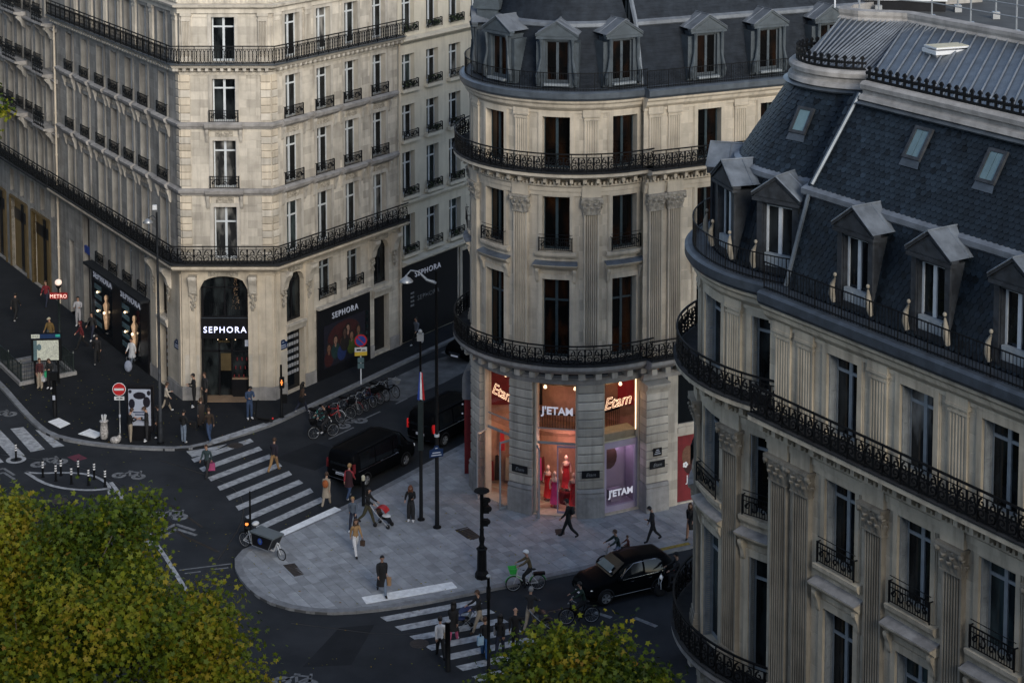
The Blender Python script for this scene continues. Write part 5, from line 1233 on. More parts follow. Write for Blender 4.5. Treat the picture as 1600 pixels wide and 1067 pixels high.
# mannequins: separate things standing in the shop
def mannequin(loc, rz, dress, label):
    e = empty('mannequin', loc, rz, label, 'mannequin', 'mannequins in the lit shop doorway')
    b = MB(); b.lathe([(.22, 0), (.22, .03), (.03, .04), (.03, .12)], 12); b.part('stand', 'chrome', e)
    b = MB(); b.tube([(0, 0, 1.0), (0, .02, 1.2), (0, .01, 1.38), (0, 0, 1.46), (0, 0, 1.56)], [.13, .12, .17, .09, .05], 10); b.ball((0, -.01, 1.67), .085, .10, .125, 10, 8)
    for sx in (-1, 1): b.tube([(sx * .17, 0, 1.42), (sx * .24, .02, 1.15), (sx * .22, -.08, .92)], [.05, .042, .03], 7)
    for sx in (-1, 1): b.tube([(sx * .08, 0, 1.0), (sx * .09, -.02, .55), (sx * .09, 0, .1)], [.1, .065, .045], 8)
    b.part('figure', 'mannequin', e, True)
    b = MB(); b.tube([(0, 0, 1.3), (0, .01, 1.1), (0, 0, .95), (0, 0, .6), (0, 0, .18)], [.165, .14, .17, .19, .24], 12); b.part('gown', dress, e, True); return e
c = CC + Vector((math.cos(R(-104)), math.sin(R(-104)))) * 4.15; mannequin((c.x, c.y, .15), 0, 'pink', 'pale mannequin in long pink gown nearest the open shop doorway')
c = CC + Vector((math.cos(R(-97)), math.sin(R(-97)))) * 3.5; mannequin((c.x, c.y, .75), .3, 'gown_red', 'pale mannequin in red gown raised on a plinth behind the doorway')
c = CC + Vector((math.cos(R(-112)), math.sin(R(-112)))) * 3.5; mannequin((c.x, c.y, .15), -.3, 'gown_red', 'pale mannequin in red gown at the left of the open doorway')
c = CC + Vector((math.cos(R(-91)), math.sin(R(-91)))) * 4.2; mannequin((c.x, c.y, .15), .2, 'gown_red', 'red gowned mannequin behind the right hand door leaf')
c = CC + Vector((math.cos(R(-140)), math.sin(R(-140)))) * 3.2; mannequin((c.x, c.y, .15), .2, 'dark_red', 'dark red gowned mannequin inside the left hand shop doorway')
c = CC + Vector((math.cos(R(-97)), math.sin(R(-97)))) * 3.5; pl_ = empty('display_plinth', (c.x, c.y, .15), 0, 'low red plinth under the raised red mannequin', 'plinth'); b = MB(); b.lathe([(.36, 0), (.36, .5), (.34, .6), (.34, .6)], 16); b.part('plinth_body', 'dark_red', pl_)
for i in range(30):
    x = -1.3 + i * .27; hgt = .9 + .35 * rnd.random(); z0 = .35 if i % 3 else 1.9; g = MB(); g.add([(x - .09, 92.6, z0 + hgt), (x + .09, 92.6, z0 + hgt), (x + .13, 92.5, z0), (x - .13, 92.5, z0), (x, 92.75, z0 + hgt), (x, 92.75, z0)], [(0, 3, 2, 1), (1, 2, 5, 4), (4, 5, 3, 0)]); g.build('garment', ('pink', 'gown_red', 'dark_red', 'skylight_cream', 'dark_int')[i * 7 % 5], bC)
for x in (-.6, 1.6, 3.9, 6.1):
    g = MB(); g.box(x - .75, x + .75, 92.72, 92.9, 4.2, 6.3); g.build('wall_picture', ('dark_red', 'dark_int', 'gown_red', 'dark_red')[int(x) % 4], bC)
# open glass door leaves
def leaf_door(M, x, ang, w=.85, mt='shop_glass', fm='frame_grey'):
    Md = M @ Matrix.Translation((x, 0, 0)) @ Matrix.Rotation(R(ang), 4, 'Z')
    g = MB(); g.box(0, .06, -.03, .03, 0, 3.4); g.box(w - .06, w, -.03, .03, 0, 3.4); g.box(.06, w - .06, -.03, .03, 3.32, 3.4); g.box(.06, w - .06, -.03, .03, 0, .12); d = g.build('door', fm, bC, world=Md)
    g = MB(); g.box(.06, w - .06, -.006, .006, .12, 3.32); g.build('pane', mt, d, world=Md)
    g = MB(); g.tube([(w - .1, -.07, 1.0), (w - .1, -.07, 1.5)], .015, 6); g.build('door_handle', 'chrome', d, world=Md)
leaf_door(M2, -.98, -72); leaf_door(M2, .98, 183, .95, 'shop_glass', 'lilac'); leaf_door(M3, -.98, -80); leaf_door(M3, .98, 262)
# name plates on the piers
for a in (-82.4, -120.4):
    M = PC1.M(th(a), .17, 2.12); g = MB(); g.box(-.44, .44, -.03, 0.0, 0, .38); p = g.build('shop_plaque', 'black_paint', bC, world=M)
    text('plaque_letters', 'Etam', .24, 'grey_metal', p, M @ Matrix.Translation((0, -.035, .1)), .004, shear=.3)
M = PC2.M(.75, .22, 2.3); g = MB(); g.box(-.42, .42, -.03, 0.0, 0, .38); p = g.build('shop_plaque', 'black_paint', bC, world=M); text('plaque_letters', 'Etam', .24, 'grey_metal', p, M @ Matrix.Translation((0, -.035, .1)), .004, shear=.3)
g = MB(); g.box(-.24, .24, -.03, 0.0, .62, 1.02); p = g.build('street_name_plate', 'black_paint', bC, world=M); g = MB()
for z, hw in ((.72, .17), (.82, .12), (.91, .08)): g.box(-hw, hw, -.034, -.0305, z, z + .03)
g.build('plate_lettering', 'sign_dim', p, world=M)
# right-hand window of the wing
for s0, s1, nm in ((2.0, 5.35, 1), (5.9, 9.2, 0)):
    M = PC2.M((s0 + s1) / 2, -.1, 0); hw = (s1 - s0) / 2
    g = MB(); g.box(-hw, hw, 0, .03, .2, 3.6); rw_ = g.build('shop_window', 'dark_red', bC, world=M)
    g = MB(); g.box(-hw, hw, 0, .03, 4.2, 6.7); g.build('shop_window', 'car_glass', bC, world=M)
    g = MB(); g.box(-hw, hw, -.12, .1, 3.6, 3.75); g.box(-hw, hw, -.18, .1, 3.75, 4.05); g.box(-hw, hw, -.1, .1, 4.05, 4.2); g.box(-hw, hw, -.1, .1, .1, .2); g.build('window_band', 'stone', bC, world=M)
    if nm:
        text('window_letters', "J'ETAM", .5, 'white', bC, M @ Matrix.Translation((-.35, -.02, 1.15)), .01); text('window_letters', "J'ETAM", .5, 'sign_dim', bC, M @ Matrix.Translation((-.1, -.02, 5.0)), .01)
        g = MB(); ell(g, -1.0, 2.5, .34, .5, -.012); g.build('printed_face', 'portrait_skin_0', rw_, world=M)
        g = MB(); ell(g, -.75, 2.0, .5, .5, -.006); g.build('printed_dress', 'portrait_red', rw_, world=M)
        g = MB(); 
        for k in range(5): ell(g, -1.15 + .09 * math.cos(k * 1.257), 2.05 + .09 * math.sin(k * 1.257), .07, .07, -.02 - k * .0005, 8)
        g.build('printed_flower', 'white', rw_, world=M)
# red panelled shop front with pale top on the left flank
s0, s1 = th(-186), th(-176) + .2; 
g = MB(); sweep(g, PC1, th(-203), th(-181), [(-.1, .1), (.34, .1), (.34, 4.05), (-.1, 4.05)]); rp = g.build('red_shopfront', 'dark_red', bC)
g = MB(); sweep(g, PC1, th(-204), th(-180.5), [(-.1, 4.05), (.42, 4.05), (.46, 4.2), (.44, 5.2), (.3, 5.55), (-.1, 5.6)]); g.build('awning_box', 'zinc_light', bC)
for k in range(4):
    p = PC1.at(th(-184 - k), .46); 
    g = MB(); g.ball((p.x, p.y, 3.2 + .45 * k), .045); g.build('marker_lamp', 'sign_dim', rp)
# ---- the near block on the right
bD = empty('slate_roofed_building', (11.56, 61.95, 0), 0, 'shadowed grey stone building filling the right side, with shutters and a scaled slate roof', 'building')
DC = Vector((11.56, 61.95)); DR = 5.2
arcD = circ(DC, DR, 115.5, 238); arcR = circ(DC, DR, 115.5, 290)
PDR = Path([tuple(Vector(arcR[0]) + uC * 15)] + arcR)
PD1 = Path([tuple(Vector(arcD[0]) + uC * 15)] + arcD); kD = (PD1.L - 15) / (238 - 115.5); td = lambda a: 15 + (a - 115.5) * kD
tD = Vector((.533, -.846)); PD2 = Path([(8.03, 57.24), tuple(Vector((8.03, 57.24)) + tD * 27)]); fd = lambda s: s - .95
wd1 = [td(228.5), td(197.2), td(165), td(134)]; pd1 = [td(212.3), td(181), td(150)]
wd2 = [fd(4.3), fd(7.4), fd(10.55), fd(13.7), fd(16.85), fd(20.0), fd(23.15), fd(26.3)]; pd2 = [fd(1.62), fd(2.66), fd(5.85), fd(9.0), fd(12.15), fd(15.3), fd(18.45), fd(21.6), fd(24.75)]
storeys(bD, PD1, 6, PD1.L, wd1, pd1, 0, 'frame_grey', 'pane', 1, 'stone_dull', 'stone_soot')
storeys(bD, PD2, 0, 27, wd2, pd2, .003, 'frame_grey', 'pane', 1, 'stone_dull', 'stone_soot')
mansard(bD, PD1, 6, PD1.L, 0, False); mansard(bD, PD2, .1, 27, 0, False)
for s in wd1[:3]: dormer(bD, PD1, s, 0, 'dormer_dark', 'frame_white', True)
for s in wd2: dormer(bD, PD2, s, 0, 'dormer_dark', 'frame_white', True)
m = MB(); wall(m, PD1, 6, PD1.L, 0, 6.75, [(s - .9, s + .9, .3, 6.2) for s in wd1], 0, .4, .5, 1.3, .02); wall(m, PD2, 0, 27, 0, 6.75, [(s - 1, s + 1, .3, 6.2) for s in wd2], 0.003, .4, .5, 1.3, .02); tag(m.build('wall', 'stone_soot', bD), kind='stuff')
for P_, ws in ((PD1, wd1), (PD2, wd2)):
    for s in ws: g = MB(); g.box(-1.0, 1.0, 0, .03, .2, 6.3); g.build('shop_window', 'car_glass', bD, world=P_.M(s, -.38, 0))
def slate_mesh():
    w, L = .205, .31; pl = [(-w/2, .075), (-w * .3, .02), (0, 0), (w * .3, .02), (w/2, .075), (w/2, L), (-w/2, L)]
    b = MB(); n = len(pl); z = lambda y, t: .034 * (1 - y / L) + t
    vs = [(x, y, z(y, .007)) for x, y in pl] + [(x, y, z(y, -.004)) for x, y in pl]
    b.add(vs, [tuple(range(n))] + [(i + n, (i + 1) % n + n, (i + 1) % n, i) for i in range(n - 2)]); return b.mesh('slate', 'slate')
SLM = slate_mesh()
def slates(P, a, b, o0, z0, o1, z1, rows, singles, wmin=0.0):
    """overlapping scale slates; those picked by singles(s) become objects"""
    stuff = MB(); dz, do = z1 - z0, o1 - o0; L = math.hypot(dz, do)
    vt = [Vector(v.co) for v in SLM.vertices]; pf = [tuple(p.vertices) for p in SLM.polygons]
    for r_ in range(rows):
        t = r_ / rows; o, z = o0 + do * t, z0 + dz * t
        shrink = 1.0
        mid = (a + b) / 2; 
        arc_f = (P.at(mid + .5, o) - P.at(mid - .5, o)).length
        st = .213 / max(.25, arc_f); n = int((b - a) / st)
        for i in range(n):
            s = a + (i + (.5 if r_ % 2 else 0)) * st
            if s > b: continue
            p = P.at(s + 1e-4, o); g = P.ang(s)
            X = Vector((math.cos(g), math.sin(g), 0)); nn = P.nm[P.seg(s)]; Y = Vector((nn.x * do, nn.y * do, dz)).normalized(); Z = X.cross(Y)
            M = Matrix(((X.x, Y.x, Z.x, p.x), (X.y, Y.y, Z.y, p.y), (X.z, Y.z, Z.z, z), (0, 0, 0, 1))) @ Matrix.Rotation(rnd.gauss(0, .012), 4, 'Z')
            if singles(s, r_): obj('slate', SLM, bD, M)
            else: stuff.tint = rnd.gauss(0, .5); stuff.add([M @ v for v in vt], pf)
    return tag(stuff.build('roof_slates', 'slate', bD), kind='stuff')
sk = MB(); sweep(sk, PDR, 8, PDR.L, [(-1.3, 24.17), (-3.05, 26.9)], closed=False); sweep(sk, PD2, .3, 27, [(-1.3, 24.17), (-3.05, 26.9)], closed=False); sk.build('roof_boarding', 'slate_far', bD)
cnt = [0]
def pick(s, r_):
    if fd(6.75) < s < fd(10.2) and cnt[0] < 300: cnt[0] += 1; return True
    return False
slates(PD2, .3, 27, -1.28, 24.19, -3.02, 26.88, 18, pick); slates(PDR, 10, PD1.L + 1.6, -1.28, 24.19, -3.02, 26.88, 18, lambda s, r_: False)
slates(PD2, .25, 27, -.44, 21.1, -1.19, 23.9, 16, lambda s, r_: False); slates(PD1, 12, PD1.L, -.44, 21.1, -1.19, 23.9, 16, lambda s, r_: False)
# hip roll between the round and the flat slope
g = MB(); q0, q1 = PD2.at(.45, -1.22), PD2.at(.62, -3.0); g.tube([(q0.x, q0.y, 24.3), (q1.x, q1.y, 27.0)], .07, 6); g.build('hip_roll', 'zinc', bD)
g = MB(); q0, q1 = PD2.at(.35, -.3), PD2.at(.45, -1.1); g.tube([(q0.x, q0.y, 21.2), (q1.x, q1.y, 24.0)], .07, 6); g.build('hip_roll', 'zinc', bD)
# roof crest: moulded stone band, iron cresting
CRP = [(-3.0, 26.78), (-2.82, 26.86), (-2.86, 26.98), (-3.0, 27.04), (-2.98, 27.14), (-2.88, 27.2), (-2.86, 27.34), (-2.95, 27.42), (-3.35, 27.46), (-3.4, 26.8)]
for P_, a, b in ((PDR, 8, PDR.L), (PD2, .75, 27)):
    c = MB(); sweep(c, P_, a, b, CRP); c.build('roof_crest', 'stone_grey', bD); c = MB(); sweep(c, P_, a, b, [(-2.74, 26.70), (-2.68, 26.76), (-3.0, 26.84)], closed=False); c.build('roof_flashing', 'zinc', bD)
def finial_mesh():
    b = MB(); 
    b.prism([(-.14, 0), (.14, 0), (.10, .06), (.035, .08), (.035, .2), (.12, .17), (.15, .24), (.11, .29), (.035, .25), (.035, .34), (.085, .36), (.06, .42), (0, .47), (-.06, .42), (-.085, .36), (-.035, .34), (-.035, .25), (-.11, .29), (-.15, .24), (-.12, .17), (-.035, .2), (-.035, .08), (-.10, .06)], -.03, .03)
    return b.mesh('cresting_finial', 'iron')
FM = finial_mesh()
for P_, a, b in ((PDR, 13, PD1.L + 2.2), (PD2, .9, 27)):
    f = (P_.at((a + b) / 2 + .5, -3.12) - P_.at((a + b) / 2 - .5, -3.12)).length; st = .31 / f; q = a
    while q < b: obj('cresting_finial', FM, bD, P_.M(q, -3.12, 27.44)); q += st
    g = MB(); sweep(g, P_, a, b, [(-3.14, 27.46), (-3.10, 27.46), (-3.10, 27.52), (-3.14, 27.52)]); g.build('cresting_rail', 'iron', bD)
# zinc roof between crest and terrace, with standing seams
ths = [120, 140, 160, 180, 195, 210, 222, 232, 242, 254, 266, 278, 289]
par1 = [(17, 68.2), (14.6, 67.2), (12.9, 66.4), (11.7, 65.4), (11.4, 64.6), (11.9, 64.1), (12.5, 63.9), (13.0, 63.8), (13.3, 63.7), (13.5, 63.6), (13.7, 63.3), (14.0, 62.8), (14.3, 62.4)]
c1 = [PDR.at(td(a) - 1e-3, -3.25) for a in ths]
ss = [.7 + i * .9 for i in range(30)]; c2 = [PD2.at(s, -3.25) for s in ss]
n45 = lambda s: Vector((13.5, 63.6)) + tD * (s - .7) * 1.0
par2 = [n45(s) for s in ss]
def loft(A, B, z0, z1, name):
    b = MB(); b.add([(p[0], p[1], z0) for p in A] + [(p[0], p[1], z1) for p in B], [(i, i + 1, len(A) + i + 1, len(A) + i) for i in range(len(A) - 1)]); zr = b.build(name, 'zinc', bD)
    g = MB()
    for i in range(len(A) - 1):
        for t in ((0, .5) if len(A) > 16 else (0, .33, .66)):
            p, q = Vector(A[i]).lerp(Vector(A[i + 1]), t), Vector(B[i]).lerp(Vector(B[i + 1]), t)
            s_ = MB(); s_.tube([(p.x, p.y, z0 + .03), (q.x, q.y, z1 + .03)], .035, 4); s_.build('standing_seam', 'zinc_light', zr)
loft(c1, par1, 27.36, 28.42, 'zinc_roof'); loft(c2, par2, 27.36, 28.42, 'zinc_roof')
par = [Vector(p) for p in par1[:11]] + par2[1:]
PT = Path([tuple(p) for p in par])
c = MB(); sweep(c, PT, 0, PT.L, [(.1, 28.3), (.14, 28.42), (.06, 28.5), (.1, 28.6), (.1, 28.72), (-.25, 28.75), (-.25, 28.3)]); c.build('terrace_parapet', 'stone_grey', bD)
b = MB(); b.add([(p.x, p.y, 28.44) for p in par] + [(40, 40, 28.44), (40, 78, 28.44)], [tuple(range(len(par) + 2))]); b.build('terrace_deck', 'terrace', bD)
ps = [PT.at(q, -.55) for q in (5.0, 6.6, 8.2, 9.8, 11.6, 13.6, 15.6, 17.6, 19.6)]; ps += [p + Vector((1.4, 2.2)) for p in ps[1:5]]
for p in ps:
    g = MB(); g.tube([(p.x, p.y, 28.6), (p.x, p.y, 29.95)], .03, 6); po = g.build('railing_post', 'rail_pale', bD); g = MB(); g.box(p.x - .12, p.x + .12, p.y - .12, p.y + .12, 28.44, 28.68); g.build('post_base', 'grey_metal', po)
for z in (29.1, 29.5, 29.93):
    g = MB(); g.tube([(p.x, p.y, z) for p in ps[:9]], .024, 5); g.build('handrail', 'rail_pale', bD); g = MB(); g.tube([(p.x, p.y, z) for p in ps[9:]], .024, 5); g.build('handrail', 'rail_pale', bD)
M = Matrix.Translation((13.9, 66.3, 28.44)) @ Matrix.Rotation(R(-8), 4, 'Z'); g = MB(); g.box(-1.4, 1.4, -.5, .6, 0, .45); sk = g.build('terrace_skylight', 'black_paint', bD, world=M)
for i in range(4):
    g = MB(); x = -1.36 + i * .69; g.add([(x, -.55, .46), (x + .64, -.55, .46), (x + .64, .6, .85), (x, .6, .85)], [(0, 1, 2, 3)]); g.build('skylight_pane', 'zinc_light', sk, world=M)
g = MB(); g.box(-1.45, 1.45, -.58, -.52, .38, .5); g.build('skylight_frame', 'sky_pale', sk, world=M)
M = Matrix.Translation((12.0, 66.6, 28.44)); g = MB(); g.tube([(-.5, 0, 0), (-.5, 0, 1.2)], .03); g.tube([(.35, 0, 0), (.35, 0, 1.2)], .03); g.tube([(-.5, 0, .95), (.35, 0, .95)], .05); g.tube([(-.5, 0, 1.2), (.35, 0, 1.2)], .03); g.build('access_gate', 'white', bD, world=M)
# roof light box on the zinc slope
p = (c2[1] + par2[1]) / 2; rw2 = Vector(c2[3]).lerp(Vector(par2[3]), .42)
M = Matrix.Translation((14.0, 59.9, 27.72)) @ Matrix.Rotation(R(20), 4, 'Z'); g = MB(); g.box(-.62, .62, -.3, .4, -.15, .3); rl = g.build('roof_hatch', 'grey_metal', bD, world=M)
g = MB(); g.box(-.68, .68, -.36, .46, .3, .42); g.box(-.64, .64, -.32, .42, .47, .52); g.build('hatch_lid', 'sky_pale', rl, world=M); g = MB(); g.box(-.6, .6, -.28, .38, .522, .53); g.build('hatch_cover', 'skylight_cream', rl, world=M)
# roof windows in the scaled slope
def roof_window(P, s, t, w, h, bars):
    o, z = -1.28 - 1.74 * t, 24.2 + 2.7 * t; p = P.at(s, o); g = P.ang(s); X = Vector((math.cos(g), math.sin(g), 0)); nn = P.nm[P.seg(s)]
    Y = Vector((-nn.x * 1.74, -nn.y * 1.74, 2.7)).normalized(); Z = X.cross(Y); p3 = Vector((p.x, p.y, z)) + Z * .04
    M = Matrix(((X.x, Y.x, Z.x, p3.x), (X.y, Y.y, Z.y, p3.y), (X.z, Y.z, Z.z, p3.z), (0, 0, 0, 1)))
    b = MB(); b.box(-w/2 - .1, w/2 + .1, -.1, 0, 0, .09); b.box(-w/2 - .1, w/2 + .1, h, h + .1, 0, .09); b.box(-w/2 - .1, -w/2, 0, h, 0, .09); b.box(w/2, w/2 + .1, 0, h, 0, .09); rw = b.build('roof_window', 'dormer_dark', bD, world=M)
    n = 2 if bars else 1
    for i in range(n):
        b = MB(); b.box(-w/2 + w * i / n + .01, -w/2 + w * (i + 1) / n - .01, 0, h, .03, .06); b.build('pane', 'louvre_glass', rw, world=M)
    b = MB(); b.add([(-w/2 - .14, -.34, .01), (w/2 + .14, -.34, .01), (w/2 + .1, -.1, .03), (-w/2 - .1, -.1, .03)], [(0, 1, 2, 3)]); b.build('apron_flashing', 'zinc_dark', rw, world=M)
roof_window(PD1, td(222), .46, .46, .72, False); roof_window(PD2, fd(4.75), .55, .52, .85, True); roof_window(PD2, fd(7.75), .52, .52, .85, True); roof_window(PD2, fd(10.9), .52, .52, .85, True)
for P_, s in ((PD2, fd(5.5)), (PD2, fd(6.3))): g = MB(); g.tube([P_.M(s, .8, 18.0) @ Vector((0, 0, 0)), P_.M(s, .8, 18.0) @ Vector((.35, -.75, .12))], .018, 5); g.build('flag_bracket', 'iron', bD)

q0, q1 = PD2.at(26.95, -.02), PD2.at(26.95, -9); b = MB(); b.prismz([tuple(q0), tuple(q0 + tD * .3), tuple(q1 + tD * .3), tuple(q1)], 0, 20.6); b.build('end_wall', 'stone_dull', bD)
q0, q1 = PD2.at(26.95, -1.3), PD2.at(26.95, -9); b = MB(); b.prismz([tuple(q0), tuple(q0 + tD * .3), tuple(q1 + tD * .3), tuple(q1)], 20.6, 28.4); b.build('end_wall', 'stone_dull', bD)
# ------------------------------------------------------------------ unseen blocks that close the square, beside and below the camera
def plain_block(name, pts, h, label, mt='stone_old'):
    cx = sum(p[0] for p in pts) / len(pts); cy = sum(p[1] for p in pts) / len(pts)
    e = empty(name, (cx, cy, 0), 0, label, 'building'); P = Path(list(pts) + [pts[0]])
    b = MB(); b.prismz(pts[::-1] if sum(pts[k][0] * pts[(k + 1) % len(pts)][1] - pts[(k + 1) % len(pts)][0] * pts[k][1] for k in range(len(pts))) < 0 else pts, 0, h); b.build('wall', mt, e)
    for z in (5.2, 8.6, h - 3.5, h - .4):
        c = MB(); sweep(c, P, 0, P.L, [(-.05, z), (.2, z), (.45, z + .25), (.45, z + .38), (-.05, z + .4)]); c.build('cornice', mt, e)
    w = MB(); q = 1.6
    while q < P.L - 1.6:
        z = 1.0
        while z < h - 3: pbox(w, P, q - .6, q + .6, z, z + 2.3, -.05, .03); z += 3.6
        q += 2.7
    tag(w.build('window_grid', 'car_glass', e), kind='stuff')
plain_block('department_store', [(48, -1.5), (-78, -1.5), (-78, -40), (48, -40)][::-1], 36.4, 'big stone department store under the camera, its roof the viewpoint')  # out of view; put in to cut low light on the lower storeys
plain_block('boulevard_building', [(-38.5, 84), (-70, 134), (-104, 134), (-90, 84)][::-1], 30, 'unseen grey stone block put in for shade across the left hand street from the SEPHORA corner')  # out of view; placed and raised to darken the street-side faces
plain_block('boulevard_building', [(-50, 10), (-40, 62), (-98, 62), (-98, 10)][::-1], 27, 'grey stone block on the far left of the square, outside the view, put in for shade')  # out of view; added to screen low sky from the facades

q = [cL + uL * 51.2, cL + uL * 120, cL + uL * 120 + Vector((.846, .533)) * 16, cL + uL * 51.2 + Vector((.846, .533)) * 16]
plain_block('boulevard_building', [tuple(p) for p in q], 26, 'grey stone block further along the left hand street past the balconied one')
# ------------------------------------------------------------------ trees
def tree(name, base, blobs, n, label, size=.21, seed=1, crown_bias=0.0):
    """tapered trunk and limbs, crown of single lobed leaves gathered in clumps"""
    rg = np.random.default_rng(seed); e = empty(name, base, 0, label, 'tree')
    b = MB(); top = max(z for _, _, z, _ in blobs); b.tube([(0, 0, -.1), (.05, .02, top * .3), (-.05, .05, top * .6), (0, 0, top * .85)], [.30, .24, .17, .07], 9)
    b.part('trunk', 'bark', e, True)
    lb = MB()
    for x, y, z, r in blobs:
        z0 = max(1.8, z * .5); lb.tube([(0, 0, z0), (x * .4, y * .4, z0 + (z - z0) * .6), (x * .85, y * .85, z)], [.13, .08, .03], 6)
        for k in range(9):
            d = Vector(rg.normal(size=3)).normalized() * r * 1.0; lb.tube([(x * .85, y * .85, z), (x + d.x * .5, y + d.y * .5, z + d.z * .4), (x + d.x, y + d.y, z + d.z)], [.045, .03, .012], 4)
    tag(lb.part('branches', 'bark', e), kind='stuff')
    sub = []
    for x, y, z, r in blobs:
        for _ in range(5):
            d = Vector(rg.normal(size=3)); d.z = abs(d.z) * .9 + .15; d.normalize(); f = .80 + .28 * rg.random(); sub.append((x + d.x * r * f, y + d.y * r * f, z + d.z * r * f * .92, r * (.26 + .2 * rg.random())))
    blobs = [(x, y, z, r * .84) for x, y, z, r in blobs] + sub
    vol = np.array([r ** 2 for *_, r in blobs]); vol = vol / vol.sum()
    pts, nrm, tint = [], [], []
    for (x, y, z, r), f in zip(blobs, vol):
        m = max(6, int(n * f / 40))                       # twig clumps on the blob's shell
        d = rg.normal(size=(m, 3)); d /= np.linalg.norm(d, axis=1)[:, None]; d[:, 2] = np.where(d[:, 2] < -.35, -d[:, 2], d[:, 2])
        rr = r * (0.45 + .6 * rg.random(m) ** .6 + .14 * (rg.random(m) > .9)); c = np.array([x, y, z]) + d * rr[:, None] * np.array([1, 1, .92])
        tc = np.clip(.42 + crown_bias + .24 * np.sin(c[:, 0] * .9 + seed) * np.cos(c[:, 1] * .7 - c[:, 2] * .5) + .22 * rg.normal(size=m), 0, .95)
        k = 40; cs = .22 + .26 * rg.random(m)
        p = c[:, None, :] + rg.normal(size=(m, k, 3)) * cs[:, None, None] * np.array([1, 1, .75]); pts.append(p.reshape(-1, 3))
        nn = d[:, None, :] * .55 + np.array([0, 0, .55]) + rg.normal(size=(m, k, 3)) * .72; nrm.append(nn.reshape(-1, 3))
        t = tc[:, None] + rg.normal(size=(m, k)) * .075; t = np.where(rg.random((m, k)) > .994, .97, np.minimum(t, .93)); tint.append(np.clip(t, 0, 1).ravel())
    P = np.concatenate(pts); N = np.concatenate(nrm); T = np.concatenate(tint); N /= np.linalg.norm(N, axis=1)[:, None]
    a = rg.normal(size=P.shape); X = np.cross(N, a); X /= np.linalg.norm(X, axis=1)[:, None]; Y = np.cross(N, X)
    s = size * (.65 + .6 * rg.random(len(P)))
    ang = np.array([90, 55, 25, -10, -45, -90, -135, 190, 155, 125]) * np.pi / 180; rad = np.array([1.1, .5, .98, .52, .72, .34, .72, .52, .98, .5])
    lx, ly = np.cos(ang) * rad * .55, np.sin(ang) * rad * .55
    dr = -.12 * (lx ** 2 + ly ** 2) * 3
    V = P[:, None, :] + s[:, None, None] * (X[:, None, :] * lx[None, :, None] + Y[:, None, :] * ly[None, :, None] + N[:, None, :] * dr[None, :, None])
    nl = len(P); me = bpy.data.meshes.new('crown'); me.vertices.add(nl * 10); me.vertices.foreach_set('co', V.reshape(-1)); me.loops.add(nl * 10); me.loops.foreach_set('vertex_index', np.arange(nl * 10)); me.polygons.add(nl)
    me.polygons.foreach_set('loop_start', np.arange(nl) * 10); me.materials.append(MAT['leaf']); me.update(calc_edges=True)
    at = me.attributes.new('tint', 'FLOAT', 'FACE'); at.data.foreach_set('value', T.astype(np.float32))
    tag(child('crown', me, e), kind='stuff'); return e
r_ = random.Random(3)
BL1 = [(0, 0, 9.2, 4.6), (-2.6, .6, 11.4, 2.9), (.4, -.3, 11.9, 2.5), (1.9, .9, 13.0, 1.25), (-4.6, 0, 11.6, 2.4), (2.9, -.6, 10.2, 2.3), (4.3, -1.2, 8.6, 2.3), (3.4, -2.6, 7.6, 2.6), (-1.0, -2.5, 9.6, 3.0), (-3.6, -2.6, 9.4, 3.0), (5.3, -1.6, 7.0, 1.7), (.9, 1.8, 10.4, 2.0), (-3.0, 1.5, 12.6, 1.3)]
tree('plane_tree', (-13.4, 57.6, 0), [(x * .93 - .55, y, z * .975 - .3, r * .88) for x, y, z, r in BL1], 70000, 'large plane tree turning yellow green, in the lower left corner', .20, 4, .08)
tree('plane_tree', (1.9, 55.6, -.6), [(0, 0, 8.2, 2.3), (-1.3, .1, 8.9, 1.35), (.6, .2, 9.8, 1.1), (1.5, 0, 9.2, 1.35), (-.5, .4, 9.7, 1.0), (-2.1, -.2, 8.0, 1.2), (2.1, -.3, 8.4, 1.2), (.2, -1.2, 8.6, 1.8), (-1.6, -.8, 7.4, 1.6), (1.7, -.8, 7.6, 1.6)], 28000, 'small plane tree with thin leafy top beside the lower zebra crossing', .20, 9, .0)
tree('plane_tree', (-33.2, 110.5, 0), [(0, 0, 14.6, 2.6), (1.2, -.4, 13.6, 1.5), (1.0, .3, 16.2, 1.4), (-.8, 0, 17.0, 1.6), (1.3, .2, 15.0, 1.2)], 5000, 'green tree just reaching into the left edge before the shadowed street front', .24, 12, -.1)
lv = MB(); rl = random.Random(21)
for i in range(520):
    x, y = (rl.uniform(-31, -14), rl.uniform(95, 109)) if i < 300 else (rl.uniform(-16, 3), rl.uniform(74, 92))
    z = ZW + .022 if (inside((x, y), kA + [(20, 150), (-20, 200), (-60, 150)]) or inside((x, y), slab_poly)) else .012
    if i < 300 and y < 98.5 and rl.random() < .6: continue
    a = rl.random() * 6.3; s = rl.uniform(.03, .075); lv.tint = rl.uniform(.6, 1.0)
    lv.add([(x + s * math.cos(a + k * 1.257) * (1 if k % 2 else .5), y + s * math.sin(a + k * 1.257) * (1 if k % 2 else .5), z + .01 * (k % 2)) for k in range(5)], [(0, 1, 2, 3, 4)])
tag(lv.build('fallen_leaves', 'leaf'), 'yellow fallen leaves scattered over pavement and road', None, None, 'stuff')
# ------------------------------------------------------------------ street furniture
def post_tube(e, name, z0, z1, r0, r1, mt='iron', n=10): b = MB(); b.tube([(0, 0, z0), (0, 0, z1)], [r0, r1], n); return b.part(name, mt, e, True)
def base_ring(e, r=.16, h=.08, mt='iron'): b = MB(); b.lathe([(r, 0), (r, h * .6), (r * .7, h)], 12); return b.part('base', mt, e)
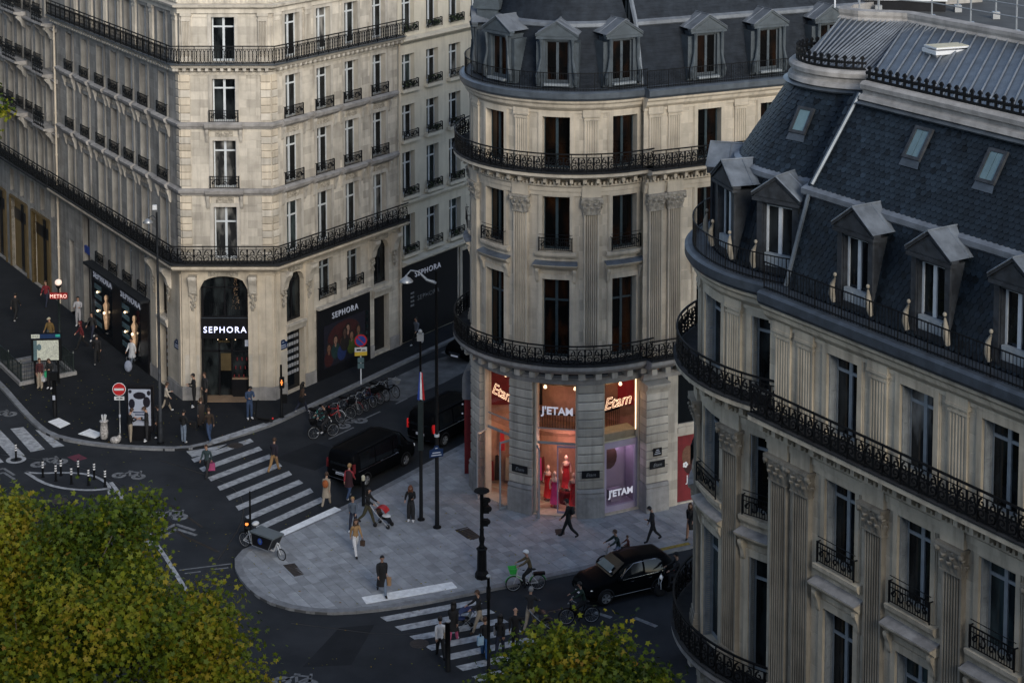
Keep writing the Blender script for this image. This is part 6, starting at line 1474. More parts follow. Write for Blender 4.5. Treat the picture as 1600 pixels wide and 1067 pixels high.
# tall lamp by the left corner
e = empty('street_lamp', (-18.82, 98.04, ZW), 0, 'tall grey lamp post at the kerb in front of the SEPHORA corner', 'street lamp', None)
post_tube(e, 'pole', 0, 12.6, .10, .05, 'dormer_dark'); base_ring(e, .2, .1)
b = MB(); b.tube([(0, 0, 1.2), (0, 0, 0)], [.125, .125], 10); b.tube([(0, 0, 12.2), (-.2, -.05, 12.45), (-.42, -.1, 12.3)], .03, 6); b.part('arm', 'dormer_dark', e)
b = MB(); b.lathe([(.02, .2), (.1, .15), (.28, -.02), (.26, -.05), (.05, -.08)], 12, (-.45, -.1, 12.1)); b.part('lamp_head', 'grey_metal', e, True); b = MB(); b.ball((-.45, -.1, 12.05), .09, .09, .05); b.part('bulb', 'lamp_globe', e)
b = MB(); b.box(-.2, .02, -.1, .02, 12.75, 13.0); b.part('sensor_box', 'sky_pale', e)
# lamp with curved arm, name plate and paper ring
e = empty('street_lamp', (-3.59, 87.39, ZW), 0, 'dark lamp post with pale curved arm and street name plate on the plaza', 'street lamp')
post_tube(e, 'pole', 0, 12.6, .11, .06, 'iron'); base_ring(e, .2, .1)
b = MB(); b.tube([(0, 0, 12.0), (-.15, 0, 12.05), (-.45, 0, 12.15), (-.85, .0, 12.55), (-1.2, 0, 12.6), (-1.42, 0, 12.35)], [.09, .085, .07, .05, .045, .035], 8); b.part('arm', 'zinc_light', e, True)
b = MB(); b.lathe([(.03, .28), (.08, .2), (.2, .12), (.34, -.02), (.33, -.05), (.1, -.09)], 14, (-1.42, 0, 12.1)); b.part('lamp_head', 'grey_metal', e, True)
b = MB(); b.lathe([(.115, 3.55), (.125, 3.6), (.125, 4.28), (.115, 4.3)], 10, (0, 0, .12)); b.part('paper_ring', 'sky_pale', e, world=Matrix.Translation((0, 0, 1.05)) @ Matrix.Diagonal((1, 1, .18, 1)) @ Matrix.Translation((0, 0, 15.5)))
b = MB(); b.prism([(-.34, 0), (.34, 0), (.34, .36), (.14, .42), (.1, .56), (-.1, .56), (-.14, .42), (-.34, .36)], -.02, .02); pt_ = b.part('street_name_plate', 'plate_blue', e, world=Matrix.Translation((-.02, -.14, 3.55)) @ Matrix.Rotation(R(18), 4, 'Z'))
b = MB()
for z, hw in ((.08, .25), (.2, .2), (.42, .06)): b.box(-hw, hw, -.026, -.0205, z, z + .04)
b.part('plate_lettering', 'sign_dim', pt_)
# signal mast with the flag
e = empty('signal_mast', (-4.4, 88.27, ZW), 0, 'dark mast carrying a small French flag beside the lamp post', 'mast')
post_tube(e, 'pole', 0, 9.0, .10, .05); base_ring(e, .18, .1)
b = MB(); b.box(-.13, .13, -.13, .13, 3.5, 5.95); b.part('signal_housing', 'iron_green', e)
b = MB(); b.box(-.16, .16, -.1, .1, 8.9, 9.25); b.ball((0, 0, 9.35), .11); b.part('camera_box', 'grey_metal', e)
for i, mt_ in enumerate(('blue', 'white', 'red')):
    b = MB(); 
    for k in range(4):
        x0, x1 = -.18 + i * .12 + .0, -.18 + i * .12 + .12; yy = lambda t: -.16 + .05 * math.sin(t * 5 + i)
        z0, z1 = 6.05 + k * .34, 6.39 + k * .34; sp = .4 + .6 * (1 - k / 4)
        b.add([(x0 * sp + .03, yy(k), z0), (x1 * sp + .03, yy(k) + .02, z0 - .05), (x1 * (sp - .15) + .03, yy(k + 1) + .02, z1 - .05), (x0 * (sp - .15) + .03, yy(k + 1), z1)], [(0, 1, 2, 3)])
    b.part('flag_band', mt_, e)
# pedestrian signal by the SEPHORA corner
def signal_head(e, z, mt, x=0, y=-.16, rz=0):
    b = MB(); b.box(x - .13, x + .13, y - .1, y + .1, z, z + .6); h = b.part('signal_head', 'iron', e)
    b = MB(); b.lathe([(.08, 0), (.08, .02)], 12); b.part('signal_light', mt, h, world=Matrix.Translation((x, y - .1, z + .42)) @ Matrix.Rotation(math.pi / 2, 4, 'X'))
    b = MB(); b.tube([(x - .1, y - .1, z + .44), (x - .07, y - .2, z + .53), (x + .07, y - .2, z + .53), (x + .1, y - .1, z + .44)], .012, 4); b.part('visor', 'iron', h); return h
e = empty('pedestrian_signal', (-12.8, 101.78, ZW), 0, 'pedestrian signal showing an orange man on a black post', 'traffic light')
post_tube(e, 'pole', 0, 3.0, .075, .06); base_ring(e, .15); h_ = signal_head(e, 1.75, 'iron', .06)
b = MB(); b.box(-.03, .03, -.01, 0, -.16, .04); b.box(-.075, .075, -.01, 0, -.03, .01); b.ball((0, 0, .1), .045, .02, .045, 8, 6); b.part('orange_figure', 'amber_light', h_, world=Matrix.Translation((.06, -.275, 2.1)))
b = MB(); b.box(.05, .33, -.12, .1, .85, 1.3); b.part('control_box', 'iron', e)
# low signal by the cargo bike
e = empty('low_signal', (-12.38, 86.2, ZW), 0, 'thin black signal pole standing against the cargo bicycle', 'traffic light')
b = MB(); b.tube([(0, 0, .0), (0, 0, .45), (0, 0, .5), (0, 0, 2.3)], [.16, .16, .055, .04], 10); b.part('pole', 'iron', e); signal_head(e, .35, 'amber_light', -.14, -.05)
# vintage cast iron column
e = empty('cast_iron_column', (-1.36, 82.09, ZW), 0, 'ornate black cast iron signal column on octagonal pedestal near the lower crossing', 'column')
b = MB(); b.lathe([(.31, 0), (.31, .2), (.27, .28), (.25, .32), (.22, .36), (.205, 1.25), (.24, 1.32), (.27, 1.36), (.2, 1.42)], 8); b.part('pedestal', 'iron', e)
b = MB(); b.lathe([(.17, 1.4), (.12, 1.5), (.1, 1.6), (.13, 1.75), (.14, 1.85), (.1, 1.95), (.09, 2.2), (.11, 2.25), (.085, 2.3), (.08, 3.9), (.12, 3.95), (.06, 4.05)], 14); b.part('shaft', 'iron', e, True)
b = MB(); b.lathe([(.04, 0), (.3, .02), (.36, .06), (.34, .1), (.05, .14)], 14, (0, 0, 3.98)); b.part('cap_plate', 'iron', e)
for z, x, s in ((2.45, .1, .9), (3.05, .13, 1.0), (3.45, .14, .8)):
    b = MB(); b.box(x - .06, x + .2 * s, -.14, .14, z, z + .3 * s); b.ball((x + .2 * s, 0, z + .16), .13 * s, .13, .14 * s, 8, 6); b.part('signal_head', 'iron', e)
# posts at the bottom of the photo
e = empty('signal_pole', (-.95, 73.4, 0), 0, 'slim dark pole rising through the crowd on the lower crossing', 'pole'); post_tube(e, 'pole', 0, 4.2, .075, .06); b = MB(); b.lathe([(.065, 0), (.1, .06), (.03, .14)], 10, (0, 0, 4.2)); b.part('finial', 'grey_metal', e); b = MB(); b.lathe([(.09, 0), (.09, .5)], 10, (0, 0, 3.3)); b.part('collar', 'iron', e)
e = empty('signal_pole', (-2.62, 73.9, 0), 0, 'short thick black post with pale cap at the bottom edge of the photo', 'pole'); post_tube(e, 'pole', 0, 2.1, .12, .11); b = MB(); b.lathe([(.12, 0), (.13, .04), (.05, .1)], 10, (0, 0, 2.1)); b.part('cap', 'grey_metal', e)
e = empty('bollard', (-7.32, 89.92, ZW), 0, 'black post with yellow light on top at the end of the main zebra crossing', 'bollard'); post_tube(e, 'pole', 0, 1.3, .09, .08); b = MB(); b.lathe([(.08, 0), (.09, .05), (.09, .2), (.04, .26)], 10, (0, 0, 1.3)); b.part('warning_cap', 'skylight_cream', e)
e = empty('pole', (-25.42, 101.9, ZW), 0, 'thick black post by the kerb in front of the metro map', 'pole'); post_tube(e, 'pole', 0, 2.45, .13, .10); b = MB(); b.box(-.22, .22, -.14, .14, 2.1, 2.55); b.part('signal_head', 'iron', e); b = MB(); b.box(-.07, .07, -.14, -.115, 1.0, 1.25); b.part('sticker', 'sign_dim', e)
# flexible striped bollards on the traffic island
e0 = empty('striped_bollard', (-24.08, 93.77, 0), 0, 'slim black bollard with white bands on the painted traffic island', 'bollard', 'striped bollards on the traffic island')
b = MB(); b.lathe([(.10, 0), (.10, .04), (.055, .06), (.055, .86), (.02, .9)], 10); b.part('post', 'iron', e0)
for z in (.5, .63, .76): b = MB(); b.lathe([(.0575, z), (.0575, z + .07)], 10); b.part('reflective_band', 'white', e0)
e0['label'] = 'leftmost striped bollard, at the pointed left tip of the painted island'
BL = ['second', 'third', 'fourth', 'fifth', 'sixth', 'seventh']
for i, p in enumerate([(-23.3, 93.3), (-23.2, 93.98), (-22.41, 92.9), (-22.29, 93.9), (-21.5, 92.72), (-21.38, 93.5), (-20.63, 92.6)]): copy_tree(e0, world=Matrix.Translation((p[0], p[1], 0)))['label'] = ('rightmost striped bollard, at the right tip of the painted island' if i == 6 else BL[i] + ' striped bollard from the left on the painted island, in its %s row' % ('front' if i % 2 == 0 else 'back'))
e1 = copy_tree(e0, world=Matrix.Translation((-26.05, 96.05, 0))); e1['label'] = 'striped black bollard standing alone inside a painted white ring'; del e1['group']
# no entry sign
e = empty('no_entry_sign', (-21.06, 98.4, ZW), 0, 'round red no entry sign with white plate below on a thin post', 'road sign'); post_tube(e, 'post', 0, 3.1, .035, .035, 'grey_metal', 8)
RX = Matrix.Rotation(math.pi / 2, 4, 'X')
b = MB(); b.lathe([(.36, 0), (.36, .02)], 24); b.part('sign_rim', 'white', e, world=Matrix.Translation((0, -.04, 2.85)) @ RX); b = MB(); b.lathe([(.335, 0), (.335, .008)], 24); b.part('sign_face', 'red', e, world=Matrix.Translation((0, -.062, 2.85)) @ RX)
b = MB(); b.box(-.26, .26, -.08, -.072, 2.79, 2.91); b.part('white_bar', 'sky_pale', e); b = MB(); b.box(-.27, .27, -.05, -.03, 2.25, 2.45); b.part('lower_plate', 'sky_pale', e)
b = MB(); b.box(-.16, -.02, -.053, -.0505, 2.32, 2.38); b.box(.03, .18, -.053, -.0505, 2.32, 2.38); b.part('plate_lettering', 'iron', e)
b = MB(); b.lathe([(.05, 0), (.05, .14)], 8, (0, 0, 1.3)); b.part('sticker', 'sign_dim', e)
# no parking sign
e = empty('no_parking_sign', (-8.81, 107.07, ZW), 0, 'round blue and red no parking sign over a yellow plate beside the parked bicycles', 'road sign'); post_tube(e, 'post', 0, 2.9, .04, .04, 'sky_pale', 8); W_ = Matrix.Translation((0, 0, 0)) @ Matrix.Rotation(R(10), 4, 'Z')
b = MB(); b.lathe([(.37, 0), (.37, .02)], 24); b.part('sign_rim', 'red', e, world=W_ @ Matrix.Translation((0, -.05, 2.62)) @ RX); b = MB(); b.lathe([(.29, 0), (.29, .008)], 24); b.part('sign_face', 'blue', e, world=W_ @ Matrix.Translation((0, -.072, 2.62)) @ RX)
b = MB(); b.boxm(Matrix.Translation((0, -.085, 2.62)) @ Matrix.Rotation(R(45), 4, 'Y'), .58, .006, .06); b.part('red_slash', 'red', e, world=W_)
b = MB(); b.box(-.36, .36, -.06, -.04, 1.95, 2.22); b.part('upper_plate', 'sky_pale', e, world=W_); b = MB(); b.box(-.36, .36, -.061, -.041, 1.72, 1.949); b.part('tow_plate', 'yellow', e, world=W_); b = MB(); b.box(-.25, .0, -.066, -.0605, 2.02, 2.12); b.box(.08, .28, -.066, -.0605, 2.0, 2.06); b.part('plate_symbol', 'iron', e, world=W_)
for z in (.95, 1.3): b = MB(); b.box(-.19, .19, -.06, -.04, z, z + .3); b.part('blue_plate', 'louvre_glass', e, world=W_)
# advertising panel
e = empty('advertising_panel', (-19.97, 98.5, ZW), R(-2), 'free standing dark advertising panel with pale poster of dark shapes', 'billboard'); b = MB(); b.box(-.72, .72, -.14, .14, .5, 3.0); b.box(-.5, .5, -.12, .12, 0, .5); b.part('cabinet', 'black_paint', e)
b = MB(); b.box(-.6, .6, -.155, -.141, .85, 2.85); po = b.part('poster', 'poster_pale', e)
b = MB(); ell(b, .0, 2.5, .34, .2, -.159); ell(b, -.42, 2.05, .17, .27, -.1592); ell(b, .38, 2.15, .2, .3, -.1594); ell(b, .5, 2.65, .1, .14, -.1596); ell(b, -.5, 2.72, .09, .1, -.1598); b.part('printed_shapes', 'poster_dark', po)
b = MB(); 
for z, x, w_ in ((1.55, -.05, .3), (1.42, .1, .36), (1.2, -.1, .22)): b.box(x - w_, x + w_, -.159, -.1555, z, z + .06)
b.part('printed_text', 'plate_blue', po)
# rubbish hoop with clear bag, and a second bag
e = empty('litter_bin', (-21.9, 98.3, ZW), 0, 'street bin hoop holding a clear plastic bag of rubbish', 'litter bin'); b = MB(); b.tube([(0, .2, 0), (0, .2, 1.25)], .03, 6); b.tube([(.2 * math.cos(t * .628), .2 * math.sin(t * .628), 1.1) for t in range(10)], .018, 5, True); b.part('hoop_post', 'grey_metal', e)
b = MB(); b.lathe([(.06, .1), (.2, .18), (.23, .5), (.2, .85), (.19, 1.08), (.26, 1.12), (.2, 1.16)], 9); b.part('bag', 'clear_bag', e, True)
b = MB()
for i in range(5): b.tube([(.05 * math.cos(i * 1.3), .05 * math.sin(i * 1.3), 1.0), (.12 * math.cos(i * 1.3), .1 * math.sin(i * 1.3), 1.45)], [.02, .05], 5)
b.part('paper_waste', 'sky_pale', e)
e = empty('rubbish_bag', (-21.25, 98.05, ZW), 0, 'clear rubbish bag slumped on the ground beside the bin', 'rubbish bag'); b = MB(); b.ball((0, 0, .17), .3, .22, .19, 10, 7); b.ball((.2, .05, .3), .12, .1, .12, 8, 6); b.tube([(.2, .05, .38), (.24, .05, .52)], [.03, .06], 6); b.part('bag', 'clear_bag', e, True)
# metro sign, map and stair
e = empty('metro_sign', (-27.2, 110.6, ZW), 0, 'red METRO sign under a glowing white globe on a dark post', 'metro sign'); post_tube(e, 'post', 0, 4.7, .09, .06, 'iron_green'); b = MB(); b.ball((0, 0, 5.0), .21, .21, .19, 14, 10); b.part('globe', 'lamp_globe', e, True); b = MB(); b.lathe([(.06, 4.6), (.16, 4.75), (.18, 4.82)], 10); b.part('globe_holder', 'iron', e)
b = MB(); b.box(-.52, .52, -.07, .07, 4.0, 4.36); b.part('sign_box', 'metro_red', e)
tx = text('sign_letters', 'METRO', .31, 'metro_letters', None, Matrix.Translation((-27.2, 110.515, ZW + 4.07)), .01, space=1.1, sx=.95); tx.parent = e; tx.matrix_parent_inverse = WM[e].inverted()
e = empty('map_stand', (-27.15, 107.2, ZW), R(4), 'dark stand with the pale city map and blue header above the stair', 'map board'); b = MB(); b.box(-.72, -.62, -.06, .06, 0, 3.0); b.box(.62, .72, -.06, .06, 0, 3.0); b.part('posts_frame', 'iron', e)
b = MB(); b.box(-.86, .86, -.08, .08, 1.35, 3.0); b.part('panel', 'iron', e); b = MB(); b.box(-.72, .72, -.095, -.081, 1.42, 2.6); mp_ = b.part('map', 'map_paper', e); b = MB()
rm = random.Random(2)
for i in range(26): 
    x, z = rm.uniform(-.5, .65), rm.uniform(1.5, 2.5); a = rm.random() * 3; b.boxm(Matrix.Translation((x, -.0965, z)) @ Matrix.Rotation(a, 4, 'Y'), rm.uniform(.1, .5), .002, .012)
b.part('map_streets', 'grey_metal', mp_); b = MB(); b.box(-.72, -.52, -.0975, -.0955, 1.42, 2.6); ell(b, -.4, 2.2, .14, .2, -.0975, 10); b.part('map_legend', 'louvre_glass', mp_)
b = MB(); b.box(-.84, .84, -.1, .08, 2.72, 2.98); hb = b.part('header', 'plate_blue', e); b = MB(); b.box(-.84, -.35, -.104, -.1005, 2.74, 2.97); b.part('header_label', 'map_paper', hb); b = MB(); b.box(.55, .82, -.104, -.1005, 2.8, 2.95); b.part('line_number', 'teal', hb)
for i in range(3): b = MB(); ell(b, -.72 + i * .13, 2.86, .045, .045, -.106, 10); b.part('pictogram', 'grey_metal', hb)
e = empty('metro_entrance', (-29.4, 109.9, 0), 0, 'metro stair going down behind dark green railings', 'metro entrance')
fl, fr = Vector(HOLE[0]), Vector(HOLE[1]); bl, br_ = Vector(HOLE[3]), Vector(HOLE[2])
for i in range(14):
    t0, t1 = 1 - i / 14, 1 - (i + 1) / 14; q = [fl.lerp(bl, t1), fr.lerp(br_, t1), fr.lerp(br_, t0), fl.lerp(bl, t0)]; z = ZW - .02 - .165 * i
    b = MB(); b.prismz([tuple(p) for p in q], z - .2, z); b.build('step', 'granite', e)
b = MB()
for p, q in ((fl, fr), (fr, br_), (br_, bl), (bl, fl)): b.add([(p.x, p.y, -3), (q.x, q.y, -3), (q.x, q.y, ZW - .01), (p.x, p.y, ZW - .01)], [(0, 1, 2, 3)])
b.build('stair_wall', 'granite', e)
PH = Path([tuple(bl), tuple(fl), tuple(fr), tuple(br_)]); b = MB(); sweep(b, PH, 0, PH.L, [(-.0, ZW - .02), (.3, ZW - .02), (.3, ZW + .2), (-.0, ZW + .22)]); b.build('stone_kerb', 'granite', e)
bar_railing(e, PH, .05, PH.L - .05, ZW + .21, .14, 1.0, .11, 'iron_green', .024)
for s in (.05, PH.s[1] * .5, PH.s[1], (PH.s[1] + PH.s[2]) / 2, PH.s[2], PH.L - .05): p = PH.at(s, .14); b = MB(); b.lathe([(.06, 0), (.05, 1.05), (.09, 1.1), (.04, 1.22)], 8, (p.x, p.y, ZW + .2)); b.build('railing_post', 'iron_green', e)
# ------------------------------------------------------------------ cars and vans
def cr_interp(tab, x):
    """smooth interpolation of rows (x, a, b, ...)"""
    for i in range(len(tab) - 1):
        if x <= tab[i + 1][0] or i == len(tab) - 2:
            a, b = tab[i], tab[i + 1]; t = min(1, max(0, (x - a[0]) / (b[0] - a[0]))); t = t * t * (3 - 2 * t) * .35 + t * .65
            return [p + (q - p) * t for p, q in zip(a[1:], b[1:])]
def car(name, loc, rz, tab, wheels, wr, label, cat, glass, extras, group=None, n=40):
    """tab rows: x, z_low, z_belt, z_roof, half_low, half_belt, half_roof.  glass: (x0, x1) pairs for the sides"""
    e = empty(name, loc, rz, label, cat, group); x0, x1 = tab[0][0], tab[-1][0]
    def ring(x):
        zl, zb, zt, wl, wb, wt = cr_interp(tab, x); h = [(wl * .82, zl), (wl * .97, zl + .06), (wl, zl + .2), ((wl + wb) / 2 + .015, (zl + zb) / 2), (wb, zb - .06), (wb - .01, zb), (wb + (wt - wb) * .5 + .015, zb + (zt - zb) * .5), (wt, zt - (zt - zb) * .10 - .01), (wt * .86, zt - .01), (wt * .45, zt + .012)]
        return [(-y, z) for y, z in h] + [(y, z) for y, z in h[::-1]]
    xs = [x0 + (x1 - x0) * i / n for i in range(n + 1)]; b = MB(); rings = [ring(x) for x in xs]; m = len(rings[0]); vs = [(x, y, z) for x, rg in zip(xs, rings) for y, z in rg]; fs = []
    for i in range(n):
        for k in range(m): fs.append((i * m + k, i * m + (k + 1) % m, (i + 1) * m + (k + 1) % m, (i + 1) * m + k))
    fs += [tuple(range(m))[::-1], tuple(range(n * m, (n + 1) * m))]; b.add(vs, fs); body = b.part('body', 'car_black', e, True)
    def patch(nm, xa, xb, k0, k1, mt, off=.012, side=0, parent=None):
        b = MB(); q = 8; vv = []
        for i in range(q + 1):
            x = xa + (xb - xa) * i / q; rg = ring(x)
            for k in range(k0, k1 + 1):
                y, z = rg[k % m] if side == 0 else rg[(m - 1 - k) % m]; d = Vector((y, z - .9)).normalized(); vv.append((x, y + d.x * off, z + d.y * off))
        w = k1 - k0 + 1; ff = [(i * w + k, i * w + k + 1, (i + 1) * w + k + 1, (i + 1) * w + k) for i in range(q) for k in range(w - 1)]; b.add(vv, ff)
        return b.part(nm, mt, parent or e, True)
    for xa, xb in glass:
        for sd in (0, 1): patch('side_window', xa, xb, 5, 7, 'car_glass', .008, sd)
    for wx in wheels:
        for sd in (-1, 1):
            wl = cr_interp(tab, wx)[3]; M = Matrix.Translation((wx, sd * (wl - .10), wr)) @ Matrix.Rotation(-sd * math.pi / 2, 4, 'X')
            b = MB(); b.lathe([(wr * .62, -.09), (wr * .94, -.1), (wr, -.06), (wr, .06), (wr * .94, .1), (wr * .62, .12)], 22); wh = b.part('wheel', 'rubber', e, True, M)
            b = MB(); b.lathe([(wr * .62, .10), (wr * .62, .125), (wr * .56, .12)], 20)
            for k in range(5):
                a = k * 1.2566; 
                for da in (-.16, .16): b.tube([(wr * .1 * math.cos(a), wr * .1 * math.sin(a), .128), (wr * .58 * math.cos(a + da), wr * .58 * math.sin(a + da), .125)], .028, 5)
            b.lathe([(wr * .16, .1), (wr * .14, .145)], 10); b.part('rim', 'grey_metal', wh, False)
            b = MB(); ws = [(wx + (wr + .05) * math.cos(t * math.pi / 12), sd * (wl + .004), wr + (wr + .05) * math.sin(t * math.pi / 12)) for t in range(13)]; b.tube(ws, .035, 5); b.part('wheel_arch', 'rubber', e)
    return e, patch, ring
VAN = [(-2.57, .42, 1.05, 1.72, .84, .86, .74), (-2.50, .28, 1.05, 1.86, .92, .92, .80), (-2.2, .26, 1.06, 1.93, .955, .955, .85), (.9, .24, 1.05, 1.95, .965, .96, .86), (1.25, .24, 1.04, 1.88, .965, .96, .84), (1.95, .24, 1.08, 1.14, .955, .93, .80), (2.4, .28, .92, 1.0, .90, .86, .72), (2.57, .40, .76, .84, .74, .72, .6)]
def van(loc, rz, label):
    e, patch, ring = car('van', loc, rz, VAN, (-1.68, 1.55), .345, label, 'van', [(-2.1, -.95), (-.85, .45), (.55, 1.2)], None, 'black passenger vans queued along the kerb')
    b = MB(); b.add([(-2.56, -.66, 1.2), (-2.56, .66, 1.2), (-2.47, .6, 1.72), (-2.47, -.6, 1.72)], [(0, 3, 2, 1)]); b.part('rear_window', 'car_glass', e, world=Matrix.Translation((-.03, 0, 0)))
    for sd in (-1, 1):
        b = MB(); b.box(-2.57, -2.46, sd * .84 - .07, sd * .84 + .07, .95, 1.42); b.part('tail_light', 'light_red' if 'second' in label else 'dark_red', e)
        b = MB(); b.box(1.0, 1.12, sd * 1.0 - .1, sd * 1.0 + .1, 1.1, 1.32); b.tube([(1.1, sd * .9, 1.1), (1.06, sd * 1.0, 1.15)], .03, 5); b.part('wing_mirror', 'car_black', e, True)
        b = MB(); b.tube([(-2.3, sd * .972, .98), (-.9, sd * .982, .975), (.9, sd * .982, .97)], .014, 5); b.part('chrome_strip', 'chrome', e)
        b = MB(); b.tube([(-2.2, sd * .80, 1.935), (.9, sd * .80, 1.955)], .022, 5); b.part('roof_rail', 'iron', e)
        for x in (-.45, .75): b = MB(); b.box(x - .1, x + .1, sd * .97 - .02, sd * .97 + .02, 1.0, 1.03); b.part('door_handle', 'chrome', e)
        b = MB(); b.box(2.38, 2.5, sd * .68 - .15, sd * .68 + .15, .78, .9); b.part('headlight', 'headlight', e)
    b = MB(); b.box(-2.62, -2.585, -.26, .26, .72, .83); pl = b.part('number_plate', 'sign_dim', e); b = MB(); b.tube([(-2.62, -.8, .52), (-2.66, 0, .52), (-2.62, .8, .52)], .018, 5); b.part('bumper_trim', 'chrome', e); b = MB(); b.tube([(-2.6, -.5, .9), (-2.62, 0, .9), (-2.6, .5, .9)], .018, 5); b.part('tailgate_trim', 'chrome', e)
    for i in range(6): b = MB(); b.box(-2.626, -2.6205, -.22 + i * .075, -.17 + i * .075, .745, .805); b.part('plate_character', 'iron', pl)
    b = MB(); b.add([(1.3, -.74, 1.80), (1.3, .74, 1.80), (1.9, .76, 1.18), (1.9, -.76, 1.18)], [(0, 1, 2, 3)]); b.part('windscreen', 'car_glass', e, world=Matrix.Translation((.06, 0, .04)))
    return e
KD = math.atan2(.821, .571); KP0 = Vector((-8.48, 89.54)); KU = Vector((.571, .821)); KL = Vector((-.821, .571))
def kpos(s, off): p = KP0 + KU * s + KL * off; return (p.x, p.y, 0)
van(kpos(4.75, 1.75), KD, 'black passenger van nearest the zebra crossing, rear end towards the camera')
van(kpos(11.3, 1.7), KD, 'second black van in the queue with glowing red tail lights')
SUV = [(-2.2, .5, .95, 1.10, .74, .74, .62), (-2.1, .36, .98, 1.40, .87, .85, .66), (-1.8, .30, 1.02, 1.62, .92, .90, .68), (-.6, .28, 1.0, 1.70, .935, .92, .72), (.2, .28, .99, 1.65, .935, .92, .70), (.95, .28, 1.0, 1.14, .93, .89, .72), (1.75, .30, .94, 1.01, .91, .85, .64), (2.12, .36, .80, .88, .83, .75, .56), (2.22, .45, .68, .74, .70, .64, .5)]
def suv(loc, rz, label, dash=False):
    e, patch, ring = car('car', loc, rz, SUV, (-1.33, 1.37), .345, label, 'car', [(-1.55, -.62), (-.52, .62)], None, 'dark cars on the lower road')
    b = MB(); b.add([(.28, -.63, 1.59), (.28, .63, 1.59), (1.0, .72, 1.14), (1.0, -.72, 1.14)], [(0, 1, 2, 3)]); ws = b.part('windscreen', 'car_glass', e, world=Matrix.Translation((.02, 0, .035)))
    if dash: b = MB(); b.add([(.62, -.55, 1.40), (.62, .4, 1.40), (.93, .5, 1.20), (.93, -.6, 1.20)], [(0, 1, 2, 3)]); b.part('sun_shade', 'louvre_glass', ws, world=Matrix.Translation((.03, 0, .04))); b = MB(); b.add([(.84, .46, 1.27), (.84, .58, 1.27), (.93, .58, 1.21), (.93, .46, 1.21)], [(0, 1, 2, 3)]); b.part('windscreen_sticker', 'sky_pale', ws, world=Matrix.Translation((.035, 0, .045)))
    b = MB(); b.add([(-2.0, -.56, 1.40), (-2.0, .56, 1.40), (-2.2, .6, 1.08), (-2.2, -.6, 1.08)], [(0, 3, 2, 1)]); b.part('rear_window', 'car_glass', e, world=Matrix.Translation((-.03, 0, .02)))
    for sd in (-1, 1):
        b = MB(); b.tube([(-1.62, sd * .905, 1.05), (-1.5, sd * .92, 1.03), (.70, sd * .93, 1.02), (.35, sd * .82, 1.30), (-.1, sd * .75, 1.58), (-1.2, sd * .71, 1.57), (-1.55, sd * .78, 1.28)], .013, 5, True); b.part('window_trim', 'chrome', e)
        b = MB(); b.box(.62, .78, sd * 1.0 - .09, sd * 1.0 + .09, .98, 1.14); b.part('wing_mirror', 'car_black', e, True)
        b = MB(); b.ball((1.98, sd * .64, .76), .15, .17, .06, 10, 6); b.part('headlight', 'headlight', e, True); b = MB(); b.box(2.02, 2.12, sd * .66 - .1, sd * .66 + .1, .48, .52); b.part('day_light', 'headlight', e)
        b = MB(); b.box(-2.17, -2.08, sd * .72 - .13, sd * .72 + .13, .86, .98); b.part('tail_light', 'dark_red', e)
        for x in (-.85, .05): b = MB(); b.box(x - .09, x + .09, sd * .915 - .02, sd * .915 + .02, .86, .89); b.part('door_handle', 'chrome', e)
        b = MB(); b.tube([(-1.2, sd * .925, .36), (1.2, sd * .925, .36)], .012, 4); b.part('sill_trim', 'grey_metal', e)
    b = MB(); b.box(2.2, 2.245, -.42, .42, .5, .66); g_ = b.part('grille', 'iron', e)
    for k in range(4): b = MB(); b.box(2.246, 2.256, -.4, .4, .51 + k * .04, .522 + k * .04); b.part('grille_bar', 'chrome', g_)
    b = MB(); b.box(2.24, 2.26, -.26, .26, .38, .48); b.part('number_plate', 'sign_dim', e); return e
suv((4.95, 81.0, 0), math.atan2(-.44, -.898), 'black hatchback car heading left past the plaza with silver window trim', True)
suv((9.3, 75.5, 0), math.atan2(-.44, -.898), 'dark car half hidden behind the balcony at the lower right')
suv((-2.2, 112.9, 0), math.atan2(-.821, -.571), 'dark car far up the side street facing the camera beyond the vans')

# ------------------------------------------------------------------ bicycles
def wheel_mesh(r, spokes=14):
    b = MB(); b.tube([(r * math.cos(k * 2 * math.pi / 24), 0, r * math.sin(k * 2 * math.pi / 24)) for k in range(24)], .024, 6, True); return b.mesh('wheel', 'rubber', True)
def rim_mesh(r, spokes=14):
    b = MB(); b.tube([((r - .035) * math.cos(k * 2 * math.pi / 24), 0, (r - .035) * math.sin(k * 2 * math.pi / 24)) for k in range(24)], .012, 5, True)
    for k in range(spokes): a = k * 2 * math.pi / spokes; b.tube([(.02 * math.cos(a), (.025 if k % 2 else -.025), .02 * math.sin(a)), ((r - .04) * math.cos(a), 0, (r - .04) * math.sin(a))], .0035, 3)
    b.tube([(0, -.05, 0), (0, .05, 0)], .025, 8); return b.mesh('rim', 'grey_metal')
WH = {r: (wheel_mesh(r), rim_mesh(r)) for r in (.34, .26)}
